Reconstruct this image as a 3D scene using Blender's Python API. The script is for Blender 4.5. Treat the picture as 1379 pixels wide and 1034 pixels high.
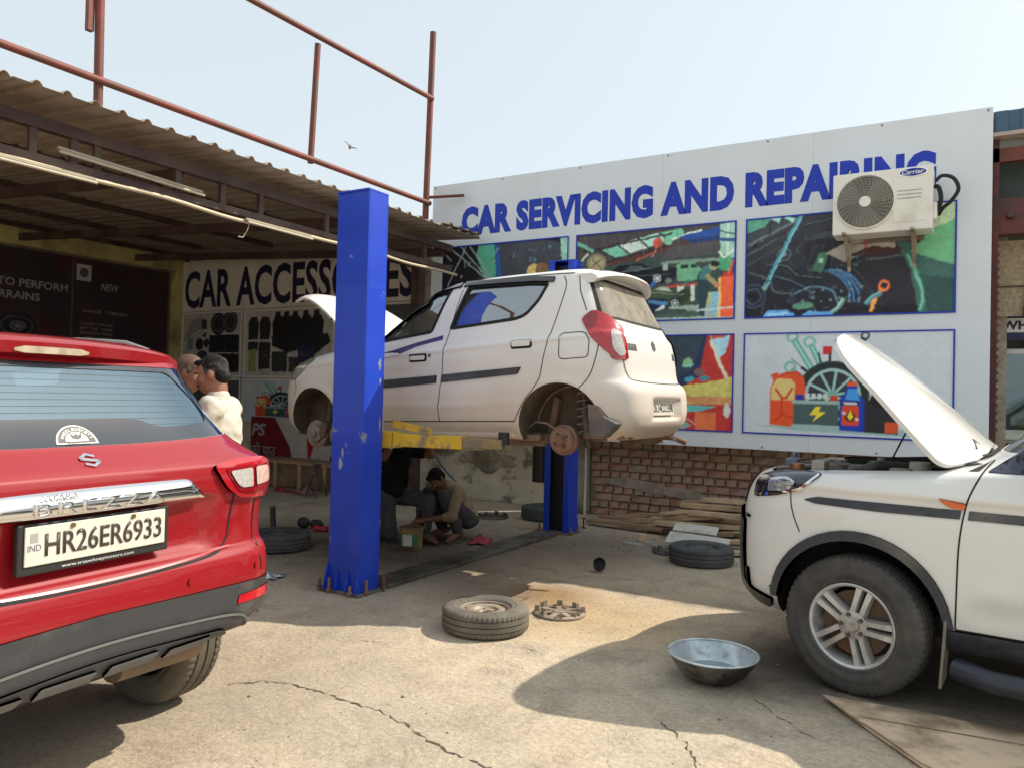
import bpy, bmesh, math, random
import numpy as np
from mathutils import Vector, Matrix, Euler
from mathutils.bvhtree import BVHTree
from mathutils.geometry import delaunay_2d_cdt

for o in list(bpy.data.objects):
    bpy.data.objects.remove(o)
S = bpy.context.scene
COL = S.collection
random.seed(7)
rad = math.radians

# ---------------------------------------------------------------- camera
CAM_YAW, CAM_PITCH, CAM_ROLL = rad(30.5), math.atan(16 / 1040), 0.0245
_f0 = Vector((-math.sin(CAM_YAW), math.cos(CAM_YAW), 0)); _r0 = Vector((math.cos(CAM_YAW), math.sin(CAM_YAW), 0)); _up = Vector((0, 0, 1))
_f = _f0 * math.cos(CAM_PITCH) + _up * math.sin(CAM_PITCH)
_u = _up * math.cos(CAM_PITCH) - _f0 * math.sin(CAM_PITCH)
_r = _r0 * math.cos(CAM_ROLL) + _u * math.sin(CAM_ROLL)
_u = _u * math.cos(CAM_ROLL) - _r0 * math.sin(CAM_ROLL)
cam_d = bpy.data.cameras.new('camera'); cam = bpy.data.objects.new('camera', cam_d); COL.objects.link(cam)
cam_d.sensor_width = 36; cam_d.lens = 36 * 1040 / 1379; cam_d.clip_start = 0.05; cam_d.clip_end = 2000
cam.matrix_world = Matrix(((_r.x, _u.x, -_f.x, 0), (_r.y, _u.y, -_f.y, 0), (_r.z, _u.z, -_f.z, 1.45), (0, 0, 0, 1)))
S.camera = cam

# ---------------------------------------------------------------- sky, sun, exposure
SUN = Vector((0.70, 0.72, 1.0)).normalized()
w = bpy.data.worlds.new('World'); S.world = w; w.use_nodes = True
nt = w.node_tree; bg = nt.nodes['Background']
sky = nt.nodes.new('ShaderNodeTexSky'); sky.sky_type = 'NISHITA'; sky.sun_disc = False
sky.sun_elevation = math.asin(SUN.z); sky.sun_rotation = math.atan2(SUN.x, SUN.y)
sky.air_density = 1.0; sky.dust_density = 3.0; sky.ozone_density = 1.2; sky.altitude = 0
veil = nt.nodes.new('ShaderNodeMix'); veil.data_type = 'RGBA'; veil.inputs[0].default_value = 0.80; veil.inputs[7].default_value = (2.55, 2.76, 2.74, 1)   # even white summer haze over the blue
nt.links.new(sky.outputs[0], veil.inputs[6]); nt.links.new(veil.outputs[2], bg.inputs[0]); bg.inputs[1].default_value = 0.13
sl = bpy.data.lights.new('sun', 'SUN'); sl.energy = 2.1; sl.angle = rad(0.55); sl.color = (1.0, 0.90, 0.76)
so = bpy.data.objects.new('sun', sl); COL.objects.link(so); so.rotation_euler = SUN.to_track_quat('Z', 'Y').to_euler(); so.location = (8, 8, 12)
S.view_settings.view_transform = 'Standard'; S.view_settings.look = 'None'; S.view_settings.gamma = 1; S.view_settings.exposure = 1.25
S.view_settings.use_curve_mapping = False
S.cycles.use_denoising = True; S.cycles.max_bounces = 8; S.cycles.transparent_max_bounces = 12
S.cycles.caustics_reflective = False; S.cycles.caustics_refractive = False; S.cycles.sample_clamp_indirect = 6

# ---------------------------------------------------------------- materials
def lin(c):
    return tuple((x / 255 / 12.92) if x / 255 <= 0.04045 else ((x / 255 + 0.055) / 1.055) ** 2.4 for x in c)
MATS = {}
def nodes_of(m):
    m.use_nodes = True
    return m.node_tree, m.node_tree.nodes['Principled BSDF']
def mat(name, col, rough=0.6, metal=0.0, var=0.12, scale=6.0, bump=0.0, bscale=60.0, dirt=None, dirt_amt=0.0, dscale=2.5, coat=0.0, spec=0.5, rvar=0.0, detail=6.0, coords='Object', dirt_sharp=0.2):
    """base colour with soft uneven tone, optional dirt in patches, optional bump; everything in object space"""
    if name in MATS: return MATS[name]
    m = bpy.data.materials.new(name); t, b = nodes_of(m); N = t.nodes; L = t.links
    tc = N.new('ShaderNodeTexCoord')
    n1 = N.new('ShaderNodeTexNoise'); n1.inputs['Scale'].default_value = scale; n1.inputs['Detail'].default_value = detail
    L.new(tc.outputs[coords], n1.inputs['Vector'])
    r1 = N.new('ShaderNodeMapRange'); r1.inputs[1].default_value = 0.3; r1.inputs[2].default_value = 0.7
    r1.inputs[3].default_value = 1 - var; r1.inputs[4].default_value = 1 + var
    L.new(n1.outputs[0], r1.inputs[0])
    mx = N.new('ShaderNodeMix'); mx.data_type = 'RGBA'; mx.blend_type = 'MULTIPLY'; mx.inputs[0].default_value = 1
    mx.inputs[6].default_value = (*col, 1); L.new(r1.outputs[0], mx.inputs[7])
    out = mx.outputs[2]
    if dirt is not None:
        n2 = N.new('ShaderNodeTexNoise'); n2.inputs['Scale'].default_value = dscale; n2.inputs['Detail'].default_value = 8; n2.inputs['Roughness'].default_value = 0.65
        L.new(tc.outputs[coords], n2.inputs['Vector'])
        r2 = N.new('ShaderNodeMapRange'); r2.inputs[1].default_value = 0.62 - dirt_amt * 0.4 - dirt_sharp / 2; r2.inputs[2].default_value = 0.62 - dirt_amt * 0.4 + dirt_sharp / 2
        L.new(n2.outputs[0], r2.inputs[0])
        m2 = N.new('ShaderNodeMix'); m2.data_type = 'RGBA'; L.new(r2.outputs[0], m2.inputs[0]); L.new(out, m2.inputs[6]); m2.inputs[7].default_value = (*dirt, 1)
        out = m2.outputs[2]
    L.new(out, b.inputs['Base Color'])
    b.inputs['Roughness'].default_value = rough; b.inputs['Metallic'].default_value = metal
    b.inputs['Coat Weight'].default_value = coat; b.inputs['Coat Roughness'].default_value = 0.04; b.inputs['Specular IOR Level'].default_value = spec
    if rvar:
        r3 = N.new('ShaderNodeMapRange'); r3.inputs[1].default_value = 0.3; r3.inputs[2].default_value = 0.7
        r3.inputs[3].default_value = max(0.02, rough - rvar); r3.inputs[4].default_value = min(1, rough + rvar)
        L.new(n1.outputs[0], r3.inputs[0]); L.new(r3.outputs[0], b.inputs['Roughness'])
    if bump:
        n3 = N.new('ShaderNodeTexNoise'); n3.inputs['Scale'].default_value = bscale; n3.inputs['Detail'].default_value = 5
        L.new(tc.outputs[coords], n3.inputs['Vector'])
        bp = N.new('ShaderNodeBump'); bp.inputs['Strength'].default_value = bump; bp.inputs['Distance'].default_value = 0.01
        L.new(n3.outputs[0], bp.inputs['Height']); L.new(bp.outputs[0], b.inputs['Normal'])
    MATS[name] = m
    return m
def glass(name, tint, refl=0.25, dust=None, dust_amt=0.0, rough=0.02, gloss=(0.9, 0.95, 1)):
    """tinted pane: see-through colour plus a mirror share, optional film of dust or of a painted-in reflection colour"""
    if name in MATS: return MATS[name]
    m = bpy.data.materials.new(name); m.use_nodes = True; t = m.node_tree; N = t.nodes; L = t.links
    N.remove(N['Principled BSDF']); out = N['Material Output']
    tr = N.new('ShaderNodeBsdfTransparent'); tr.inputs[0].default_value = (*tint, 1)
    gl = N.new('ShaderNodeBsdfGlossy'); gl.inputs['Roughness'].default_value = rough; gl.inputs[0].default_value = (*gloss, 1)
    fr = N.new('ShaderNodeFresnel'); fr.inputs[0].default_value = 1.5
    mr = N.new('ShaderNodeMapRange'); mr.inputs[1].default_value = 0.04; mr.inputs[2].default_value = 1.0; mr.inputs[3].default_value = refl; mr.inputs[4].default_value = 1.0
    L.new(fr.outputs[0], mr.inputs[0])
    mx = N.new('ShaderNodeMixShader'); L.new(mr.outputs[0], mx.inputs[0]); L.new(tr.outputs[0], mx.inputs[1]); L.new(gl.outputs[0], mx.inputs[2])
    sh = mx.outputs[0]
    if dust is not None:
        df = N.new('ShaderNodeBsdfDiffuse'); df.inputs[0].default_value = (*dust, 1)
        tc = N.new('ShaderNodeTexCoord'); nz = N.new('ShaderNodeTexNoise'); nz.inputs['Scale'].default_value = 9; nz.inputs['Detail'].default_value = 10; nz.inputs['Roughness'].default_value = 0.75
        L.new(tc.outputs['Object'], nz.inputs['Vector'])
        rr = N.new('ShaderNodeMapRange'); rr.inputs[1].default_value = 0.3; rr.inputs[2].default_value = 0.7; rr.inputs[3].default_value = dust_amt * 0.6; rr.inputs[4].default_value = min(1, dust_amt * 1.4)
        L.new(nz.outputs[0], rr.inputs[0])
        m2 = N.new('ShaderNodeMixShader'); L.new(rr.outputs[0], m2.inputs[0]); L.new(sh, m2.inputs[1]); L.new(df.outputs[0], m2.inputs[2]); sh = m2.outputs[0]
    L.new(sh, out.inputs[0]); MATS[name] = m
    return m
def print_mat(name='printed_vinyl', gain=1.6, amp=0.06):
    if name in MATS: return MATS[name]
    m = bpy.data.materials.new(name); t, b = nodes_of(m); N = t.nodes; L = t.links
    at = N.new('ShaderNodeAttribute'); at.attribute_name = 'col'
    tc = N.new('ShaderNodeTexCoord'); nz = N.new('ShaderNodeTexNoise'); nz.inputs['Scale'].default_value = 14; nz.inputs['Detail'].default_value = 10; nz.inputs['Roughness'].default_value = 0.8
    L.new(tc.outputs['Object'], nz.inputs['Vector'])
    mr = N.new('ShaderNodeMapRange'); mr.inputs[1].default_value = 0.3; mr.inputs[2].default_value = 0.7; mr.inputs[3].default_value = (1 - amp) * gain; mr.inputs[4].default_value = (1 + amp) * gain; L.new(nz.outputs[0], mr.inputs[0])
    mx = N.new('ShaderNodeMix'); mx.data_type = 'RGBA'; mx.blend_type = 'MULTIPLY'; mx.inputs[0].default_value = 1
    L.new(at.outputs[0], mx.inputs[6]); L.new(mr.outputs[0], mx.inputs[7]); L.new(mx.outputs[2], b.inputs['Base Color'])
    b.inputs['Roughness'].default_value = 0.55; b.inputs['Specular IOR Level'].default_value = 0.3
    MATS[name] = m
    return m

# ---------------------------------------------------------------- mesh helpers
def frame_z(d):
    d = Vector(d).normalized(); a = Vector((0, 0, 1)) if abs(d.z) < 0.95 else Vector((1, 0, 0))
    x = a.cross(d).normalized(); y = d.cross(x)
    return x, y, d
class MB:
    def __init__(s): s.v = []; s.f = []; s.m = []; s.n = None
    def add(s, vs, fs, mi=0):
        k = len(s.v); s.v += [tuple(v) for v in vs]
        for f in fs: s.f.append(tuple(i + k for i in f)); s.m.append(mi)
        return s
    def box(s, c, size, mi=0, R=None, taper=1.0):
        hx, hy, hz = size[0] / 2, size[1] / 2, size[2] / 2; vs = []
        for z in (-1, 1):
            k = taper if z > 0 else 1.0
            for x, y in ((-1, -1), (1, -1), (1, 1), (-1, 1)):
                p = Vector((x * hx * k, y * hy * k, z * hz))
                if R is not None: p = R @ p
                vs.append(p + Vector(c))
        return s.add(vs, [(3, 2, 1, 0), (4, 5, 6, 7), (0, 1, 5, 4), (1, 2, 6, 5), (2, 3, 7, 6), (3, 0, 4, 7)], mi)
    def bar(s, a, b, w, h, mi=0, up=(0, 0, 1)):
        a, b = Vector(a), Vector(b); d = (b - a).normalized(); u = Vector(up)
        x = d.cross(u)
        if x.length < 1e-4: x = d.cross(Vector((0, 1, 0)))
        x.normalize(); y = x.cross(d); vs = []
        for p in (a, b):
            for i, j in ((-1, -1), (1, -1), (1, 1), (-1, 1)): vs.append(p + x * i * w / 2 + y * j * h / 2)
        return s.add(vs, [(3, 2, 1, 0), (4, 5, 6, 7), (0, 1, 5, 4), (1, 2, 6, 5), (2, 3, 7, 6), (3, 0, 4, 7)], mi)
    def cyl(s, a, b, r, r2=None, n=16, mi=0, cap=True):
        r2 = r if r2 is None else r2; a, b = Vector(a), Vector(b); x, y, d = frame_z(b - a); vs = []
        for p, rr in ((a, r), (b, r2)):
            for i in range(n):
                t = 2 * math.pi * i / n; vs.append(p + (x * math.cos(t) + y * math.sin(t)) * rr)
        fs = [(i, (i + 1) % n, n + (i + 1) % n, n + i) for i in range(n)]
        if cap: fs += [tuple(range(n - 1, -1, -1)), tuple(range(n, 2 * n))]
        return s.add(vs, fs, mi)
    def tube(s, pts, r, n=8, mi=0, closed=False):
        pts = [Vector(p) for p in pts]; k = len(pts); rs = r if isinstance(r, (list, tuple)) else [r] * k
        vs = []; px = None
        for i, p in enumerate(pts):
            if closed: d = pts[(i + 1) % k] - pts[i - 1]
            else: d = pts[min(i + 1, k - 1)] - pts[max(i - 1, 0)]
            d.normalize()
            if px is None: px = frame_z(d)[0]
            else:
                px = px - d * px.dot(d); px.normalize()
            y = d.cross(px)
            for j in range(n):
                t = 2 * math.pi * j / n; vs.append(p + (px * math.cos(t) + y * math.sin(t)) * rs[i])
        fs = []
        for i in range(k if closed else k - 1):
            a, b = i * n, ((i + 1) % k) * n
            fs += [(a + j, a + (j + 1) % n, b + (j + 1) % n, b + j) for j in range(n)]
        if not closed: fs += [tuple(range(n - 1, -1, -1)), tuple((k - 1) * n + j for j in range(n))]
        return s.add(vs, fs, mi)
    def lathe(s, prof, n=32, mi=0, M=None, closed=False):
        """prof of (r, z) round local z; M places it"""
        M = M or Matrix.Identity(4); k = len(prof); vs = []
        for r, z in prof:
            for i in range(n):
                t = 2 * math.pi * i / n; vs.append(M @ Vector((r * math.cos(t), r * math.sin(t), z)))
        fs = []
        for j in range(k if closed else k - 1):
            a, b = j * n, ((j + 1) % k) * n
            fs += [(a + i, a + (i + 1) % n, b + (i + 1) % n, b + i) for i in range(n)]
        return s.add(vs, fs, mi)
    def prism(s, poly, z0, z1, M=None, mi=0, mi_side=None):
        """2D outline (counter-clockwise) extruded along local z"""
        M = M or Matrix.Identity(4); n = len(poly)
        vs = [M @ Vector((x, y, z0)) for x, y in poly] + [M @ Vector((x, y, z1)) for x, y in poly]
        s.add(vs, [tuple(range(n - 1, -1, -1)), tuple(range(n, 2 * n))], mi)
        k = len(s.v) - 2 * n; ms = mi if mi_side is None else mi_side
        for i in range(n): s.f.append((k + i, k + (i + 1) % n, k + n + (i + 1) % n, k + n + i)); s.m.append(ms)
        return s
    def sphere(s, c, r, nu=16, nv=10, mi=0, R=None):
        r = (r, r, r) if not isinstance(r, (tuple, list)) else r; c = Vector(c); vs = []; fs = []
        for j in range(1, nv):
            ph = math.pi * j / nv
            for i in range(nu):
                t = 2 * math.pi * i / nu; p = Vector((r[0] * math.sin(ph) * math.cos(t), r[1] * math.sin(ph) * math.sin(t), r[2] * math.cos(ph)))
                vs.append((R @ p if R else p) + c)
        top = Vector((0, 0, r[2])); bot = Vector((0, 0, -r[2])); vs += [(R @ top if R else top) + c, (R @ bot if R else bot) + c]
        a = (nv - 1) * nu
        for i in range(nu): fs.append((a, i, (i + 1) % nu)); fs.append((a + 1, (nv - 2) * nu + (i + 1) % nu, (nv - 2) * nu + i))
        for j in range(nv - 2):
            for i in range(nu): fs.append((j * nu + i, (j + 1) * nu + i, (j + 1) * nu + (i + 1) % nu, j * nu + (i + 1) % nu))
        return s.add(vs, fs, mi)
    def mesh(s, name, mats, smooth=None):
        me = bpy.data.meshes.new(name); me.from_pydata(s.v, [], s.f)
        for m in (mats if isinstance(mats, (list, tuple)) else [mats]): me.materials.append(m)
        me.polygons.foreach_set('material_index', s.m)
        if smooth is not None:
            me.polygons.foreach_set('use_smooth', [True] * len(s.f)); me.update(); me.set_sharp_from_angle(angle=rad(smooth))
        me.update(); return me
    def build(s, name, mats, parent=None, smooth=None, bevel=0.0, loc=None, rot=None, fix=False):
        me = s.mesh(name, mats, smooth)
        if fix:
            bm = bmesh.new(); bm.from_mesh(me); bmesh.ops.recalc_face_normals(bm, faces=bm.faces); bm.to_mesh(me); bm.free()
        o = bpy.data.objects.new(name, me); COL.objects.link(o)
        if parent: o.parent = parent
        if loc is not None: o.location = loc
        if rot is not None: o.rotation_euler = rot
        if bevel:
            b = o.modifiers.new('bevel', 'BEVEL'); b.width = bevel; b.segments = 2; b.limit_method = 'ANGLE'; b.angle_limit = rad(40); b.harden_normals = False
        return o
def tag(o, label=None, cat=None, group=None, kind=None):
    if label: o['label'] = label
    if cat: o['category'] = cat
    if group: o['group'] = group
    if kind: o['kind'] = kind
    return o
def thing(name, label, cat, loc=(0, 0, 0), rz=0.0, group=None, rot=None):
    o = bpy.data.objects.new(name, None); COL.objects.link(o); o.empty_display_size = 0.1
    o.location = loc; o.rotation_euler = rot if rot is not None else (0, 0, rz)
    return tag(o, label, cat, group)
def copy_tree(o, parent=None):
    c = o.copy(); COL.objects.link(c); c.parent = parent
    for ch in list(o.children): copy_tree(ch, c)
    return c
def inst(me, name, parent, loc=(0, 0, 0), rot=(0, 0, 0), scale=None):
    o = bpy.data.objects.new(name, me); COL.objects.link(o); o.parent = parent; o.location = loc; o.rotation_euler = rot
    if scale: o.scale = scale
    return o
def curve3(pts, k=6):
    P = [Vector(p) for p in pts]; out = []
    for i in range(len(P) - 1):
        a, b, c, d = P[max(i - 1, 0)], P[i], P[i + 1], P[min(i + 2, len(P) - 1)]
        for j in range(k):
            t = j / k; out.append(.5 * (2 * b + (c - a) * t + (2 * a - 5 * b + 4 * c - d) * t * t + (3 * b - a - 3 * c + d) * t ** 3))
    return out + [P[-1]]
def rot_m(ax, deg): return Matrix.Rotation(rad(deg), 4, ax)
def tm(x, y, z): return Matrix.Translation((x, y, z))
# a wall-facing frame: local x -> world X, local y -> world Z, local z -> -Y (towards the viewer of a wall that faces -Y)
FRONT = Matrix(((1, 0, 0, 0), (0, 0, -1, 0), (0, 1, 0, 0), (0, 0, 0, 1)))
# wall that faces +X: local x -> +Y, local y -> Z, local z -> +X
EAST = Matrix(((0, 0, 1, 0), (1, 0, 0, 0), (0, 1, 0, 0), (0, 0, 0, 1)))
def text_part(name, body, mats, parent, M, x0, y0, wd, ht, bold=0.0, extrude=0.0006, lift=0.002, shear=0.0, space=1.0, res=3, fit=True):
    """lettering fitted into the rectangle (x0, y0, wd, ht) of frame M, its faces along local z"""
    cu = bpy.data.curves.new(name, 'FONT'); cu.body = body; cu.size = 1.0; cu.extrude = 0.0; cu.offset = bold; cu.shear = shear; cu.space_character = space; cu.resolution_u = res
    tmp = bpy.data.objects.new('tmp', cu); COL.objects.link(tmp)
    me = bpy.data.meshes.new_from_object(tmp.evaluated_get(bpy.context.evaluated_depsgraph_get()))
    bpy.data.objects.remove(tmp); bpy.data.curves.remove(cu); me.name = name
    xs = [v.co.x for v in me.vertices]; ys = [v.co.y for v in me.vertices]
    if not xs: return None
    ax, bx, ay, by = min(xs), max(xs), min(ys), max(ys)
    sy = ht / (by - ay); sx = wd / (bx - ax) if wd else sy
    for v in me.vertices: v.co = M @ Vector((x0 + (v.co.x - ax) * sx, y0 + (v.co.y - ay) * sy, lift))
    me.materials.clear(); me.materials.append(mats)
    if extrude > 0.0007:
        bm = bmesh.new(); bm.from_mesh(me); r = bmesh.ops.extrude_face_region(bm, geom=bm.faces[:])
        d = (M.to_3x3() @ Vector((0, 0, 1))) * extrude
        bmesh.ops.translate(bm, vec=d, verts=[g for g in r['geom'] if isinstance(g, bmesh.types.BMVert)]); bmesh.ops.recalc_face_normals(bm, faces=bm.faces); bm.to_mesh(me); bm.free()
    o = bpy.data.objects.new(name, me); COL.objects.link(o); o.parent = parent
    return o
def clip_unit(poly, u0=0.0, u1=1.0, v0=0.0, v1=1.0):
    for ax, lim, sg in ((0, u0, 1), (0, u1, -1), (1, v0, 1), (1, v1, -1)):
        out = []
        for i in range(len(poly)):
            a, b = poly[i - 1], poly[i]; da, db = (a[ax] - lim) * sg, (b[ax] - lim) * sg
            if (da >= 0) != (db >= 0):
                t = da / (da - db); out.append((a[0] + (b[0] - a[0]) * t, a[1] + (b[1] - a[1]) * t))
            if db >= 0: out.append(b)
        poly = out
        if len(poly) < 3: return []
    return poly
class Art:
    """flat print: coloured outlines in picture units (0..1), later ones over earlier ones"""
    def __init__(s, asp): s.p = []; s.asp = asp
    def poly(s, pts, c):
        q = clip_unit(list(pts))
        if q: s.p.append((q, lin(c)))
    def rect(s, x0, y0, x1, y1, c): s.poly([(x0, y0), (x1, y0), (x1, y1), (x0, y1)], c)
    def ell(s, x, y, rx, c, ry=None, n=22, a0=0, a1=360, rot=0):
        ry = rx * s.asp if ry is None else ry; cr, sr = math.cos(rad(rot)), math.sin(rad(rot)); q = []
        for i in range(n + (a1 - a0 < 360)):
            t = rad(a0 + (a1 - a0) * i / n); px, py = rx * math.cos(t), ry * math.sin(t) / s.asp
            q.append((x + px * cr - py * sr, y + (px * sr + py * cr) * s.asp))
        s.poly(q, c)
    def ring(s, x, y, r, wd, c, n=22, a0=0, a1=360):
        for i in range(n):
            t0, t1 = rad(a0 + (a1 - a0) * i / n), rad(a0 + (a1 - a0) * (i + 1) / n)
            s.poly([(x + q * math.cos(t), y + q * math.sin(t) * s.asp) for q, t in ((r, t0), (r, t1), (r - wd, t1), (r - wd, t0))], c)
    def line(s, pts, wd, c):
        for a, b in zip(pts, pts[1:]):
            d = Vector((b[0] - a[0], (b[1] - a[1]) / s.asp)); n = Vector((-d.y, d.x))
            if n.length < 1e-6: continue
            n = n.normalized() * wd / 2
            s.poly([(a[0] + n.x, a[1] + n.y * s.asp), (a[0] - n.x, a[1] - n.y * s.asp), (b[0] - n.x, b[1] - n.y * s.asp), (b[0] + n.x, b[1] + n.y * s.asp)], c)
    def curve(s, pts, wd, c, hi=None):
        q = [tuple(v.xy) for v in curve3([(a, b, 0) for a, b in pts])]; s.line(q, wd, c)
        if hi: s.line([(a - wd * .15, b + wd * .25) for a, b in q], wd * .28, hi)
    def shade(s, x0, y0, x1, y1, c0, c1, n=24):
        for k in range(n):
            t = k / (n - 1); s.rect(x0, y0 + (y1 - y0) * k / n, x1, y0 + (y1 - y0) * (k + 1) / n, tuple(a + (b - a) * t for a, b in zip(c0, c1)))
    def wheel(s, x, y, r, tyre=(25, 28, 30), rim=(200, 205, 205), spokes=6, inner=(60, 65, 66)):
        s.ell(x, y, r, tyre); s.ell(x, y, r * .7, rim); s.ell(x, y, r * .6, inner)
        for k in range(spokes):
            t = rad(360 * k / spokes + 15); s.line([(x, y), (x + r * .66 * math.cos(t), y + r * .66 * math.sin(t) * s.asp)], r * .14, rim)
        s.ell(x, y, r * .16, rim)
    def build(s, name, parent, M, x0, y0, wd, ht, lift=0.002, m=None, blur=1, grain=0.045, nx=250, seed=1, warp=.16, sat=.9):
        """the print as one sheet of fine colour cells, like the dots of a printed photograph"""
        ny = max(8, int(nx / s.asp)); ss = 2; W, H = nx * ss, ny * ss
        img = np.zeros((H, W, 3)); img[:] = s.p[0][1] if s.p else (1, 1, 1)
        cov = np.zeros((H, W), bool)
        for q, c in s.p:
            P = np.array(q) * (W, H); i0, i1 = max(0, int(P[:, 0].min())), min(W, int(P[:, 0].max()) + 2); j0, j1 = max(0, int(P[:, 1].min())), min(H, int(P[:, 1].max()) + 2)
            if i1 <= i0 or j1 <= j0: continue
            X, Y = np.meshgrid(np.arange(i0, i1) + .5, np.arange(j0, j1) + .5); ins = np.zeros(X.shape, bool)
            for k in range(len(P)):
                (xa, ya), (xb, yb) = P[k - 1], P[k]
                if ya == yb: continue
                ins ^= ((ya > Y) != (yb > Y)) & (X < (xb - xa) * (Y - ya) / (yb - ya) + xa)
            img[j0:j1, i0:i1][ins] = c; cov[j0:j1, i0:i1] |= ins
        img = img.reshape(ny, ss, nx, ss, 3).mean((1, 3)); cov = cov.reshape(ny, ss, nx, ss).any((1, 3))
        R = np.random.RandomState(seed + len(s.p))
        def field(k):
            kx, ky = min(k, nx), max(2, int(min(k, nx) / s.asp)); g = R.rand(ky + 2, kx + 2) - .5
            gx, gy = np.linspace(0, kx, nx), np.linspace(0, ky, ny); ix, iy = gx.astype(int), gy.astype(int); fx, fy = (gx - ix)[None, :], (gy - iy)[:, None]
            return (g[iy][:, ix] * (1 - fx) + g[iy][:, ix + 1] * fx) * (1 - fy) + (g[iy + 1][:, ix] * (1 - fx) + g[iy + 1][:, ix + 1] * fx) * fy
        if warp:
            jx = np.clip(np.arange(nx)[None, :] + (field(22) * 7 + field(60) * 5) * warp, 0, nx - 1).astype(int); jy = np.clip(np.arange(ny)[:, None] + (field(22) * 7 + field(60) * 5) * warp, 0, ny - 1).astype(int); img = img[jy, jx]
        gm = img.mean(2, keepdims=True); img = gm + (img - gm) * sat
        if grain:
            for k, amp in ((6, .8), (14, 1.0), (34, 1.2), (80, 1.2), (140, .9)): img *= np.clip(1 + field(k) * amp * grain * 4, .2, 2.2)[..., None]
            img *= 1 + (R.rand(ny, nx, 1) - .5) * grain * 2
        for _ in range(blur):
            t = np.pad(img, ((1, 1), (1, 1), (0, 0)), 'edge'); img = (t[:-2, 1:-1] + t[2:, 1:-1] + t[1:-1, :-2] + t[1:-1, 2:] + 2 * t[1:-1, 1:-1]) / 6
        img = np.clip(img, .002, .95)
        ux, uy = np.linspace(0, 1, nx), np.linspace(0, 1, ny); vs = [M @ Vector((x0 + u * wd, y0 + v * ht, lift)) for v in uy for u in ux]
        fs = [(j * nx + i, j * nx + i + 1, (j + 1) * nx + i + 1, (j + 1) * nx + i) for j in range(ny - 1) for i in range(nx - 1) if cov[j, i] or cov[j + 1, i + 1] or cov[j, i + 1] or cov[j + 1, i]]
        me = bpy.data.meshes.new(name); me.from_pydata(vs, [], fs); a = me.color_attributes.new('col', 'FLOAT_COLOR', 'POINT')
        a.data.foreach_set('color', np.concatenate([img.reshape(-1, 3), np.ones((nx * ny, 1))], 1).ravel())
        me.materials.append(m or print_mat())
        o = bpy.data.objects.new(name, me); COL.objects.link(o); o.parent = parent
        return o

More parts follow.
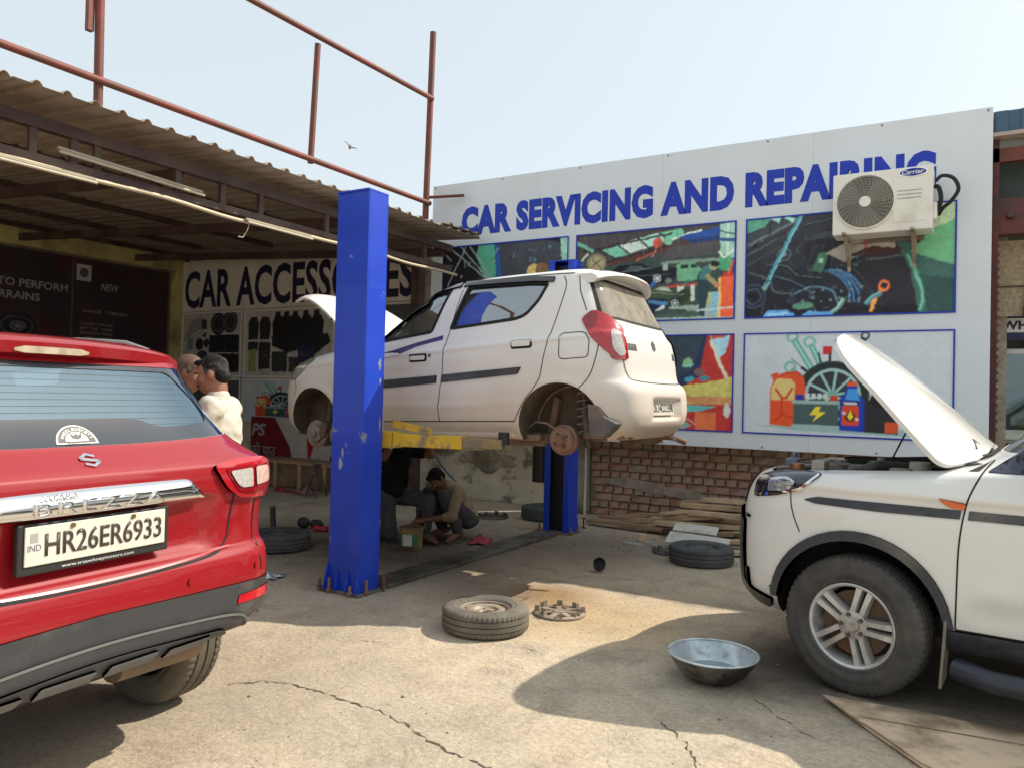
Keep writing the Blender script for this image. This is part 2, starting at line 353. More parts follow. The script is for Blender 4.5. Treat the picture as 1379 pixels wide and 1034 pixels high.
# ================================================================ SETTING
def ground_material():
    m = bpy.data.materials.new('worn_concrete'); t, b = nodes_of(m); N = t.nodes; L = t.links
    tc = N.new('ShaderNodeTexCoord'); O = tc.outputs['Object']
    def noise(sc, det=8, ro=0.6, dist=0.0, vec=None):
        n = N.new('ShaderNodeTexNoise'); n.inputs['Scale'].default_value = sc; n.inputs['Detail'].default_value = det; n.inputs['Roughness'].default_value = ro; n.inputs['Distortion'].default_value = dist
        L.new(vec or O, n.inputs['Vector']); return n.outputs[0]
    def rng(x, a, b_, c, d):
        r = N.new('ShaderNodeMapRange'); r.inputs[1].default_value = a; r.inputs[2].default_value = b_; r.inputs[3].default_value = c; r.inputs[4].default_value = d; L.new(x, r.inputs[0]); return r.outputs[0]
    def mixc(f, a, c, mode='MIX'):
        k = N.new('ShaderNodeMix'); k.data_type = 'RGBA'; k.blend_type = mode
        if isinstance(f, float): k.inputs[0].default_value = f
        else: L.new(f, k.inputs[0])
        for s_, v in ((6, a), (7, c)):
            if isinstance(v, tuple): k.inputs[s_].default_value = (*v, 1)
            else: L.new(v, k.inputs[s_])
        return k.outputs[2]
    def math_(op, a, c):
        k = N.new('ShaderNodeMath'); k.operation = op
        for i, v in enumerate((a, c)):
            if isinstance(v, (int, float)): k.inputs[i].default_value = v
            else: L.new(v, k.inputs[i])
        return k.outputs[0]
    big = noise(0.55, 9, 0.62); mid = noise(3.2, 9, 0.68, 0.4); fine = noise(38, 6, 0.7); grit = noise(150, 3, 0.6)
    c = mixc(rng(big, 0.38, 0.62, 0, 1), (0.49, 0.425, 0.33), (0.67, 0.565, 0.42))
    warm = noise(1.3, 8, 0.7, 0.8); c = mixc(rng(warm, 0.45, 0.7, 0, 0.6), c, (0.57, 0.455, 0.31))
    c = mixc(rng(mid, 0.46, 0.66, 0, 0.75), c, (0.35, 0.295, 0.225))
    pale = noise(6.5, 9, 0.75, 0.6); c = mixc(rng(pale, 0.56, 0.72, 0, 0.6), c, (0.60, 0.54, 0.44))
    scuff = N.new('ShaderNodeMapping'); scuff.inputs['Rotation'].default_value = (0, 0, 0.6); scuff.inputs['Scale'].default_value = (1.2, 9, 1); L.new(O, scuff.inputs[0])
    sc_ = noise(3.0, 9, 0.75, 0.3, scuff.outputs[0]); c = mixc(rng(sc_, 0.58, 0.74, 0, 0.5), c, (0.24, 0.21, 0.17))
    c = mixc(1.0, c, rng(fine, 0.3, 0.7, 0.72, 1.22), 'MULTIPLY')
    c = mixc(1.0, c, rng(grit, 0.3, 0.7, 0.8, 1.18), 'MULTIPLY')
    def spot(x, y, r, soft=0.5):
        v = N.new('ShaderNodeVectorMath'); v.operation = 'DISTANCE'; v.inputs[1].default_value = (x, y, 0); L.new(O, v.inputs[0])
        d = math_('ADD', v.outputs['Value'], math_('MULTIPLY', math_('SUBTRACT', mid, 0.5), r * 1.6))
        return rng(d, r * (1 - soft), r * (1 + soft), 1.0, 0.0)
    # oil and mud: places where cars were worked on
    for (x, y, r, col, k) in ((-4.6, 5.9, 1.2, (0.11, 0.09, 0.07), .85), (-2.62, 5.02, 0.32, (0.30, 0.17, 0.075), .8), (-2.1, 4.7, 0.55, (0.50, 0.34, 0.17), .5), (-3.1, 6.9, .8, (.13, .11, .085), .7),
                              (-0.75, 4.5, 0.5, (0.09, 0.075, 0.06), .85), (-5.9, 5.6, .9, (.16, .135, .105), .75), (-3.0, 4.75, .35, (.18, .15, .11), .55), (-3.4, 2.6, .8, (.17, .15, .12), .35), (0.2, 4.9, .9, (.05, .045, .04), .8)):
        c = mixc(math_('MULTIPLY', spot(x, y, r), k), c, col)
    stn = noise(1.7, 10, 0.72, 1.2)
    c = mixc(rng(stn, 0.60, 0.74, 0, 0.5), c, (0.15, 0.125, 0.095))
    # hair cracks
    wn = N.new('ShaderNodeTexNoise'); wn.inputs['Scale'].default_value = 2.2; wn.inputs['Detail'].default_value = 6; L.new(O, wn.inputs['Vector'])
    va = N.new('ShaderNodeMix'); va.data_type = 'VECTOR'; va.inputs[0].default_value = 0.22; L.new(O, va.inputs[4]); L.new(wn.outputs[1], va.inputs[5])
    vo = N.new('ShaderNodeTexVoronoi'); vo.feature = 'DISTANCE_TO_EDGE'; vo.inputs['Scale'].default_value = 0.85; L.new(va.outputs[1], vo.inputs['Vector'])
    gate = rng(noise(0.9, 3), 0.48, 0.56, 0, 1)
    crack = math_('MULTIPLY', rng(vo.outputs[0], 0.001, 0.004, 1, 0), gate)
    c = mixc(math_('MULTIPLY', crack, 0.12), c, (0.12, 0.10, 0.075))
    # dark flecks
    vf = N.new('ShaderNodeTexVoronoi'); vf.inputs['Scale'].default_value = 26; L.new(O, vf.inputs['Vector'])
    fl = math_('MULTIPLY', rng(vf.outputs[0], 0.05, 0.14, 1, 0), rng(noise(2.6, 4), 0.5, 0.62, 0, 1))
    c = mixc(math_('MULTIPLY', fl, 0.6), c, (0.10, 0.085, 0.065))
    L.new(c, b.inputs['Base Color']); b.inputs['Roughness'].default_value = 0.9; b.inputs['Specular IOR Level'].default_value = 0.25
    h = math_('ADD', math_('MULTIPLY', mid, 1.2), math_('ADD', math_('MULTIPLY', fine, 0.35), math_('MULTIPLY', grit, 0.12)))
    h = math_('SUBTRACT', h, math_('MULTIPLY', crack, 0.1))
    bp = N.new('ShaderNodeBump'); bp.inputs['Strength'].default_value = 0.8; bp.inputs['Distance'].default_value = 0.025; L.new(h, bp.inputs['Height']); L.new(bp.outputs[0], b.inputs['Normal'])
    return m
g = MB(); g.add([(-300, -300, 0), (300, -300, 0), (300, 300, 0), (-300, 300, 0)], [(0, 1, 2, 3)])
go = g.build('ground', ground_material()); tag(go, kind='structure')
M_crack = mat('earth_in_crack', (0.10, 0.08, 0.058), 0.95, var=.4, scale=40)
def crack_line(pts, w0, seed):
    rnd = random.Random(seed); P = []
    for a, b_ in zip(pts, pts[1:]):
        k = max(2, int((Vector(b_) - Vector(a)).length / .022))
        for j in range(k):
            t = j / k; P.append((a[0] + (b_[0] - a[0]) * t + rnd.uniform(-.013, .013), a[1] + (b_[1] - a[1]) * t + rnd.uniform(-.013, .013)))
    m = MB(); V = []; n = len(P)
    for i, q in enumerate(P):
        d = Vector(P[min(i + 1, n - 1)]) - Vector(P[max(i - 1, 0)]); d.normalize(); nn = Vector((-d.y, d.x)); e = min(1, i / 5, (n - 1 - i) / 5); w_ = w0 * e * rnd.uniform(.0, 1.0) ** 1.5 * 1.3
        V += [(q[0] + nn.x * w_, q[1] + nn.y * w_, .0022), (q[0] - nn.x * w_, q[1] - nn.y * w_, .0022)]
    m.add(V, [(2 * i, 2 * i + 1, 2 * i + 3, 2 * i + 2) for i in range(n - 1)]); m.build('ground_crack', M_crack, go)
crack_line([(-3.131, 2.587), (-2.998, 2.725), (-2.865, 2.779), (-2.676, 2.78), (-2.472, 2.765), (-2.316, 2.767), (-2.104, 2.717), (-1.856, 2.624), (-1.658, 2.6), (-1.46, 2.553)], 0.0065, 1)
crack_line([(-1.214, 3.408), (-1.091, 3.303), (-1.002, 3.233), (-0.914, 3.054), (-0.866, 2.944)], 0.005, 2)
crack_line([(-0.906, 3.935), (-0.762, 3.762), (-0.607, 3.626), (-0.441, 3.522)], 0.003, 3)
crack_line([(-2.316, 2.767), (-2.312, 2.842), (-2.228, 2.847)], 0.003, 4)
crack_line([(-3.063, 3.412), (-3.002, 3.504), (-2.827, 3.528)], 0.003, 5)
crack_line([(-2.263, 3.92), (-2.105, 3.902), (-1.971, 3.873)], 0.003, 6)


M_mortar = mat('mortar', (0.44, 0.385, 0.31), 0.95, var=0.25, scale=14, bump=0.9, bscale=50, dirt=(0.30, 0.25, 0.2), dirt_amt=0.2)
M_plaster = mat('old_plaster', (0.72, 0.65, 0.51), 0.9, var=0.15, scale=3.0, bump=0.5, bscale=22, dirt=(0.24, 0.22, 0.175), dirt_amt=0.10, dscale=3.2, dirt_sharp=0.08)
M_yellow_wall = mat('yellow_limewash', (0.52, 0.47, 0.20), 0.9, var=0.15, scale=4, bump=0.3, bscale=30, dirt=(0.22, 0.2, 0.1), dirt_amt=0.15)
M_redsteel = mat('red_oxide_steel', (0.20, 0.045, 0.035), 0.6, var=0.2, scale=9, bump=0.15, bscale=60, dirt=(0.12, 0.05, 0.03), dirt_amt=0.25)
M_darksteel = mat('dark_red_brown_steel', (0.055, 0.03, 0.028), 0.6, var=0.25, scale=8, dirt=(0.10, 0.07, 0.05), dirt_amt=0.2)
M_vinyl = mat('white_flex_vinyl', (0.75, 0.81, 0.86), 0.5, var=0.02, scale=.8, bump=0.05, bscale=240, dirt=(0.64, 0.68, 0.70), dirt_amt=0.0, dscale=.8, dirt_sharp=0.5)
M_blueprint = mat('blue_print', lin((14, 52, 178)), 0.5, var=0.06, scale=2)
M_navyprint = mat('navy_print', lin((30, 30, 66)), 0.5, var=0.06, scale=2)
M_pvc = mat('cream_pvc', (0.62, 0.52, 0.36), 0.45, var=0.1, scale=3)
M_steel_head = mat('dull_steel', (.30, .30, .29), .5, .5)
M_black = mat('matt_black', (0.02, 0.02, 0.02), 0.6, var=0.1)

# ---------------------------------------------------------------- brick wall below the big board
bw = thing('brick_wall', 'low weathered brick wall below the wide blue and white signboard', 'wall', (-4.07, 8.9, 0))
MB().box((2.2, 0.16, 1.9), (4.4, 0.24, 3.8)).build('wall_core', M_mortar, bw)
brick_mats = [mat('brick_%d' % i, tuple(v * 1.7 for v in c), 0.92, var=0.25, scale=16, bump=0.9, bscale=55, dirt=(0.48, 0.40, 0.32), dirt_amt=0.2, dscale=5)
              for i, c in enumerate(((0.255, 0.105, 0.07), (0.30, 0.135, 0.085), (0.225, 0.125, 0.09), (0.285, 0.165, 0.115), (0.26, 0.19, 0.13)))]
def brick_mesh(wd, ht, k):
    rnd = random.Random(k); bm = bmesh.new(); bmesh.ops.create_cube(bm, size=1)
    for v in bm.verts:
        v.co = Vector((v.co.x * wd, v.co.y * 0.05, v.co.z * ht)) + Vector((rnd.uniform(-1, 1) * 0.006, rnd.uniform(-1, 1) * 0.003, rnd.uniform(-1, 1) * 0.005))
    bmesh.ops.bevel(bm, geom=bm.edges[:], offset=0.007, segments=1, affect='EDGES')
    me = bpy.data.meshes.new('brick'); bm.to_mesh(me); bm.free(); me.materials.append(brick_mats[k % 5]); return me
stretchers = [brick_mesh(0.232, 0.078, k) for k in range(10)]; headers = [brick_mesh(0.112, 0.078, k + 20) for k in range(10)]
row_h = 0.0935
for r in range(11):
    z = r * row_h + 0.045; st = r % 2 == 0; wd = 0.25 if st else 0.13
    x = random.uniform(0.0, 0.06) + wd / 2; lim = 2.55 if r < 7 else 4.3
    while x < lim:
        if random.random() > 0.03:
            inst(random.choice(stretchers if st else headers), 'brick', bw, (x, random.uniform(0.012, 0.026), z + random.uniform(-0.003, 0.003)), (random.uniform(-.02, .02), random.uniform(-.012, .012), random.uniform(-.02, .02)))
        x += wd * random.uniform(0.97, 1.04)
# smeared patch of render on the bricks
sm = MB(); pts = []
for i in range(28):
    t = 2 * math.pi * i / 28; pts.append((1.0 + 0.85 * math.cos(t) * random.uniform(.85, 1.1), 0.36 - 0.10 * math.cos(t) + 0.075 * math.sin(t) * random.uniform(.5, 1.3)))
sm.prism(pts, 0.012, 0.022, FRONT); sm.build('mortar_smear', M_mortar, bw)

# ---------------------------------------------------------------- plastered boundary wall behind the lift
pw = thing('plaster_wall', 'stained beige plaster boundary wall behind the car lift', 'wall', (-12.4, 9.12, 0))
MB().box((4.05, 0.12, 1.95), (8.1, 0.24, 3.9)).build('wall_panel', M_plaster, pw)
MB().box((4.05, -0.03, 0.16), (8.1, 0.06, 0.32)).build('plinth', M_plaster, pw, bevel=0.01)
for (x, z, wd, ht) in ((6.7, .55, .5, .18), (5.9, .85, .35, .3), (7.0, .25, .3, .1)):
    q = [(x + wd * math.cos(2 * math.pi * i / 18) * random.uniform(.6, 1.1), z + ht * math.sin(2 * math.pi * i / 18) * random.uniform(.6, 1.1)) for i in range(18)]
    MB().prism(q, -0.002, 0.006, FRONT).build('render_patch', mat('patch_render', (0.50, 0.44, 0.34), 0.95, var=0.2, scale=9, bump=0.8, bscale=40, dirt=(.2, .17, .13), dirt_amt=.3), pw)
pl = thing('wall_pillar', 'grey plastered pillar between the plaster wall and the brick wall', 'pillar', (-4.2, 8.92, 0))
MB().box((0, 0, 1.85), (0.24, 0.24, 3.7)).build('shaft', mat('pillar_render', (0.48, 0.43, 0.35), 0.95, var=0.18, scale=5, bump=0.6, bscale=35, dirt=(.2, .18, .15), dirt_amt=.2), pl, bevel=0.008)
pp = MB(); pp.tube([(-4.12, 8.76, .95), (-4.075, 8.745, .95), (-4.06, 8.74, .92), (-4.06, 8.74, .5), (-4.062, 8.74, 0.0)], 0.016, 10)
tag(pp.build('drain_pipe', mat('white_pvc', (.68, .66, .6), .4), None, smooth=40), 'thin white plastic pipe bending down the pillar by the bricks', 'pipe')

# ---------------------------------------------------------------- the wide board
bb = thing('sign_board', 'wide white and blue car servicing signboard with six framed pictures', 'sign', (-6.26, 8.4, 0))
BW, BZ0, BZ1 = 6.44, 0.945, 4.25
MB().box((BW / 2, 0.03, (BZ0 + BZ1) / 2), (BW, 0.06, BZ1 - BZ0)).build('board_face', M_vinyl, bb, bevel=0.006)
fr = MB()
for x in (0.1, 1.7, 3.2, 4.8, 6.3): fr.box((x, 0.10, 2.62), (0.05, 0.06, 3.2))
for z in (1.0, 2.25, 4.2): fr.box((BW / 2, 0.155, z), (BW - .1, 0.05, 0.05))
for x in (0.1, 3.2, 6.3): fr.bar((x, .13, 3.9), (x, .62, 3.6), .05, .05); fr.bar((x, .13, 1.2), (x, .55, 1.2), .05, .05)
fr.build('support_frame', M_redsteel, bb)
text_part('lettering', 'CAR SERVICING AND REPAIRING', M_blueprint, bb, FRONT, 0.48, 3.53, 5.5, 0.385, bold=0.062, space=1.06)
for x in (1.62, 3.24, 4.86):
    MB().add([FRONT @ Vector(q) for q in ((x, BZ0 + .01, .0012), (x + .006, BZ0 + .01, .0012), (x + .006, BZ1 - .01, .0012), (x, BZ1 - .01, .0012))], [(0, 1, 2, 3)]).build('vinyl_seam', mat('seam_grey', (.60, .65, .69), .5), bb)
for (x, z) in [(x, z) for x in (.04, 1.1, 2.2, 3.3, 4.4, 5.5, 6.40) for z in (BZ0 + .03, BZ1 - .03)]: MB().cyl((x, -.004, z), (x, .001, z), .012, n=10).build('rivet', M_steel_head, bb)
PX = ((0.20, 2.07), (2.17, 4.09), (4.19, 6.16)); PZ = ((2.335, 3.405), (1.115, 2.18))
for (x0, x1) in PX:
    for (z0, z1) in PZ:
        f = MB(); k = 0.016
        for (a, b_, c, d) in ((x0, x1, z0, z0 + k), (x0, x1, z1 - k, z1), (x0, x0 + k, z0 + k, z1 - k), (x1 - k, x1, z0 + k, z1 - k)):
            f.add([FRONT @ Vector(p) for p in ((a, c, .016), (b_, c, .016), (b_, d, .016), (a, d, .016))], [(0, 1, 2, 3)])
        f.build('picture_border', M_blueprint, bb)
def engine_clutter(A, n, x0, y0, x1, y1, cols, seed=1):
    R = random.Random(seed)
    for _ in range(n):
        x, y = R.uniform(x0, x1), R.uniform(y0, y1); c = R.choice(cols); k = R.random()
        if k < .55:
            a = R.uniform(0, 6.3); l = R.uniform(.01, .07); A.line([(x, y), (x + l * math.cos(a), y + l * math.sin(a) * A.asp)], R.uniform(.002, .008), c)
        elif k < .75: A.ell(x, y, R.uniform(.003, .014), c)
        elif k < .85: A.ring(x, y, R.uniform(.01, .03), .004, c, 10, R.uniform(0, 180), R.uniform(200, 360))
        else:
            w_, h_ = R.uniform(.006, .03), R.uniform(.01, .04); A.poly([(x, y), (x + w_, y + h_ * .3), (x + w_ * .9, y + h_), (x - w_ * .1, y + h_ * .8)], c)
# picture: bonnet open, hand at work
A = Art(1.75); A.rect(0, 0, 1, 1, (33, 34, 42)); A.poly([(.42, 1), (.80, .98), (1, .9), (1, .3), (.45, .4)], (62, 66, 74)); A.poly([(0, 1), (.35, 1), (.3, .6), (0, .2)], (26, 26, 34))
A.poly([(.30, 1), (.42, 1), (.46, .45), (.36, .55), (.28, .85)], (70, 158, 128)); A.poly([(.42, 1), (.46, .95), (.50, .5), (.46, .42)], (28, 82, 150))
for a, b_ in (((.08, .95), (.38, .55)), ((.14, 1), (.42, .5)), ((.22, 1), (.44, .5)), ((.04, .5), (.20, 1)), ((.02, .9), (.07, .82))): A.line([a, b_], .008, (150, 166, 172))
A.ell(.74, .62, .055, (206, 178, 96), .09); A.ell(.80, .64, .05, (124, 92, 60), .08); A.ell(.72, .52, .07, (196, 190, 120), .06); A.poly([(.93, .98), (1, 1), (1, .72), (.95, .72)], (140, 190, 168))
engine_clutter(A, 70, 0, 0, 1, .9, [(20, 20, 28), (50, 60, 72), (92, 110, 118), (34, 64, 104), (140, 150, 150), (70, 130, 118)], 3)
A.build('printed_picture', bb, FRONT, PX[0][0], PZ[0][0], PX[0][1] - PX[0][0], PZ[0][1] - PZ[0][0])
# picture: workshop with lifted cars
A = Art(1.79); A.rect(0, 0, 1, 1, (58, 72, 70)); A.poly([(0, 1), (1, 1), (1, .80), (.60, .70), (.2, .66), (0, .74)], (72, 66, 68))
A.poly([(.16, .80), (.30, .84), (.36, .74), (.25, .70)], (112, 186, 158)); A.poly([(.28, .85), (.42, .90), (.49, .80), (.36, .74)], (196, 214, 200)); A.poly([(.42, .90), (.55, .94), (.60, .84), (.48, .80)], (150, 204, 180)); A.poly([(.55, .94), (.68, .97), (.70, .88), (.60, .84)], (106, 190, 156))
for a, b_ in (((.15, .82), (.28, .68)), ((.27, .86), (.37, .72)), ((.40, .91), (.49, .77)), ((.53, .95), (.62, .82)), ((.05, .80), (.62, .92)), ((.2, .66), (.62, .80))): A.line([a, b_], .012, (48, 42, 46))
A.line([(.2, .63), (.7, .80)], .02, (92, 52, 46)); A.line([(.62, .86), (.8, .93)], .012, (214, 226, 214)); A.line([(.40, .66), (.52, .74)], .012, (170, 84, 60))
A.poly([(.66, .88), (1, .98), (1, .90), (.72, .82)], (26, 74, 150)); A.poly([(.7, .84), (1, .86), (1, .82), (.74, .80)], (20, 56, 120)); A.poly([(.62, .78), (.9, .80), (.92, .68), (.55, .64)], (78, 76, 78))
A.poly([(.90, .98), (.995, .98), (.995, .62), (.91, .60)], (150, 196, 178)); A.line([(.945, .98), (.95, .5)], .012, (200, 220, 206)); A.line([(.90, .82), (1, .80)], .02, (40, 84, 140)); A.line([(.9, .9), (1, .86)], .008, (60, 80, 84))
A.ell(.535, .83, .03, (196, 70, 52)); A.ell(.60, .845, .026, (120, 184, 150)); A.line([(.53, .80), (.50, .68)], .006, (206, 120, 80))
A.ell(.93, .58, .045, (70, 158, 118)); A.line([(.9, .7), (.93, .62), (.98, .7)], .01, (220, 226, 214))
A.ell(.14, .66, .065, (128, 122, 92)); A.ell(.14, .66, .05, (160, 152, 112)); A.line([(.10, .62), (.18, .71)], .008, (90, 84, 60)); A.line([(.11, .71), (.17, .60)], .008, (90, 84, 60)); A.rect(.085, .575, .15, .60, (156, 70, 50))
A.line([(0, .9), (.12, .80)], .02, (96, 176, 150)); A.line([(0, .6), (.08, .78)], .014, (170, 184, 150))
A.poly([(.22, .55), (.30, .62), (.42, .63), (.52, .55), (.62, .53), (.64, .44), (.55, .40), (.25, .42)], (20, 24, 30)); A.poly([(.33, .57), (.37, .61), (.43, .60), (.46, .56)], (70, 88, 92))
A.poly([(.5, .56), (.56, .585), (.66, .55), (.65, .45), (.5, .43)], (28, 30, 36)); A.wheel(.535, .46, .034); A.wheel(.605, .425, .026, rim=(150, 160, 150))
A.poly([(.65, .58), (.68, .60), (.76, .60), (.80, .52), (.81, .42), (.66, .41)], (104, 168, 128)); A.rect(.675, .54, .72, .58, (34, 44, 50)); A.rect(.735, .54, .775, .58, (36, 48, 54))
A.poly([(.55, .375), (.80, .385), (.80, .36), (.55, .35)], (190, 62, 44)); A.line([(.46, .30), (.52, .42)], .02, (40, 96, 176)); A.line([(.645, .3), (.73, .42)], .012, (70, 110, 96)); A.rect(.74, .2, .765, .37, (190, 200, 180)); A.rect(.66, .2, .70, .36, (206, 212, 196))
A.poly([(.45, .30), (.52, .37), (.60, .37), (.68, .29), (.73, .25), (.73, .16), (.46, .14)], (64, 82, 58)); A.poly([(.52, .34), (.55, .365), (.60, .36), (.63, .31)], (176, 190, 170)); A.ell(.70, .26, .04, (46, 60, 44)); A.wheel(.645, .185, .034, spokes=5)
A.poly([(0, .14), (1, .16), (1, 0), (0, 0)], (150, 172, 160)); A.poly([(.5, .08), (.8, .10), (.8, .04), (.5, .03)], (70, 90, 80)); A.poly([(.40, .26), (.60, .24), (.61, .10), (.42, .06)], (22, 40, 64)); A.line([(.48, .22), (.6, .18)], .02, (70, 130, 176)); A.line([(.53, .10), (.58, .16)], .02, (200, 210, 210))
A.rect(.91, .02, .985, .43, (226, 84, 36)); A.rect(.925, .43, .985, .48, (182, 48, 36)); A.rect(.90, .02, .915, .42, (228, 190, 90)); A.rect(.86, .06, .90, .28, (120, 178, 206)); A.rect(.835, .16, .86, .28, (170, 176, 120)); A.line([(.95, .45), (.985, .6)], .014, (210, 76, 50))
A.poly([(.79, .04), (.775, .44), (.79, .50), (.83, .50), (.85, .44), (.84, .24), (.82, .03)], (42, 66, 74)); A.poly([(.785, .42), (.80, .53), (.84, .56), (.86, .50), (.85, .40)], (60, 118, 116)); A.ell(.87, .545, .024, (150, 156, 110)); A.ell(.878, .57, .025, (34, 36, 36), .03); A.line([(.83, .46), (.88, .36), (.90, .34)], .026, (160, 150, 100)); A.ell(.895, .35, .016, (200, 120, 80))
for k in range(7): A.line([(.05 + k * .12, .98), (.12 + k * .11, .70)], .004, (92, 92, 90))
A.rect(.56, .60, .90, .63, (120, 140, 128)); A.rect(.57, .54, .60, .60, (150, 168, 156)); A.line([(.30, .545), (.50, .565)], .006, (110, 124, 128)); A.line([(.24, .48), (.62, .50)], .005, (70, 80, 84)); A.line([(.5, .31), (.70, .27)], .005, (130, 146, 120)); A.ell(.62, .10, .10, (60, 78, 70), .03); A.line([(.78, .10), (.99, .12)], .01, (190, 204, 192))
A.build('printed_picture', bb, FRONT, PX[1][0], PZ[0][0], PX[1][1] - PX[1][0], PZ[0][1] - PZ[0][0])
# picture: engine bay
A = Art(1.82); A.shade(0, 0, 1, 1, (30, 31, 40), (56, 58, 66)); A.poly([(0, 1), (.14, 1), (.10, .9), (0, .84)], (82, 152, 128)); A.poly([(.0, .82), (.26, 1), (.34, 1), (.0, .68)], (62, 70, 76)); A.line([(0, .72), (.27, .95)], .012, (98, 112, 112)); A.line([(0, .62), (.24, .84)], .006, (84, 100, 98)); A.line([(0, .52), (.18, .70)], .004, (70, 84, 84)); A.line([(.13, 1), (.18, .95)], .03, (150, 210, 200)); A.line([(.2, 1), (.25, .94)], .02, (160, 216, 210))
A.poly([(.28, .42), (.60, .46), (.66, .80), (.40, .84), (.32, .76)], (40, 41, 48)); A.poly([(.30, .74), (.40, .82), (.66, .79), (.64, .74)], (64, 68, 76))
for k in range(6): A.line([(.32 + k * .055, .46 + k * .004), (.36 + k * .052, .76 + k * .003)], .006, (58, 62, 70)); A.line([(.326 + k * .055, .46 + k * .004), (.366 + k * .052, .76 + k * .003)], .003, (30, 31, 37))
A.ring(.045, .22, .07, .012, (52, 66, 92)); A.ring(.045, .22, .045, .008, (60, 80, 110)); A.ell(.045, .22, .02, (24, 26, 32)); A.ell(.2, .62, .035, (46, 50, 56)); A.ring(.2, .62, .035, .006, (92, 104, 108)); A.ell(.2, .62, .012, (110, 124, 126))
for pts, wd, c, hi in (([(.12, .52), (.22, .50), (.28, .40), (.40, .36)], .022, (26, 27, 33), (84, 94, 102)), ([(.16, .40), (.26, .34), (.34, .22), (.30, .10)], .024, (30, 32, 40), (76, 98, 116)), ([(.24, .20), (.34, .28), (.44, .24), (.48, .10)], .016, (36, 60, 84), (104, 150, 170)), ([(.02, .46), (.12, .38), (.16, .26), (.26, .22)], .012, (50, 54, 60), (110, 122, 126)), ([(.48, .48), (.56, .40), (.60, .28), (.58, .14)], .018, (30, 31, 38), (80, 88, 96)), ([(.30, .88), (.44, .92), (.56, .88)], .014, (34, 36, 42), (96, 108, 112))): A.curve(pts, wd, c, hi)
for k in range(4): A.curve([(.40 + k * .018, .44), (.47 + k * .02, .38), (.52 + k * .02, .26), (.53 + k * .02, .12)], .013, (38, 74, 116), (92, 150, 190))
A.line([(.105, .30), (.285, .99)], .022, (64, 140, 158)); A.line([(.11, .30), (.29, .99)], .006, (120, 190, 200)); A.ell(.105, .30, .014, (110, 160, 150))
A.poly([(.35, .42), (.43, .44), (.43, .62), (.37, .60)], (26, 30, 40)); A.poly([(.34, .44), (.395, .42), (.425, .60), (.375, .61)], (66, 112, 88)); A.rect(.375, .51, .395, .56, (150, 200, 176))
A.poly([(.60, .52), (.8, .54), (.84, .10), (.57, .08)], (44, 41, 50)); A.line([(.60, .52), (.8, .54)], .008, (86, 88, 96)); A.poly([(.74, .66), (1, .60), (1, 0), (.84, 0), (.80, .4)], (58, 98, 92)); A.poly([(.86, .7), (1, .86), (1, .42), (.8, .56)], (100, 172, 122)); A.poly([(.9, 1), (1, 1), (1, .84), (.86, .72)], (176, 200, 160)); A.curve([(.79, .54), (.83, .34), (.86, .14), (.84, .03)], .02, (78, 150, 128), (120, 190, 160)); A.poly([(.84, .36), (1, .30), (1, 0), (.88, 0)], (44, 76, 74))
for k in range(14): A.ell(.30 + .045 * (k % 7) + .01 * (k // 7), .16 + .09 * (k // 7) + .02 * math.sin(k * 2.1), .006, (120, 132, 134))
A.ring(.685, .27, .028, .012, (226, 116, 54)); A.line([(.672, .24), (.655, .17)], .02, (226, 120, 50)); A.line([(.645, .16), (.625, .03)], .018, (226, 150, 60)); A.curve([(.60, .10), (.63, .16), (.67, .20)], .024, (70, 130, 140), (120, 180, 180)); A.curve([(.44, .03), (.48, .10), (.50, .17)], .022, (110, 160, 146), (160, 200, 186))
A.poly([(.10, .02), (.12, .07), (.22, .08), (.26, .03), (.25, 0), (.10, 0)], (82, 156, 214)); A.poly([(.12, .045), (.22, .055), (.235, .03), (.12, .025)], (140, 200, 236)); A.poly([(.29, 0), (.33, .06), (.44, .04), (.45, 0)], (82, 156, 210)); A.ell(.3, .11, .05, (84, 140, 116), .035)
A.poly([(.41, .60), (.55, .74), (.74, .80), (.73, .60), (.55, .55), (.5, .50)], (150, 148, 136)); A.poly([(.50, .56), (.62, .64), (.78, .60), (.70, .56)], (66, 38, 38)); A.poly([(.52, .66), (.84, .80), (.86, .66), (.66, .66)], (98, 88, 78)); A.line([(.59, .74), (.60, .62)], .008, (160, 44, 40))
engine_clutter(A, 70, .02, .05, .6, .85, [(60, 66, 72), (30, 31, 38), (78, 92, 98), (48, 60, 76)], 5)
A.build('printed_picture', bb, FRONT, PX[2][0], PZ[0][0], PX[2][1] - PX[2][0], PZ[0][1] - PZ[0][0])
# picture: hand over red engine
A = Art(1.81); A.rect(0, 0, 1, 1, (182, 40, 34)); A.poly([(0, 1), (.84, 1), (.80, .55), (.7, .46), (0, .45)], (36, 50, 84)); A.poly([(.5, 1), (.82, 1), (.76, .62), (.6, .5)], (52, 66, 78)); A.ell(.73, .70, .03, (132, 178, 130), .05); A.poly([(.70, .68), (.77, .68), (.76, .66), (.70, .66)], (110, 196, 190)); A.ell(.80, .60, .03, (110, 86, 80), .04)
A.poly([(.86, .97), (.97, .99), (.95, .80), (.9, .72)], (150, 196, 208)); A.line([(.86, .93), (.96, .52)], .02, (206, 200, 178)); A.poly([(.86, 1), (.97, 1), (.94, .95), (.87, .94)], (196, 80, 40)); A.ell(.74, .53, .03, (60, 150, 170), .03); A.ell(.83, .54, .03, (60, 140, 150), .025)
A.poly([(.2, .50), (.68, .46), (.82, .49), (1, .56), (1, .28), (.8, .28), (.3, .26)], (196, 186, 92)); A.poly([(.2, .32), (.68, .31), (.8, .28), (1, .28), (1, .36), (.84, .36)], (196, 136, 84)); A.line([(.66, .36), (.74, .35)], .008, (140, 90, 60))
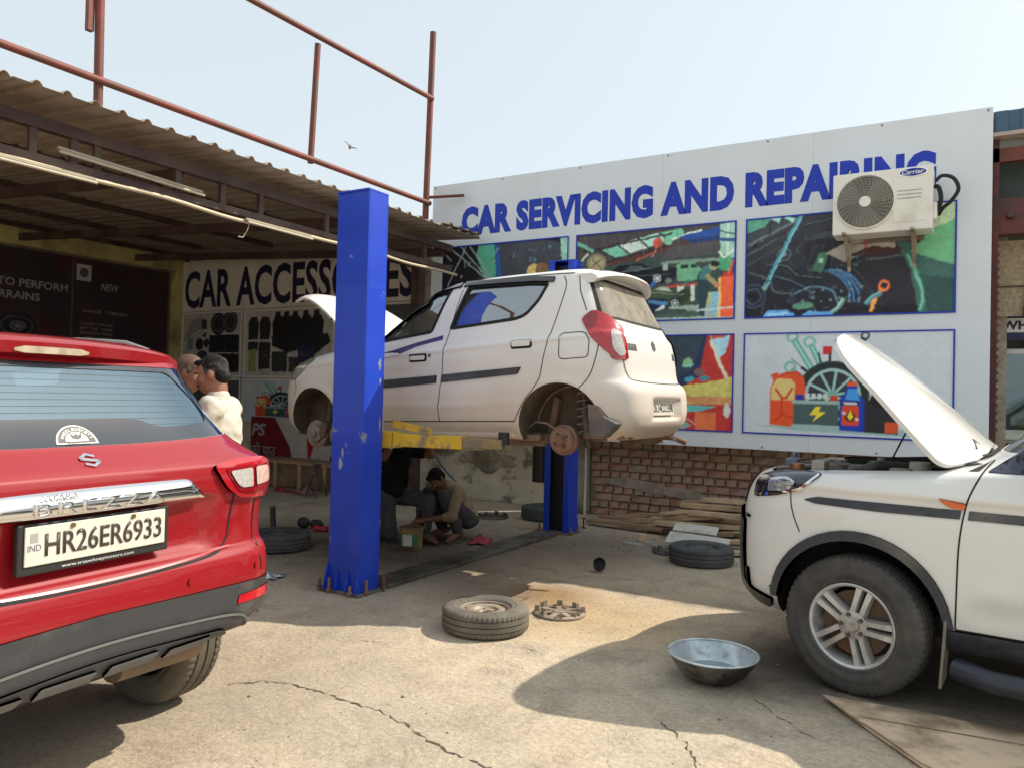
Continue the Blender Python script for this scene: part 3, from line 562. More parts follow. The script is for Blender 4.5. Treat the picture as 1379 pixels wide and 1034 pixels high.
A.poly([(.7, .27), (.9, .26), (.8, .20), (.72, .19)], (84, 176, 176)); A.poly([(.78, .2), (.9, .2), (.9, 0), (.78, 0)], (212, 104, 50)); A.ell(.96, .22, .02, (196, 196, 190), .08); A.ring(.735, .02, .055, .008, (196, 150, 150), 14, 30, 170); A.poly([(.66, .0), (.70, .10), (.76, .06), (.70, .0)], (110, 176, 172))
A.build('printed_picture', bb, FRONT, PX[1][0], PZ[1][0], PX[1][1] - PX[1][0], PZ[1][1] - PZ[1][0])
A = Art(1.75); A.rect(0, 0, 1, 1, (50, 58, 64)); engine_clutter(A, 60, 0, 0, 1, 1, [(90, 98, 100), (26, 28, 34), (60, 90, 120), (150, 150, 140)], 9)
A.build('printed_picture', bb, FRONT, PX[0][0], PZ[1][0], PX[0][1] - PX[0][0], PZ[1][1] - PZ[1][0])
def oil_art():
    """jerrycan, battery, oil bottle, tyre and spanners on white"""
    A = Art(1.84); A.rect(0, 0, 1, 1, (196, 204, 210)); A.poly([(.08, .09), (.3, .05), (.9, .03), (.92, .09), (.5, .11)], (150, 184, 184))
    for (x, y, x2, y2, wd) in ((.26, .93, .36, .62, .034), (.345, .88, .40, .66, .032), (.25, .64, .31, .56, .024)):
        A.line([(x, y), (x2, y2)], wd, (104, 170, 156)); d = .022; A.ring(x - .005, y + .02, .032, .013, (120, 182, 170), 14, -20, 250); A.line([(x + .006, y - .02), (x2, y2)], wd * .3, (160, 206, 194))
    A.line([(.25, .74), (.33, .62)], .005, (60, 70, 70)); A.line([(.30, .66), (.335, .61)], .016, (40, 50, 52)); A.line([(.385, .80), (.395, .70)], .010, (40, 50, 52)); A.rect(.405, .78, .45, .86, (196, 46, 52)); A.line([(.44, .79), (.44, .66)], .012, (50, 56, 56)); A.line([(.58, .86), (.6, .93)], .03, (60, 70, 74)); A.ring(.605, .955, .022, .01, (50, 58, 62))
    A.ell(.455, .40, .175, (54, 74, 72)); A.ell(.455, .40, .168, (38, 48, 50)); A.ell(.455, .40, .135, (160, 190, 186)); A.ell(.455, .40, .120, (56, 56, 66))
    for k in range(10):
        t = rad(36 * k + 10); A.line([(.455, .40), (.455 + .128 * math.cos(t), .40 + .128 * math.sin(t) * 1.84)], .012, (150, 196, 186))
    A.ell(.455, .40, .024, (120, 168, 156))
    A.poly([(.145, .10), (.275, .085), (.30, .12), (.325, .45), (.315, .56), (.29, .595), (.20, .60), (.165, .55), (.145, .45)], (216, 84, 48)); A.poly([(.15, .34), (.268, .34), (.272, .50), (.25, .545), (.18, .55), (.152, .46)], (214, 190, 120)); A.poly([(.145, .10), (.265, .085), (.268, .34), (.148, .34)], (222, 84, 44)); A.poly([(.145, .585), (.185, .61), (.195, .55), (.16, .53)], (214, 80, 50)); A.line([(.2, .57), (.22, .6), (.28, .61), (.30, .57)], .014, (206, 70, 44))
    for a, b_ in (((.172, .45), (.208, .36)), ((.26, .46), (.225, .36)), ((.205, .36), (.205, .18)), ((.205, .20), (.17, .13)), ((.208, .20), (.262, .17)), ((.208, .36), (.235, .36))): A.line([a, b_], .012, (206, 66, 36))
    A.poly([(.265, .10), (.485, .10), (.485, .32), (.265, .32)], (70, 92, 92)); A.poly([(.258, .31), (.49, .31), (.49, .345), (.258, .345)], (150, 178, 174)); A.poly([(.258, .085), (.49, .08), (.49, .11), (.258, .115)], (150, 184, 178)); A.rect(.275, .345, .315, .40, (36, 56, 150)); A.rect(.445, .345, .48, .395, (200, 64, 44))
    for k in range(4): A.rect(.325 + k * .029, .36, .345 + k * .029, .41, (196, 208, 204))
    A.poly([(.375, .285), (.40, .285), (.39, .235), (.425, .235), (.36, .14), (.38, .205), (.345, .205)], (236, 214, 60))
    A.poly([(.49, .07), (.605, .06), (.605, .35), (.57, .44), (.575, .485), (.525, .49), (.52, .44), (.49, .36)], (30, 62, 170)); A.poly([(.515, .36), (.585, .35), (.57, .46), (.53, .46)], (70, 150, 220)); A.rect(.525, .485, .572, .525, (222, 90, 50)); A.rect(.502, .12, .58, .345, (40, 40, 46)); A.rect(.502, .12, .58, .30, (216, 74, 44)); A.line([(.502, .24), (.58, .17)], .012, (220, 200, 186)); A.ell(.541, .20, .024, (30, 30, 32)); A.poly([(.541, .26), (.556, .20), (.541, .165), (.526, .20)], (236, 214, 60)); A.rect(.512, .31, .572, .33, (220, 220, 220))
    A.poly([(.605, .06), (.76, .05), (.76, .36), (.605, .36)], (44, 44, 50)); A.ell(.68, .36, .05, (34, 34, 40), .08); A.rect(.70, .06, .76, .16, (206, 84, 46))
    return A
oil_art().build('printed_picture', bb, FRONT, PX[2][0], PZ[1][0], PX[2][1] - PX[2][0], PZ[1][1] - PZ[1][0], m=print_mat('printed_poster', 1.35, .03), grain=.012, nx=300, warp=0, sat=1)
text_part('lettering', 'MOTOR', mat('print_white', (.75, .75, .75), .5), bb, FRONT, 5.19, 1.455, .115, .022, lift=0.019)

# ---------------------------------------------------------------- air conditioner outside unit
ac = thing('air_conditioner', 'white outdoor air conditioner unit on brackets over the signboard', 'air conditioner', (-1.15, 8.02, 3.08))
M_acw = mat('ivory_painted_metal', (0.84, 0.82, 0.74), 0.4, var=0.02, scale=3, dirt=(.66, .62, .53), dirt_amt=-.02)
M_grill = mat('grille_wire', (0.42, 0.41, 0.36), 0.5)
cas = MB(); cx, cz, fr_ = 0.29, 0.30, 0.258
cas.box((.43, .153, .295), (.86, .294, .59)); cas.build('casing', M_acw, ac, bevel=0.012)
MB().cyl((cx, .0055, cz), (cx, .002, cz), fr_ - .012, n=40).build('fan_well', mat('dark_olive_recess', (.05, .048, .03), .8), ac)
blade = MB()
for k in range(3):
    for q in range(5):
        a0, a1 = rad(120 * k + q * 14), rad(120 * k + q * 14 + 14); ys = -.006 - q * .0015
        blade.add([(cx + .06 * math.cos(a0), ys, cz + .06 * math.sin(a0)), (cx + .235 * math.cos(a0), ys, cz + .235 * math.sin(a0)), (cx + .235 * math.cos(a1), ys - .0015, cz + .235 * math.sin(a1)), (cx + .06 * math.cos(a1), ys - .0015, cz + .06 * math.sin(a1))], [(0, 1, 2, 3)])
blade.build('fan_blade', mat('fan_plastic', (.14, .13, .10), .6), ac)
gr = MB()
for k in range(1, 14): gr.tube([(cx + (.052 + k * .0152) * math.cos(rad(t)), -.022, cz + (.052 + k * .0152) * math.sin(rad(t))) for t in range(0, 360, 10)], .0026, 5, closed=True)
for k in range(36):
    a = rad(k * 10); gr.tube([(cx + .05 * math.cos(a), -.024, cz + .05 * math.sin(a)), (cx + .15 * math.cos(a + .1), -.026, cz + .15 * math.sin(a + .1)), (cx + .25 * math.cos(a + .22), -.02, cz + .25 * math.sin(a + .22))], .0018, 4)
gr.build('fan_grille', M_grill, ac)
MB().lathe([(fr_ + .004, .0), (fr_ + .004, .024), (fr_ - .012, .028), (fr_ - .014, .0)], 44, M=tm(cx, .004, cz) @ rot_m('X', 90), closed=True).build('grille_rim', M_acw, ac, smooth=50)
MB().cyl((cx, -.03, cz), (cx, -.018, cz), .05, .054, n=28).build('grille_hub', M_acw, ac, smooth=40)
MB().box((.665, .004, .28), (.27, .008, .40)).build('service_panel', M_acw, ac, bevel=0.006)
sl_ = MB()
for k in range(3): sl_.box((.665, -.001, .30 + k * .035), (.2, .006, .006))
sl_.build('panel_slot', mat('slot_grey', (.3, .29, .26), .6), ac)
A = Art(2.2); A.ell(.5, .5, .5, (220, 222, 226), .5); A.ell(.5, .5, .47, (24, 40, 120), .46)
A.build('badge', ac, FRONT, .575, .50, .235, .075, lift=.001, blur=0, grain=0, nx=60, warp=0, sat=1)
text_part('badge_lettering', 'Carrier', mat('print_white', (.75, .75, .75), .5), ac, FRONT, .60, .518, .185, .042, bold=.02, lift=.003, shear=.25)
MB().box((.875, .13, .17), (.035, .2, .16), taper=.9).build('valve_cover', M_acw, ac, bevel=.01)
for x in (.12, .70):
    b_ = MB(); b_.box((x, .10, -.012), (.035, .46, .022)); b_.bar((x, -.02, -.012), (x, .33, -.26), .03, .022); b_.box((x, .325, -.16), (.03, .02, .30)); b_.build('bracket', mat('galvanised_bracket', (.42, .38, .30), .5, .3, dirt=(.3, .18, .1), dirt_amt=.2), ac)
hs = MB(); hs.tube(curve3([(.875, .12, .46), (.93, .10, .50), (1.02, .08, .46), (1.06, .10, .36), (1.0, .16, .27), (.93, .22, .22), (.90, .36, .20)]), .017, 8); hs.tube(curve3([(.87, .16, .42), (.90, .13, .40), (.92, .15, .30), (.90, .2, .22), (.88, .36, .2)]), .02, 8)
hs.build('refrigerant_hose', mat('black_foam', (.025, .027, .03), .8), ac, smooth=60)

# ---------------------------------------------------------------- building at the right edge
rb = thing('service_bay', 'red steel framed service bay with bamboo blind right of the signboard', 'building', (0.20, 8.55, 0))
M_dred = mat('dark_red_steel', (0.13, 0.030, 0.028), 0.6, var=0.25, scale=9, bump=0.15, bscale=60, dirt=(0.07, 0.03, 0.025), dirt_amt=0.25)
MB().box((.0, .08, 2.0), (.075, .14, 4.0)).build('steel_column', M_dred, rb)
for k in range(24): MB().box((.042, .02, 1.25 + k * .075), (.022, .04, .03)).build('rib', M_redsteel, rb)
MB().box((2.1, .10, 3.25), (4.4, .16, .34)).build('steel_beam', M_dred, rb)
MB().box((2.1, .05, 3.83), (4.4, .08, .13)).build('steel_beam', M_redsteel, rb)
MB().cyl((.13, .03, 3.25), (.13, -.05, 3.25), .035, .03, n=14).build('pipe_stub', M_darksteel, rb)
e = MB()
for k in range(44): e.box((-.15 + k * .1, -.05 + (.012 if k % 2 else 0), 4.12), (.1, .06, .2))
e.build('roof_edge', mat('blue_roof_sheet', lin((62, 92, 118)), .5, var=.15, scale=4), rb)
MB().box((2.2, 2.6, 4.18), (4.6, 5.3, .05)).build('roof_sheet', mat('blue_roof_sheet', lin((62, 92, 118)), .5), rb)
MB().box((4.45, 2.6, 2.05), (.1, 5.2, 4.1)).build('end_wall', M_plaster, rb)
MB().box((2.1, .0, 4.0), (4.4, .2, .035)).build('roof_trim', mat('pale_trim', (.45, .36, .33), .6), rb)
MB().box((2.1, .35, 3.6), (4.4, .03, .5)).build('fascia', mat('dark_green_sheet', (.05, .075, .07), .5, var=.2, scale=3), rb)
bd = MB()
for k in range(50): bd.cyl((.03, .30 + .002 * (k % 3), 3.06 - k * .0147), (.27, .30, 3.06 - k * .0147), .0072, n=6)
for k in range(50): bd.cyl((.33, .30 + .002 * (k % 3), 3.06 - k * .0147), (1.4, .30, 3.06 - k * .0147), .0072, n=6)
bd.build('bamboo_blind', mat('bamboo', (.50, .41, .27), .8, var=.25, scale=30), rb)
MB().box((.30, .28, 2.7), (.03, .04, .75), R=Euler((0, .10, 0)).to_matrix()).build('blind_strap', M_darksteel, rb); MB().box((.15, .285, 2.62), (.26, .01, .012)).build('blind_strap', M_darksteel, rb)
sg = MB().box((1.15, .55, 2.40), (2.4, .03, .56)).build('banner', mat('navy_banner', lin((30, 36, 84)), .5), rb)
FB = tm(.0, .53, 0) @ FRONT
MB().add([FB @ Vector(p) for p in ((.20, 2.385, .006), (1.9, 2.385, .006), (1.9, 2.525, .006), (.20, 2.525, .006))], [(0, 1, 2, 3)]).build('white_band', mat('print_white', (.75, .75, .75), .5), sg)
MB().add([FB @ Vector(p) for p in ((.05, 2.195, .006), (1.9, 2.195, .006), (1.9, 2.335, .006), (.05, 2.335, .006))], [(0, 1, 2, 3)]).build('white_band', mat('print_white', (.75, .75, .75), .5), sg)
text_part('lettering', 'INS', M_navyprint, sg, FB, .235, 2.41, .2, .09, bold=.04, lift=.009)
text_part('lettering', 'WHEE', M_navyprint, sg, FB, .085, 2.22, .36, .09, bold=.04, lift=.009)
MB().box((2.2, 1.2, 1.9), (4.2, .06, 3.8)).build('back_panel', mat('shop_blue_green', lin((74, 92, 96)), .6, var=.5, scale=2.2, dirt=lin((130, 120, 90)), dirt_amt=.3, dscale=2.6), rb)
sh = MB()
for k in range(9): sh.box((2.2, 1.10, 1.55 + k * .055), (4.2, .04, .045))
sh.build('blue_shutter', mat('blue_shutter', lin((58, 108, 150)), .5, var=.2, scale=3), rb)
for k in range(5): MB().box((.35 + k * .8, .75, 1.2), (.04, .04, 2.0)).build('window_mullion', mat('aluminium', (.5, .5, .5), .4, .6), rb)
MB().box((2.2, .75, 2.02), (4.2, .05, .05)).build('window_rail', mat('aluminium', (.5, .5, .5), .4, .6), rb)
MB().box((2.2, .76, 1.1), (4.2, .008, 1.8)).build('window_pane', glass('shop_glass', (.75, .85, .82), .12), rb)
fl_ = MB()
R = random.Random(4)
for k in range(60):
    p = Vector((.45 + R.uniform(-.12, .12), .62 + R.uniform(-.05, .05), 1.93 + R.uniform(-.12, .1))); a = R.uniform(0, 6.3); d = Vector((math.cos(a), .3 * R.uniform(-1, 1), math.sin(a))) * .035; n_ = Vector((-d.z, 0, d.x)) * .3
    fl_.add([p, p + d * .5 + n_, p + d, p + d * .5 - n_], [(0, 1, 2, 3)])
hp = thing('hanging_plant', 'small green trailing plant hanging under the blue banner', 'plant', (.22, 8.55, 0))
fl_.build('leaves', mat('leaf_green', (.12, .2, .05), .6, var=.4, scale=20), hp)
MB().cyl((.45, .62, 1.93), (.45, .62, 2.16), .004, n=6).build('stem', M_darksteel, hp)
wc = thing('reflected_car_block', 'pale block added for a car reflected in the shop window at the right edge', 'stand-in block', (.3, 9.42, 0))  # added block, its pale shape stands in for a car's reflection
MB().prism([(0, .9), (1.6, .9), (1.6, 1.45), (.55, 1.45), (.2, 1.2)], -.15, .15, FRONT).build('reflection_block', mat('pale_reflection', (.5, .55, .53), .4, var=.2, scale=3), wc, bevel=.02)
MB().box((.8, 0, .45), (1.6, .3, .9)).build('plinth', mat('grey_plinth', (.3, .32, .32), .6), wc)

# ---------------------------------------------------------------- building behind: blue shed roof seen over the canopy
bs = thing('back_shed', 'blue sheet metal shed rising behind the corrugated canopy', 'building', (-10.2, 10.2, 0))
MB().box((1.9, 1.5, 1.85), (4.0, 3.0, 3.7)).build('wall', mat('blue_sheet_wall', lin((50, 112, 176)), .5, var=.15, scale=3), bs)
rf = MB()
for k in range(14): rf.box((-.1 + k * .3, 1.4, 4.02 + (.02 if k % 2 else 0)), (.3, 3.4, .035), R=Euler((.10, 0, 0)).to_matrix())
rf.build('roof', mat('blue_roof_sheet', lin((62, 92, 118)), .5, var=.15, scale=4), bs)

# ---------------------------------------------------------------- corrugated canopy
cn = thing('corrugated_canopy', 'rusty corrugated sheet canopy on dark steel trusses over the workshop', 'canopy', (-5.36, 0, 0))
M_sheet = mat('weathered_sheet', (0.33, 0.28, 0.225), 0.65, metal=0.2, var=0.12, scale=1.5, bump=0.1, bscale=30, dirt=(0.20, 0.14, 0.10), dirt_amt=0.12, dscale=1.6, dirt_sharp=.3)
SLOPE = 0.055
def sheet_mesh(n_ribs, pitch, length):
    prof = []
    for i in range(n_ribs):
        y = i * pitch; prof += [(y, 0), (y + pitch * .58, 0), (y + pitch * .66, .022), (y + pitch * .71, .030), (y + pitch * .80, .030), (y + pitch * .86, .022), (y + pitch * .94, 0)]
    prof.append((n_ribs * pitch + .02, 0.001)); v = []; f = []; mb = MB(); nx = 14
    for j in range(nx + 1):
        for (y, z) in prof: v.append((-length * j / nx, y, z + SLOPE * length * j / nx))
    k = len(prof)
    for j in range(nx):
        for i in range(k - 1): f.append((j * k + i, j * k + i + 1, (j + 1) * k + i + 1, (j + 1) * k + i))
    mb.add(v, f); return mb.mesh('roof_sheet', M_sheet, 25)
sm_ = sheet_mesh(4, .202, 6.9); sm_b = sheet_mesh(3, .17, 5.9)
for k in range(14):
    o = inst(sm_, 'roof_sheet', cn, (random.uniform(-.015, .02), -2.98 + k * .80, 3.435 + (.004 if k % 2 else 0)), (0, 0, 0))
    so_ = o.modifiers.new('thickness', 'SOLIDIFY'); so_.thickness = .003
o = inst(sm_, 'roof_sheet', cn, (.02, 7.4, 3.465), (0.02, 0, 0.012))
for k in range(2):
    o = inst(sm_b, 'roof_sheet', cn, (-1.02, 8.20 + k * .46, 3.435 + 1.02 * SLOPE + .006), (0, 0, 0)); so_ = o.modifiers.new('thickness', 'SOLIDIFY'); so_.thickness = .003
Ycan0, Ycan1 = -2.8, 8.05
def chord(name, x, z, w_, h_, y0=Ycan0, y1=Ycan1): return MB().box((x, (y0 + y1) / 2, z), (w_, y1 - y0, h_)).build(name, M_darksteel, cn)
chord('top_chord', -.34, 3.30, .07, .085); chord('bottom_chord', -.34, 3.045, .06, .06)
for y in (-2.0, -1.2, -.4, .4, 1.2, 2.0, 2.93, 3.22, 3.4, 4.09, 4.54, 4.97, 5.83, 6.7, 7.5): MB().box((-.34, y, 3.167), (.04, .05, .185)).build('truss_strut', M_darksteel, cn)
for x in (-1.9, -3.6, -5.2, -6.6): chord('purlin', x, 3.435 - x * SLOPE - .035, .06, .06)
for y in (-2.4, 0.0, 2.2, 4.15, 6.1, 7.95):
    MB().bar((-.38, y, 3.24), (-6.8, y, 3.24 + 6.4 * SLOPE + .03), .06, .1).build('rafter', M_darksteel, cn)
MB().box((-1.36, 8.72, 1.65), (.14, .14, 3.3)).build('support_post', M_darksteel, cn); MB().box((-1.36, 8.3, 3.27), (.1, 1.0, .1)).build('post_bracket', M_darksteel, cn)
MB().box((-.72, -2.4, 1.65), (.14, .14, 3.3)).build('support_post', M_darksteel, cn)
cd = MB(); pts = []
for i in range(60):
    y = -2.6 + i * .182; pts.append((-.30, y, 2.985 + .012 * math.sin(y * 2.3) + .008 * math.sin(y * 5.1)))
cd.tube(pts, .018, 8); tag(cd.build('cable_conduit', M_pvc, None, smooth=60, loc=(-5.36, 0, 0)), 'cream plastic conduit sagging along the canopy truss', 'conduit')
M_tube = mat('opal_tube', (.50, .45, .34), .5); 
def tube_light(p0, p1, label):
    t = thing('tube_light', label, 'lamp', p0, group='tube lights on the canopy'); d = Vector(p1) - Vector(p0)
    MB().cyl((0, 0, 0), d, .012, n=10).build('tube', M_tube, t, smooth=50); MB().bar(Vector((-.03, 0, .03)), d + Vector((-.03, 0, .03)), .03, .02).build('batten', mat('cream_batten', (.40, .35, .26), .6), t)
tube_light((-5.62, 3.08, 3.12), (-5.62, 4.30, 3.09), 'long white tube lamp slung across the canopy truss struts')
tube_light((-5.60, 1.9, 2.95), (-5.60, 3.35, 2.955), 'tube lamp under the cream conduit nearest the photo edge')
tube_light((-5.60, 4.75, 2.955), (-5.60, 5.55, 2.95), 'tube lamp under the conduit nearest the blue lift post')
wr = MB(); wr.tube([(-5.66, 4.83, 3.0), (-5.66, 4.80, 2.9), (-5.66, 4.75, 2.82), (-5.66, 4.70, 2.82)], .004, 5); tag(wr.build('hanging_wire', M_pvc), 'short bent wire dangling from the canopy conduit', 'wire')
# ---------------------------------------------------------------- red pipe frame over the canopy
pf = thing('pipe_scaffold', 'red oxide steel pipe frame standing above the canopy roof', 'frame', (-6.2, 0, 0))
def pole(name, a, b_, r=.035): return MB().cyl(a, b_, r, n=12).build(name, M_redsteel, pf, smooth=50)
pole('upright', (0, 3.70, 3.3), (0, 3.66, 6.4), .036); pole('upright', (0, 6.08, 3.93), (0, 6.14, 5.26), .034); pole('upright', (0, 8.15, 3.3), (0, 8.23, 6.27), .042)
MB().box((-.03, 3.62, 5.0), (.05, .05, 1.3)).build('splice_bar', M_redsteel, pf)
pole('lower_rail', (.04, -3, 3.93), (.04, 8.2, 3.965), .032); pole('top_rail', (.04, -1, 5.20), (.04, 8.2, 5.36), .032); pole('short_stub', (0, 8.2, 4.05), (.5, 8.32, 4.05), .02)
# ---------------------------------------------------------------- shop wall at the left with dark posters
lw = thing('shop_wall', 'dark shop wall with yellow lintel and tyre posters under the canopy', 'wall', (-12.25, 0, 0))
MB().box((-.1, 3.4, 1.95), (.2, 11.4, 3.9)).build('wall_panel', mat('dim_wall', (.16, .15, .13), .9, var=.2, scale=3), lw)
MB().box((.08, 3.3, 3.63), (.16, 11.2, .26)).build('lintel', M_yellow_wall, lw, bevel=.01)
MB().box((.1, 8.84, 1.75), (.2, .24, 3.5)).build('corner_pier', M_yellow_wall, lw, bevel=.01)
M_poster = mat('dark_poster', (.028, .022, .03), .5, var=.4, scale=1.5, dirt=(.06, .012, .018), dirt_amt=.2, dscale=1.2)
M_pwhite = mat('dull_white_print', (.34, .34, .37), .6)
EL = tm(.035, 0, 0) @ EAST
def poster(y0, y1, z0, z1): 
    return MB().box((.018, (y0 + y1) / 2, (z0 + z1) / 2), (.03, y1 - y0, z1 - z0)).build('poster', M_poster, lw, bevel=.003)
p_ = poster(2.2, 6.95, 1.2, 3.47)
text_part('lettering', 'PREPARED TO PERFORM', M_pwhite, p_, EL, 5.02, 2.90, 1.87, .12, bold=.02, lift=.002); text_part('lettering', 'ON ALL TERRAINS', M_pwhite, p_, EL, 5.02, 2.71, 1.45, .12, bold=.02, lift=.002)
A = Art(1.4)
for x in (.3, .72): A.ell(x, .5, .17, (30, 30, 34), .30); A.ring(x, .5, .15, .02, (62, 62, 70)); A.wheel(x + .01, .5, .105, (20, 20, 22), (96, 96, 104), 8, (36, 36, 40))
A.build('printed_tyres', p_, EL, 5.0, 1.95, 1.6, .72, lift=.002)
text_part('lettering', 'ALL TERRAIN   SIDEWALL', M_pwhite, p_, EL, 5.15, 1.83, 1.4, .05, lift=.002)
p_ = poster(7.0, 8.66, 1.2, 3.47)
text_part('lettering', 'NEW', M_pwhite, p_, EL, 7.42, 3.0, .32, .12, bold=.02, shear=.25, lift=.002); text_part('lettering', 'RANGE  TUBELESS', M_pwhite, p_, EL, 7.15, 2.62, .75, .05, lift=.002)
for k, s_ in enumerate(('LONGER TYRE LIFE', 'BETTER GRIP', 'SMOOTH RIDE', 'LOW NOISE')): text_part('lettering', s_, M_pwhite, p_, EL, 7.1, 2.42 - k * .075, .55, .04, lift=.002)
A = Art(1.0); A.rect(.0, 0, 1, 1, (150, 152, 156)); A.ell(.5, .5, .3, (70, 72, 76)); A.build('printed_badge', p_, EL, 7.02, 3.12, .24, .26, lift=.002)
A = Art(1.0); A.poly([(0, 0), (.4, 0), (.1, 1), (0, 1)], (86, 20, 26)); A.poly([(.7, .3), (1, 0), (1, .9), (.85, .6)], (86, 20, 30)); A.build('printed_flash', p_, EL, 7.0, 1.25, 1.6, 1.0, lift=.002)
# ---------------------------------------------------------------- accessories banner on the back wall
ab = thing('accessories_banner', 'grey white car accessories banner under the canopy roof', 'sign', (-12.02, 8.82, 0))
MB().box((2.63, .02, 2.3), (5.3, .04, 2.75)).build('banner_sheet', mat('dusty_vinyl', (.76, .73, .69), .6, var=.06, scale=1.5, dirt=(.60, .56, .50), dirt_amt=.05, dirt_sharp=.4), ab, bevel=.004)
text_part('lettering', 'CAR ACCESSORIES', M_navyprint, ab, FRONT, .05, 2.84, 5.1, .66, bold=.028, space=1.02)
BP = ((.04, 1.52), (1.66, 3.60), (3.72, 5.2)); BPZ = ((1.68, 2.74), (.96, 1.60))
A = Art(1.4); A.rect(0, 0, 1, 1, (150, 146, 142))
for k in range(5): A.line([(.03 + k * .06, .55 + k * .05), (.10 + k * .05, .75), (.2 + k * .04, .92)], .014, (36, 36, 40))
A.rect(.33, .74, .42, .9, (44, 44, 48)); A.poly([(.33, .64), (.42, .7), (.4, .6)], (38, 38, 42)); A.ell(.62, .82, .13, (34, 34, 38)); A.ell(.82, .85, .13, (40, 40, 44)); A.ring(.62, .82, .10, .02, (70, 70, 74)); A.ring(.82, .85, .10, .02, (74, 74, 78))
A.rect(.47, .36, .98, .64, (30, 30, 36)); A.ell(.3, .5, .07, (36, 36, 40)); A.ell(.42, .52, .05, (36, 36, 40)); A.rect(.08, .42, .18, .6, (90, 110, 116)); A.rect(.5, .05, .98, .34, (26, 26, 32)); A.ell(.2, .2, .15, (40, 40, 46), .12); A.ell(.35, .3, .1, (46, 46, 52), .1)
engine_clutter(A, 40, .47, .05, .98, .64, [(60, 60, 66), (20, 20, 24), (84, 84, 90)], 2)
A.build('printed_picture', ab, FRONT, BP[0][0], BPZ[0][0], BP[0][1] - BP[0][0], BPZ[0][1] - BPZ[0][0])
A = Art(1.83); A.rect(0, 0, 1, 1, (158, 154, 150))
for x in (.03, .17): A.poly([(x, .55), (x + .12, .55), (x + .13, .80), (x + .10, .9), (x + .02, .9), (x - .005, .8)], (38, 38, 42)); A.rect(x, .38, x + .12, .52, (42, 42, 46))
for x in (.32, .42, .52, .64, .76):
    A.poly([(x, .45), (x + .13, .45), (x + .14, .80), (x + .11, .9), (x + .02, .9), (x, .8)], (28, 28, 32)); A.rect(x + .03, .89, x + .09, .97, (32, 32, 36))
A.poly([(.3, .6), (.95, .62), (.98, .5), (.8, .3), (.66, .4), (.5, .34), (.34, .44)], (30, 30, 36)); A.rect(.04, .06, .13, .40, (120, 132, 74)); A.rect(.16, .10, .30, .5, (40, 42, 44)); A.rect(.32, .06, .5, .36, (46, 46, 48)); A.rect(.62, .12, .8, .44, (34, 36, 70)); A.rect(.52, .06, .62, .28, (54, 54, 56))
engine_clutter(A, 60, .15, .05, .85, .4, [(70, 70, 74), (24, 24, 28), (100, 100, 100), (60, 70, 60)], 6)
A.build('printed_picture', ab, FRONT, BP[1][0], BPZ[0][0], BP[1][1] - BP[1][0], BPZ[0][1] - BPZ[0][0])
oil_art().build('printed_picture', ab, FRONT, BP[1][0], BPZ[1][0], BP[1][1] - BP[1][0], BPZ[1][1] - BPZ[1][0], m=print_mat('printed_dull', 1.0, .05), grain=.03, warp=0, sat=.9)
A = Art(1.83); A.rect(0, 0, 1, 1, (70, 70, 74)); engine_clutter(A, 50, 0, 0, 1, 1, [(110, 110, 110), (30, 30, 36)], 8)
for a in (0, 2):
    A.build('printed_picture', ab, FRONT, BP[a][0], BPZ[1][0], BP[a][1] - BP[a][0], BPZ[1][1] - BPZ[1][0])
A.build('printed_picture', ab, FRONT, BP[2][0], BPZ[0][0], BP[2][1] - BP[2][0], BPZ[0][1] - BPZ[0][0])
ln = MB()
for (a, b_, c, d) in ((1.585, 1.60, .96, 2.74), (0.0, 5.2, 2.77, 2.78), (0.0, 5.2, 1.635, 1.645)): ln.add([FRONT @ Vector(p) for p in ((a, c, .024), (b_, c, .024), (b_, d, .024), (a, d, .024))], [(0, 1, 2, 3)])
ln.build('divider_line', mat('grey_print', (.22, .22, .23), .5), ab)
# leaning red and white board below it
lb = thing('leaning_board', 'dark red and white lettered board standing below the accessories banner', 'sign', (-9.9, 8.62, 0.0))
MB().box((1.2, .02, .52), (2.5, .03, 1.02)).build('board_face', mat('dusty_white_board', (.5, .48, .45), .6), lb)
A = Art(2.45); A.rect(0, 0, 1, 1, (150, 146, 142)); A.poly([(0, 0), (.42, 0), (.36, .55), (.22, 1), (0, 1)], (92, 22, 26)); A.poly([(.5, .72), (.58, .72), (.52, .3)], (130, 22, 30)); A.poly([(.60, .45), (.66, 0), (.55, 0)], (26, 24, 26)); A.poly([(.7, .5), (.8, 0), (.68, 0)], (34, 32, 34))
A.build('printed_panel', lb, FRONT, -.04, .02, 2.48, 1.0, lift=.006, grain=.03, warp=0, sat=1)
text_part('lettering', 'PS', M_pwhite, lb, FRONT, .0, .72, .32, .2, bold=.03, lift=.025, shear=.2); text_part('lettering', 'फी पाउ', M_pwhite, lb, FRONT, .0, .42, .55, .2, lift=.025); text_part('lettering', '475', M_pwhite, lb, FRONT, .45, .28, .22, .07, bold=.02, lift=.025)

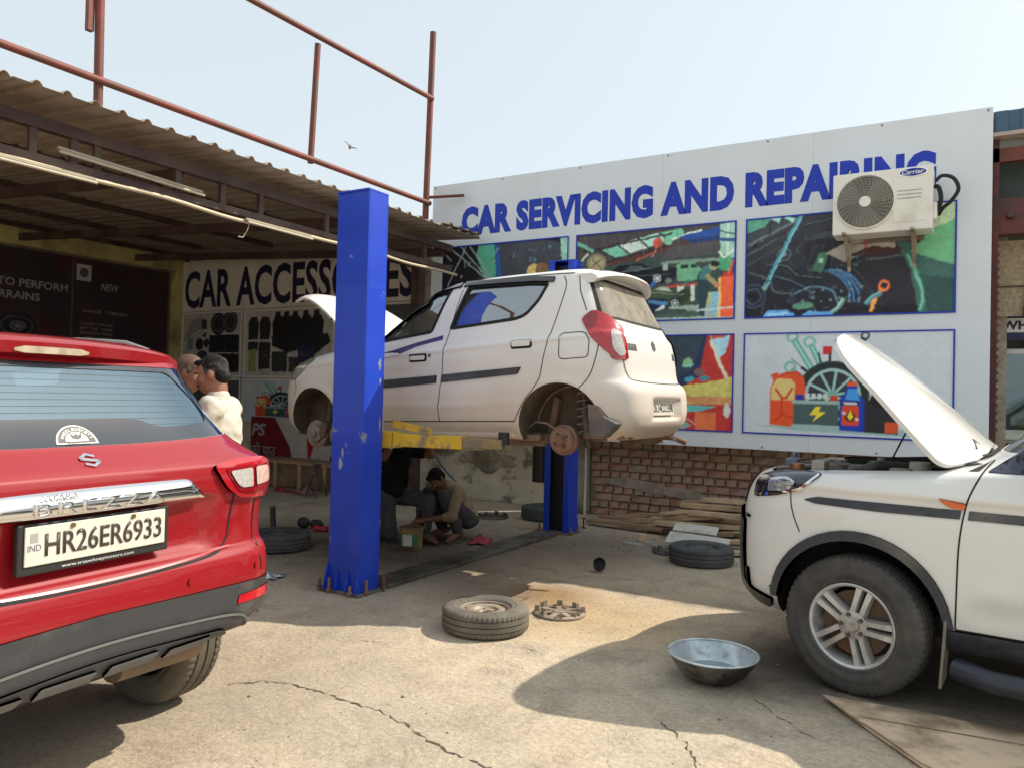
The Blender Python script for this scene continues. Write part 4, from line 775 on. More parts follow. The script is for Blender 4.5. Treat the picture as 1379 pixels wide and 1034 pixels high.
# ================================================================ CARS
def pchip(xs, ys, xq):
    xs, ys = np.array(xs, float), np.array(ys, float); h = np.diff(xs); d = np.diff(ys) / h; n = len(xs); m = np.zeros(n)
    for i in range(1, n - 1):
        if d[i - 1] * d[i] > 0:
            w1, w2 = 2 * h[i] + h[i - 1], h[i] + 2 * h[i - 1]; m[i] = (w1 + w2) / (w1 / d[i - 1] + w2 / d[i])
    m[0], m[-1] = d[0], d[-1]
    i = np.clip(np.searchsorted(xs, xq) - 1, 0, n - 2); t = (xq - xs[i]) / h[i]
    return (2 * t**3 - 3 * t**2 + 1) * ys[i] + (t**3 - 2 * t**2 + t) * h[i] * m[i] + (-2 * t**3 + 3 * t**2) * ys[i + 1] + (t**3 - t**2) * h[i] * m[i + 1]
class Body:
    """a car's outer skin as a stack of plan outlines; rows of (z, x front, x rear, half width, front corner power, rear corner power)"""
    def __init__(s, keys, n=240, sub=5, disp=None):
        K = np.array(keys, float); t = np.arange(len(K)); tq = np.linspace(0, len(K) - 1, (len(K) - 1) * sub + 1)
        R = np.stack([pchip(t, K[:, c], tq) for c in range(6)], 1); hn = n // 2; V = []
        for (z, xf, xr, w_, nf, nr) in R:
            xc = (xf + xr) / 2; a = np.linspace(0, math.pi / 2, 220)
            c, sn = np.cos(a), np.sin(a)
            fx = xc - (xc - xf) * c ** (2 / nf); fy = w_ * sn ** (2 / nf)
            rx = xc + (xr - xc) * c[::-1] ** (2 / nr); ry = w_ * sn[::-1] ** (2 / nr)
            px = np.concatenate([fx, rx[1:]]); py = np.concatenate([fy, ry[1:]])
            dx, dy = np.diff(px), np.diff(py); L = np.hypot(dx, dy); th = np.unwrap(np.arctan2(dy, dx)); turn = np.abs(np.diff(th, prepend=th[0]))
            cum = np.concatenate([[0], np.cumsum(L + 0.22 * turn)]); q = np.linspace(0, cum[-1], hn + 1)
            X, Y = np.interp(q, cum, px), np.interp(q, cum, py); Y[0] = Y[-1] = 0
            ring = [(X[i], -Y[i], z) for i in range(hn + 1)] + [(X[i], Y[i], z) for i in range(hn - 1, 0, -1)]
            V += ring
        V = np.array(V)
        if disp: V = disp(V)
        nr_ = len(R); F = []
        for j in range(nr_ - 1):
            for i in range(n): F.append((j * n + i, j * n + (i + 1) % n, (j + 1) * n + (i + 1) % n, (j + 1) * n + i))
        F.append(tuple(range(n - 1, -1, -1))); F.append(tuple((nr_ - 1) * n + i for i in range(n)))
        s.V, s.F, s.n = V, F, n
        me = bpy.data.meshes.new('skin'); me.from_pydata([tuple(v) for v in V], [], F); me.update(); s.me = me
        T = []
        for f in F:
            for k in range(1, len(f) - 1): T.append((f[0], f[k], f[k + 1]))
        s.T = T; s.co = [Vector(v) for v in V]; s.no = [Vector(v.vector) for v in me.vertex_normals]
        s.bvh = BVHTree.FromPolygons(s.co, T, all_triangles=True)
    def _nrm(s, loc, idx):
        a, b, c = s.T[idx]; A, B, C_ = s.co[a], s.co[b], s.co[c]
        v0, v1, v2 = B - A, C_ - A, loc - A; d00, d01, d11, d20, d21 = v0.dot(v0), v0.dot(v1), v1.dot(v1), v2.dot(v0), v2.dot(v1); den = d00 * d11 - d01 * d01
        if abs(den) < 1e-14: return s.no[a]
        v = (d11 * d20 - d01 * d21) / den; w_ = (d00 * d21 - d01 * d20) / den
        return (s.no[a] * (1 - v - w_) + s.no[b] * v + s.no[c] * w_).normalized()
    def hit(s, view, u, v):
        if view == 'L': o, d = Vector((u, -3, v)), Vector((0, 1, 0))
        elif view == 'R': o, d = Vector((u, 3, v)), Vector((0, -1, 0))
        elif view == 'B': o, d = Vector((9, u, v)), Vector((-1, 0, 0))
        elif view == 'F': o, d = Vector((-9, u, v)), Vector((1, 0, 0))
        else: o, d = Vector((u, v, 4)), Vector((0, 0, -1))
        loc, nm, idx, ds = s.bvh.ray_cast(o, d)
        if loc is None:
            loc, nm, idx, ds = s.bvh.find_nearest(o + d * 2.2)
        return loc, s._nrm(loc, idx)
    def near(s, p):
        loc, nm, idx, ds = s.bvh.find_nearest(p); return loc, s._nrm(loc, idx), ds
def rpoly(pts, seg=6):
    """outline with rounded corners; points are (x, y) or (x, y, radius)"""
    out = []; n = len(pts)
    for i in range(n):
        p = Vector(pts[i][:2]); r = pts[i][2] if len(pts[i]) > 2 else 0
        a = Vector(pts[i - 1][:2]) - p; b = Vector(pts[(i + 1) % n][:2]) - p
        if r <= 0 or a.length < 1e-6 or b.length < 1e-6: out.append((p.x, p.y)); continue
        la, lb = min(r, a.length * .49), min(r, b.length * .49); A, B = p + a.normalized() * la, p + b.normalized() * lb
        for k in range(seg + 1):
            t = k / seg; q = A * (1 - t)**2 + p * 2 * t * (1 - t) + B * t * t; out.append((q.x, q.y))
    return out
def spline(pts, k=8, closed=False):
    n = len(pts); out = []; P = [Vector(p) for p in pts]
    for i in range(n if closed else n - 1):
        p0, p1, p2, p3 = (P[(i - 1) % n] if closed or i else P[0]), P[i], P[(i + 1) % n], (P[(i + 2) % n] if closed or i + 2 < n else P[-1])
        for j in range(k):
            t = j / k; out.append(tuple(0.5 * ((2 * p1) + (p2 - p0) * t + (2 * p0 - 5 * p1 + 4 * p2 - p3) * t * t + (3 * p1 - p0 - 3 * p2 + p3) * t**3)))
    if not closed: out.append(tuple(P[-1]))
    return out
def inside(p, poly):
    c = False; x, y = p
    for i in range(len(poly)):
        x1, y1 = poly[i - 1][:2]; x2, y2 = poly[i][:2]
        if (y1 > y) != (y2 > y) and x < (x2 - x1) * (y - y1) / (y2 - y1) + x1: c = not c
    return c
def fill2d(poly, res):
    pts = []
    for i in range(len(poly)):
        a, b = Vector(poly[i - 1][:2]), Vector(poly[i][:2]); k = max(1, int(math.ceil((b - a).length / res)))
        for j in range(k):
            q = a + (b - a) * (j / k)
            if not pts or (q - pts[-1]).length > 1e-5: pts.append(q)
    if (pts[0] - pts[-1]).length < 1e-5: pts.pop()
    nb = len(pts); xs = [p.x for p in pts]; ys = [p.y for p in pts]; ring = [tuple(p) for p in pts]
    x = min(xs) + res / 2
    while x < max(xs):
        y = min(ys) + res / 2
        while y < max(ys):
            if inside((x, y), ring) and min((Vector((x, y)) - p).length_squared for p in pts[:nb]) > (res * .45)**2: pts.append(Vector((x, y)))
            y += res
        x += res
    V, E, F, *_ = delaunay_2d_cdt([Vector(p) for p in pts], [(i, (i + 1) % nb) for i in range(nb)], [], 0, 1e-6)
    F = [f for f in F if inside(tuple((V[f[0]] + V[f[1]] + V[f[2]]) / 3), ring)]
    return V, F
def with_normals(me, nv):
    me.polygons.foreach_set('use_smooth', [True] * len(me.polygons)); me.normals_split_custom_set_from_vertices(nv)
def panel(B, name, poly, view, mats, parent, off=0.003, thick=0.004, res=0.045, bulge=0.0, M=None):
    """a plate that follows the skin of body B inside an outline drawn in a straight view of it"""
    V, F = fill2d(poly, res); P = []; N_ = []
    cx = sum(p[0] for p in poly) / len(poly); cy = sum(p[1] for p in poly) / len(poly); rr = max((Vector(p[:2]) - Vector((cx, cy))).length for p in poly)
    sink = []
    for v in V:
        l, n = B.hit(view, v.x, v.y); k = 0
        if bulge: k = bulge * max(0, 1 - ((v - Vector((cx, cy))).length / rr)**2)
        P.append(l + n * (off + k)); N_.append(n); sink.append(l + n * (off - thick))
    cnt = {}
    for f in F:
        for i in range(3):
            e = (f[i], f[(i + 1) % 3]); cnt[tuple(sorted(e))] = cnt.get(tuple(sorted(e)), []) + [(e[0], e[1], f[(i + 2) % 3])]
    me = bpy.data.meshes.new(name); FF = []
    for f in F:
        nn = (P[f[1]] - P[f[0]]).cross(P[f[2]] - P[f[0]]); FF.append(tuple(f) if nn.dot(N_[f[0]]) >= 0 else tuple(reversed(f)))
    if thick:
        for es in cnt.values():
            if len(es) == 1:
                a, b, c3 = es[0]; d = (P[b] - P[a])
                if d.length < 1e-9: continue
                k = len(P); n = d.cross(N_[a]).normalized(); away = (P[a] + P[b]) / 2 - P[c3]
                if n.dot(away) < 0: n = -n; a, b = b, a
                P += [P[a].copy(), P[b].copy(), sink[b].copy(), sink[a].copy()]
                ctr = Vector((cx, cy)); mid2 = (V[a] + V[b]) / 2
                N_ += [n] * 4; sink += [None] * 4; FF.append((k, k + 1, k + 2, k + 3))
    if M is not None:
        P = [M @ p for p in P]; N_ = [(M.to_3x3() @ n) for n in N_]
    me.from_pydata([tuple(p) for p in P], [], FF)
    for m in (mats if isinstance(mats, (list, tuple)) else [mats]): me.materials.append(m)
    me.update(); 
    if not bulge and M is None: with_normals(me, N_)
    else: me.polygons.foreach_set('use_smooth', [True] * len(me.polygons)); me.set_sharp_from_angle(angle=rad(40))
    o = bpy.data.objects.new(name, me); COL.objects.link(o); o.parent = parent
    return o
def strip(pts, wd):
    """outline of a band of width wd along a line of points"""
    P = [Vector(p) for p in pts]; a = []; b = []
    for i, p in enumerate(P):
        d = (P[min(i + 1, len(P) - 1)] - P[max(i - 1, 0)]).normalized(); n = Vector((-d.y, d.x)) * wd / 2; a.append(tuple(p + n)); b.append(tuple(p - n))
    return a + b[::-1]
def seam(B, pts, view, parent, wd=0.006, off=0.0025, m=None, name='panel_gap'):
    return panel(B, name, strip(pts, wd), view, m or M_gap, parent, off, 0.0, 0.06)
def carve(B, cutters, mats, name, parent, smooth_cut=True):
    """skin minus cutters, with the skin's own smooth normals kept on what is left of it"""
    o = bpy.data.objects.new(name, B.me); COL.objects.link(o)
    for attempt in range(4):
        me = B.me.copy(); me.materials.clear()
        for m in mats: me.materials.append(m)
        o.data = me; tmp = []; order = list(cutters) if attempt == 0 else list(reversed(cutters)) if attempt == 1 else random.sample(cutters, len(cutters))
        for cm, mi in order:
            mm = cm.mesh('cut', mats[mi]); bm = bmesh.new(); bm.from_mesh(mm); bmesh.ops.recalc_face_normals(bm, faces=bm.faces); bm.to_mesh(mm); bm.free()
            co = bpy.data.objects.new('cut', mm); COL.objects.link(co); tmp.append(co)
            md = o.modifiers.new('cut', 'BOOLEAN'); md.operation = 'DIFFERENCE'; md.solver = 'EXACT'; md.object = co
            if hasattr(md, 'material_mode'): md.material_mode = 'TRANSFER'
        bpy.context.view_layer.update()
        me2 = bpy.data.meshes.new_from_object(o.evaluated_get(bpy.context.evaluated_depsgraph_get()))
        o.modifiers.clear()
        for c in tmp: bpy.data.objects.remove(c)
        if len(me2.polygons) > len(B.F) * 0.5: break
    o.data = me2; me2.name = name
    nl = [None] * len(me2.loops); 
    for p in me2.polygons:
        l, n, d = B.near(p.center); skin = d < 0.004 and n.dot(p.normal) > 0.75
        for li in p.loop_indices:
            if skin:
                l2, n2, d2 = B.near(me2.vertices[me2.loops[li].vertex_index].co); nl[li] = n2
            else: nl[li] = p.normal.copy()
    me2.polygons.foreach_set('use_smooth', [True] * len(me2.polygons)); me2.normals_split_custom_set(nl)
    o.parent = parent
    return o
SIDE = Matrix(((1, 0, 0, 0), (0, 0, -1, 0), (0, 1, 0, 0), (0, 0, 0, 1)))      # outline (x, z) extruded along -y
def cut_side(poly, y0, y1): return MB().prism(poly, -y1, -y0, SIDE)
REAR = Matrix(((0, 0, 1, 0), (1, 0, 0, 0), (0, 1, 0, 0), (0, 0, 0, 1)))        # outline (y, z) extruded along x
def cut_rear(poly, x0, x1): return MB().prism(poly, x0, x1, REAR)
def cavity(keys, z0, z1, inset, zl, wl, x0, x1, n=64):
    """cabin space: narrow between the wheel arches below zl, full width above, behind the engine wall"""
    K = np.array(keys, float); mb = MB(); V = []; rows = 0
    for z in [z0, zl, zl + .01] + list(np.linspace(zl + .12, z1, 6)):
        r = [float(np.interp(z, K[:, 0], K[:, c])) for c in range(1, 6)]
        xf, xr, w_ = max(r[0] + inset * 1.4, x0), min(r[1] - inset * 1.2, x1), (r[2] - inset if z > zl else wl)
        for i in range(n):
            a = 2 * math.pi * i / n; c, s_ = math.cos(a), math.sin(a); e = 2 / 6
            V.append(((xf + xr) / 2 + (xr - xf) / 2 * math.copysign(abs(c)**e, c), w_ * math.copysign(abs(s_)**e, s_), z))
        rows += 1
    F = [(j * n + i, j * n + (i + 1) % n, (j + 1) * n + (i + 1) % n, (j + 1) * n + i) for j in range(rows - 1) for i in range(n)] + [tuple(range(n - 1, -1, -1)), tuple((rows - 1) * n + i for i in range(n))]
    mb.add(V, F); return mb
def arch_poly(cx, cz, r, low=0.02, flat=0.0, n=26):
    p = [(cx - r * math.cos(math.pi * i / n), cz + (r + 0) * math.sin(math.pi * i / n)) for i in range(n + 1)]
    return [(cx - r, low)] + p + [(cx + r, low)]

M_gap = mat('shadow_gap_rubber', (0.012, 0.012, 0.012), 0.8, var=0)
M_rubber = mat('tyre_rubber', (0.050, 0.049, 0.048), 0.75, var=0.25, scale=20, bump=0.15, bscale=90, dirt=(0.12, 0.105, 0.085), dirt_amt=0.12, dscale=6, dirt_sharp=.4)
M_rubber_dusty = mat('dusty_tyre_rubber', (0.085, 0.078, 0.068), 0.9, var=0.25, scale=14, bump=0.2, bscale=90, dirt=(0.23, 0.20, 0.155), dirt_amt=0.28, dscale=5, dirt_sharp=.5)
M_rubber_blue = mat('bluish_tyre_rubber', (0.050, 0.060, 0.068), 0.8, var=0.2, scale=14, bump=0.2, bscale=90, dirt=(0.13, 0.13, 0.12), dirt_amt=0.2, dscale=5, dirt_sharp=.4)
M_steelrim = mat('dull_steel_rim', (0.28, 0.25, 0.20), 0.55, 0.3, var=0.2, scale=12, dirt=(.2, .15, .09), dirt_amt=.3)
M_alloy = mat('silver_alloy', (0.66, 0.66, 0.65), 0.35, 0.35, var=0.08, scale=8, dirt=(.22, .19, .15), dirt_amt=.10)
M_chrome = mat('chrome', (0.80, 0.81, 0.82), 0.06, 1.0, var=0.02)
M_plastic = mat('grey_black_plastic', (0.045, 0.046, 0.050), 0.55, var=0.12, scale=10, bump=0.1, bscale=200, dirt=(.12, .11, .095), dirt_amt=.1)
M_well = mat('dusty_wheel_well', (0.10, 0.075, 0.052), 0.95, var=0.35, scale=7, bump=.3, bscale=40)
M_inner = mat('cabin_grey', (0.50, 0.49, 0.45), 0.85, var=.1)
M_seat = mat('seat_fabric', (0.13, 0.13, 0.135), 0.9, var=.2, scale=30)
M_redlens = mat('red_lens', (0.42, 0.012, 0.018), 0.08, coat=1.0, var=0.12, scale=30)
M_clearlens = mat('clear_lens', (0.46, 0.44, 0.42), 0.15, coat=1.0, var=0.18, scale=70)
M_orange = mat('orange_lens', (0.75, 0.13, 0.02), 0.15, coat=1.0, var=.05)
M_plate = mat('number_plate', (0.68, 0.66, 0.58), 0.4, var=.03)
M_ink = mat('black_ink', (0.03, 0.028, 0.026), 0.5)
def tyre_mesh(R, wd, rim, m, name='tyre', blocks=70):
    """tyre round the local y axis with grooves and shoulder blocks"""
    h = wd / 2; n = blocks * 3; prof = []
    q_ = R - rim; side = [(rim, -h * .78), (rim + q_ * .08, -h * .90), (rim + q_ * .13, -h * .93), (rim + q_ * .16, -h * .915), (rim + q_ * .30, -h * .975), (rim + q_ * .33, -h * .995), (rim + q_ * .46, -h * 1.01), (rim + q_ * .49, -h * .99), (rim + q_ * .60, -h * .985), (R - .030, -h * .95), (R - .012, -h * .86)]
    prof += side
    ys = []
    g = [-.45, 0.0, .45]
    prof.append((R - .003, -h * .74)); gr = []
    for c in g:
        for dy, dr in ((-.055, 0), (-.045, -.009), (.045, -.009), (.055, 0)): prof.append((R + dr - abs(c) * .002, (c + dy) * h * 1.0))
    prof.append((R - .003, h * .74)); prof += [(r, -y) for r, y in reversed(side)]
    k = len(prof); V = []; F = []
    for j, (r, y) in enumerate(prof):
        sh = 9 <= j <= 12 or k - 13 <= j <= k - 10
        for i in range(n):
            t = 2 * math.pi * i / n; q = r - (.006 if sh and i % 3 == 0 else 0); V.append((q * math.cos(t), y, q * math.sin(t)))
    for j in range(k - 1):
        for i in range(n): F.append((j * n + i, (j + 1) * n + i, (j + 1) * n + (i + 1) % n, j * n + (i + 1) % n))
    for i in range(n): F.append((i, (i + 1) % n, (k - 1) * n + (i + 1) % n, (k - 1) * n + i))
    mb = MB(); mb.add(V, F); me = mb.mesh(name, m, 35); bm = bmesh.new(); bm.from_mesh(me); bmesh.ops.recalc_face_normals(bm, faces=bm.faces); bm.to_mesh(me); bm.free(); return me
def steel_rim_mesh(R, wd, m):
    """pressed steel rim; its outer face towards local -y"""
    mb = MB(); h = wd / 2; YM = rot_m('X', 90)    # local z -> -y
    mb.lathe([(R * 1.04, h * .86), (R * 1.05, h * .80), (R * .96, h * .74), (R * .93, h * .3), (R * .90, -h * .6), (R * 1.04, -h * .86)], 48, M=YM)
    mb.lathe([(R * .93, h * .25), (R * .88, h * .30), (R * .80, h * .62), (R * .72, h * .70), (R * .52, h * .64), (R * .44, h * .44), (R * .26, h * .42), (R * .22, h * .30), (R * .0, h * .30)], 48, M=YM)
    for k in range(8):
        a = rad(45 * k); mb.cyl((R * .82 * math.cos(a), -h * .585, R * .82 * math.sin(a)), (R * .80 * math.cos(a), -h * .62, R * .80 * math.sin(a)), R * .075, n=10, mi=1)
    for k in range(4):
        a = rad(90 * k + 20); mb.cyl((R * .36 * math.cos(a), -h * .43, R * .36 * math.sin(a)), (R * .36 * math.cos(a), -h * .46, R * .36 * math.sin(a)), R * .055, n=8, mi=1)
    mb.cyl((0, -h * .30, 0), (0, -h * .33, 0), R * .17, n=16, mi=1)
    return mb.mesh('rim', [m, M_black], 35)
def alloy_rim_mesh(R, wd):
    mb = MB(); h = wd / 2; YM = rot_m('X', 90)
    mb.lathe([(R * 1.03, h * .84), (R * 1.04, h * .90), (R * 1.0, h * .92), (R * .955, h * .86), (R * .93, h * .6), (R * .90, -h * .3), (R * .90, -h * .8)], 56, M=YM)
    for k in range(5):
        a = rad(72 * k + 8)
        for sgn in (-1, 1):
            d = Vector((math.cos(a), 0, math.sin(a))); t = Vector((-math.sin(a), 0, math.cos(a))); V = []
            for (q, off, w_, y) in ((.26, .105, .085, .70), (.5, .115, .075, .76), (.75, .125, .08, .80), (.965, .14, .095, .78)):
                c = d * R * q + t * sgn * R * off
                for (sw, dy) in ((-1, -.22), (-.75, 0), (.75, 0), (1, -.22)): V.append(c + t * sw * R * w_ + Vector((0, -h * (y + dy), 0)))
            F = []
            for j in range(3):
                for i in range(3): F.append((j * 4 + i, j * 4 + i + 1, (j + 1) * 4 + i + 1, (j + 1) * 4 + i))
            mb.add(V, F); 
            # depth of the spoke
            W_ = [v + Vector((0, h * .35, 0)) for v in V]; k0 = len(mb.v); mb.add(V + W_, [(4 * j, 4 * j + 4, 16 + 4 * j + 4, 16 + 4 * j) for j in range(3)] + [(4 * j + 3, 4 * j + 7, 16 + 4 * j + 7, 16 + 4 * j + 3) for j in range(3)])
    mb.lathe([(R * .33, h * .5), (R * .34, h * .70), (R * .30, h * .74), (R * .17, h * .72), (R * .165, h * .80), (R * .14, h * .84), (0, h * .84)], 40, M=YM)
    for k in range(5):
        a = rad(72 * k + 44); c = (R * .265 * math.cos(a), 0, R * .265 * math.sin(a)); mb.cyl((c[0], -h * .70, c[2]), (c[0], -h * .86, c[2]), R * .058, R * .05, n=8, mi=1)
    mb.cyl((0, -h * .02, 0), (0, -h * .12, 0), R * .80, n=40, mi=2)
    mb.cyl((0, -h * .12, 0), (0, -h * .3, 0), R * .3, n=24, mi=2)
    return mb.mesh('rim', [M_alloy, mat('lug_steel', (.12, .10, .085), .4, .7), mat('brake_grey', (.10, .085, .07), .6, .4, dirt=(.2, .1, .05), dirt_amt=.3)], 35)
def add_wheel(parent, loc, tme, rme, rz=0, spin=0, name='wheel'):
    w_ = bpy.data.objects.new(name, None); COL.objects.link(w_); w_.parent = parent; w_.location = loc; w_.rotation_euler = (0, 0, rz)
    t = inst(tme, 'tyre', w_); t.rotation_euler = (0, spin, 0); r = inst(rme, 'rim', w_); r.rotation_euler = (0, spin, 0)
    return w_
def paint(name, col, dust=None, z0=0.25, z1=0.6, amt=0.8, coat=1.0, rough=0.3, base_dust=0.06, metal=0.0):
    """car paint; road dust lies on the lower panels"""
    m = bpy.data.materials.new(name); t, b = nodes_of(m); N = t.nodes; L = t.links
    tc = N.new('ShaderNodeTexCoord'); sp = N.new('ShaderNodeSeparateXYZ'); L.new(tc.outputs['Object'], sp.inputs[0])
    nz = N.new('ShaderNodeTexNoise'); nz.inputs['Scale'].default_value = 3.5; nz.inputs['Detail'].default_value = 9; nz.inputs['Roughness'].default_value = .65; L.new(tc.outputs['Object'], nz.inputs['Vector'])
    ad = N.new('ShaderNodeMath'); ad.operation = 'MULTIPLY_ADD'; L.new(nz.outputs[0], ad.inputs[0]); ad.inputs[1].default_value = -0.5; L.new(sp.outputs[2], ad.inputs[2])
    mr = N.new('ShaderNodeMapRange'); mr.inputs[1].default_value = z0 - .25; mr.inputs[2].default_value = z1 - .25; mr.inputs[3].default_value = amt; mr.inputs[4].default_value = base_dust; L.new(ad.outputs[0], mr.inputs[0])
    mx = N.new('ShaderNodeMix'); mx.data_type = 'RGBA'; L.new(mr.outputs[0], mx.inputs[0]); mx.inputs[6].default_value = (*col, 1); mx.inputs[7].default_value = (*(dust or col), 1)
    L.new(mx.outputs[2], b.inputs['Base Color']); b.inputs['Metallic'].default_value = metal
    rr = N.new('ShaderNodeMapRange'); rr.inputs[3].default_value = max(rough, .5); rr.inputs[4].default_value = .8; L.new(mr.outputs[0], rr.inputs[0]); L.new(rr.outputs[0], b.inputs['Roughness'])
    cr = N.new('ShaderNodeMapRange'); cr.inputs[3].default_value = coat; cr.inputs[4].default_value = 0.05; L.new(mr.outputs[0], cr.inputs[0]); L.new(cr.outputs[0], b.inputs['Coat Weight']); b.inputs['Coat Roughness'].default_value = .03; b.inputs['Specular IOR Level'].default_value = .25
    return m
def seat(parent, x, y, z, m=None):
    s_ = MB(); s_.box((x, y, z + .28), (.46, .44, .14)); s_.box((x + .27, y, z + .60), (.13, .42, .56), R=Euler((0, .22, 0)).to_matrix()); s_.box((x + .36, y, z + .94), (.08, .24, .15), R=Euler((0, .2, 0)).to_matrix())
    return s_.build('seat', m or M_seat, parent, bevel=.04)

# ---------------------------------------------------------------- white hatchback on the lift (x rearward from the front axle)
hb = thing('hatchback', 'dusty white hatchback with no wheels raised on the blue lift', 'car', (-4.796, 5.52, 0.873), rot=(0, -0.031, 0))
P_hb = paint('hatchback_white', (0.82, 0.81, 0.78), (0.56, 0.43, 0.32), 0.24, 0.95, 0.75, 0.7, 0.35, 0.05)
HK = [(.205, -.46, 2.78, .655, 4, 7), (.26, -.545, 2.85, .695, 4, 7), (.32, -.585, 2.89, .722, 4, 7), (.40, -.60, 2.905, .734, 4, 7), (.52, -.60, 2.90, .742, 4, 7), (.585, -.595, 2.875, .745, 4, 7), (.63, -.585, 2.83, .746, 4, 7),
      (.70, -.56, 2.815, .745, 4, 7), (.77, -.51, 2.81, .741, 4, 7), (.83, -.42, 2.805, .734, 4, 7), (.875, -.27, 2.795, .725, 4, 7), (.915, -.02, 2.785, .712, 4.2, 7), (.945, .26, 2.775, .698, 4.5, 6.5), (.975, .47, 2.76, .688, 4.6, 6),
      (1.02, .55, 2.735, .674, 4.6, 6), (1.10, .66, 2.70, .652, 4.6, 6), (1.20, .80, 2.65, .626, 4.6, 6), (1.30, .97, 2.60, .594, 4.4, 6), (1.355, 1.09, 2.57, .572, 4.2, 6), (1.40, 1.23, 2.55, .54, 4, 6), (1.428, 1.40, 2.52, .49, 4, 6), (1.448, 1.60, 2.47, .40, 4, 5), (1.458, 1.85, 2.36, .22, 4, 4)]
def hb_disp(V):
    x, y, z = V[:, 0], V[:, 1], V[:, 2]; sg = np.sign(y)
    for cx in (0, 2.36):
        d = np.hypot(x - cx, z - .29); V[:, 1] += sg * .012 * np.exp(-((d - .33) / .03)**2) * (np.abs(y) > .5)
    # shoulder line and scooped doors
    V[:, 1] += sg * (np.abs(y) > .45) * (.013 * np.exp(-((z - (.80 + .05 * x)) / .02)**2) - .020 * np.exp(-((z - (.64 + .04 * x)) / .09)**2) * np.exp(-((x - 1.25) / .75)**4))
    V[:, 1] += sg * (np.abs(y) > .45) * .010 * np.exp(-((z - (.44 + .06 * (x - 1.2)**2)) / .018)**2) * np.exp(-((x - 1.3) / .8)**4)
    # recess for the number plate
    V[:, 0] -= .05 * (x > 2.5) * np.clip((.30 - np.abs(y)) / .04, 0, 1) * np.clip((z - .335) / .03, 0, 1) * np.clip((.50 - z) / .03, 0, 1)
    return V
HB = Body(HK, 240, 5, hb_disp)
W1 = rpoly([(.632, .955, .02), (.626, 1.115, .03), (.72, 1.175, .05), (.853, 1.25, .05), (1.014, 1.308, .08), (1.171, 1.342, .05), (1.353, 1.357, .02), (1.236, 1.018, .02)])
W2 = rpoly([(1.416, 1.035, .015), (1.521, 1.362, .02), (2.07, 1.348, .02), (2.215, 1.331, .025), (2.158, 1.205, .05), (2.061, 1.10, .05), (1.985, 1.078, .02), (1.7, 1.056)])
RW = rpoly([(-.50, 1.345, .04), (-.575, 1.06, .05), (-.30, 1.045, .08), (.30, 1.045, .08), (.575, 1.06, .05), (.50, 1.345, .04)])
FW = rpoly([(-.497, 1.371, .06), (-.603, 1.034, .05), (.603, 1.034, .05), (.497, 1.371, .06)])
cuts = []
for s_ in (-1, 1):
    for cx in (0, 2.36): cuts.append((cut_side(arch_poly(cx, .29, .315), min(s_ * .42, s_ * 1.0), max(s_ * .42, s_ * 1.0)), 1))
for wv in (W1, W2): cuts.append((cut_side(wv, -1.2, 1.2), 2))
cuts.append((cut_rear(RW, 2.2, 3.4), 2)); cuts.append((cut_rear(FW, -.43, 1.187), 2))
hood_cut = rpoly([(-.50, -.52, .12), (.42, -.60, .05), (.47, 0), (.42, .60, .05), (-.50, .52, .12), (-.56, 0)])
cuts.append((MB().prism(hood_cut, .62, 1.06), 1))
cuts.append((cavity(HK, .36, 1.385, .045, .66, .40, .58, 2.70), 2))
body = carve(HB, cuts, [P_hb, M_well, M_inner], 'body', hb)
G_side = glass('side_glass', (.66, .76, .76), .38, (.50, .50, .45), .07)
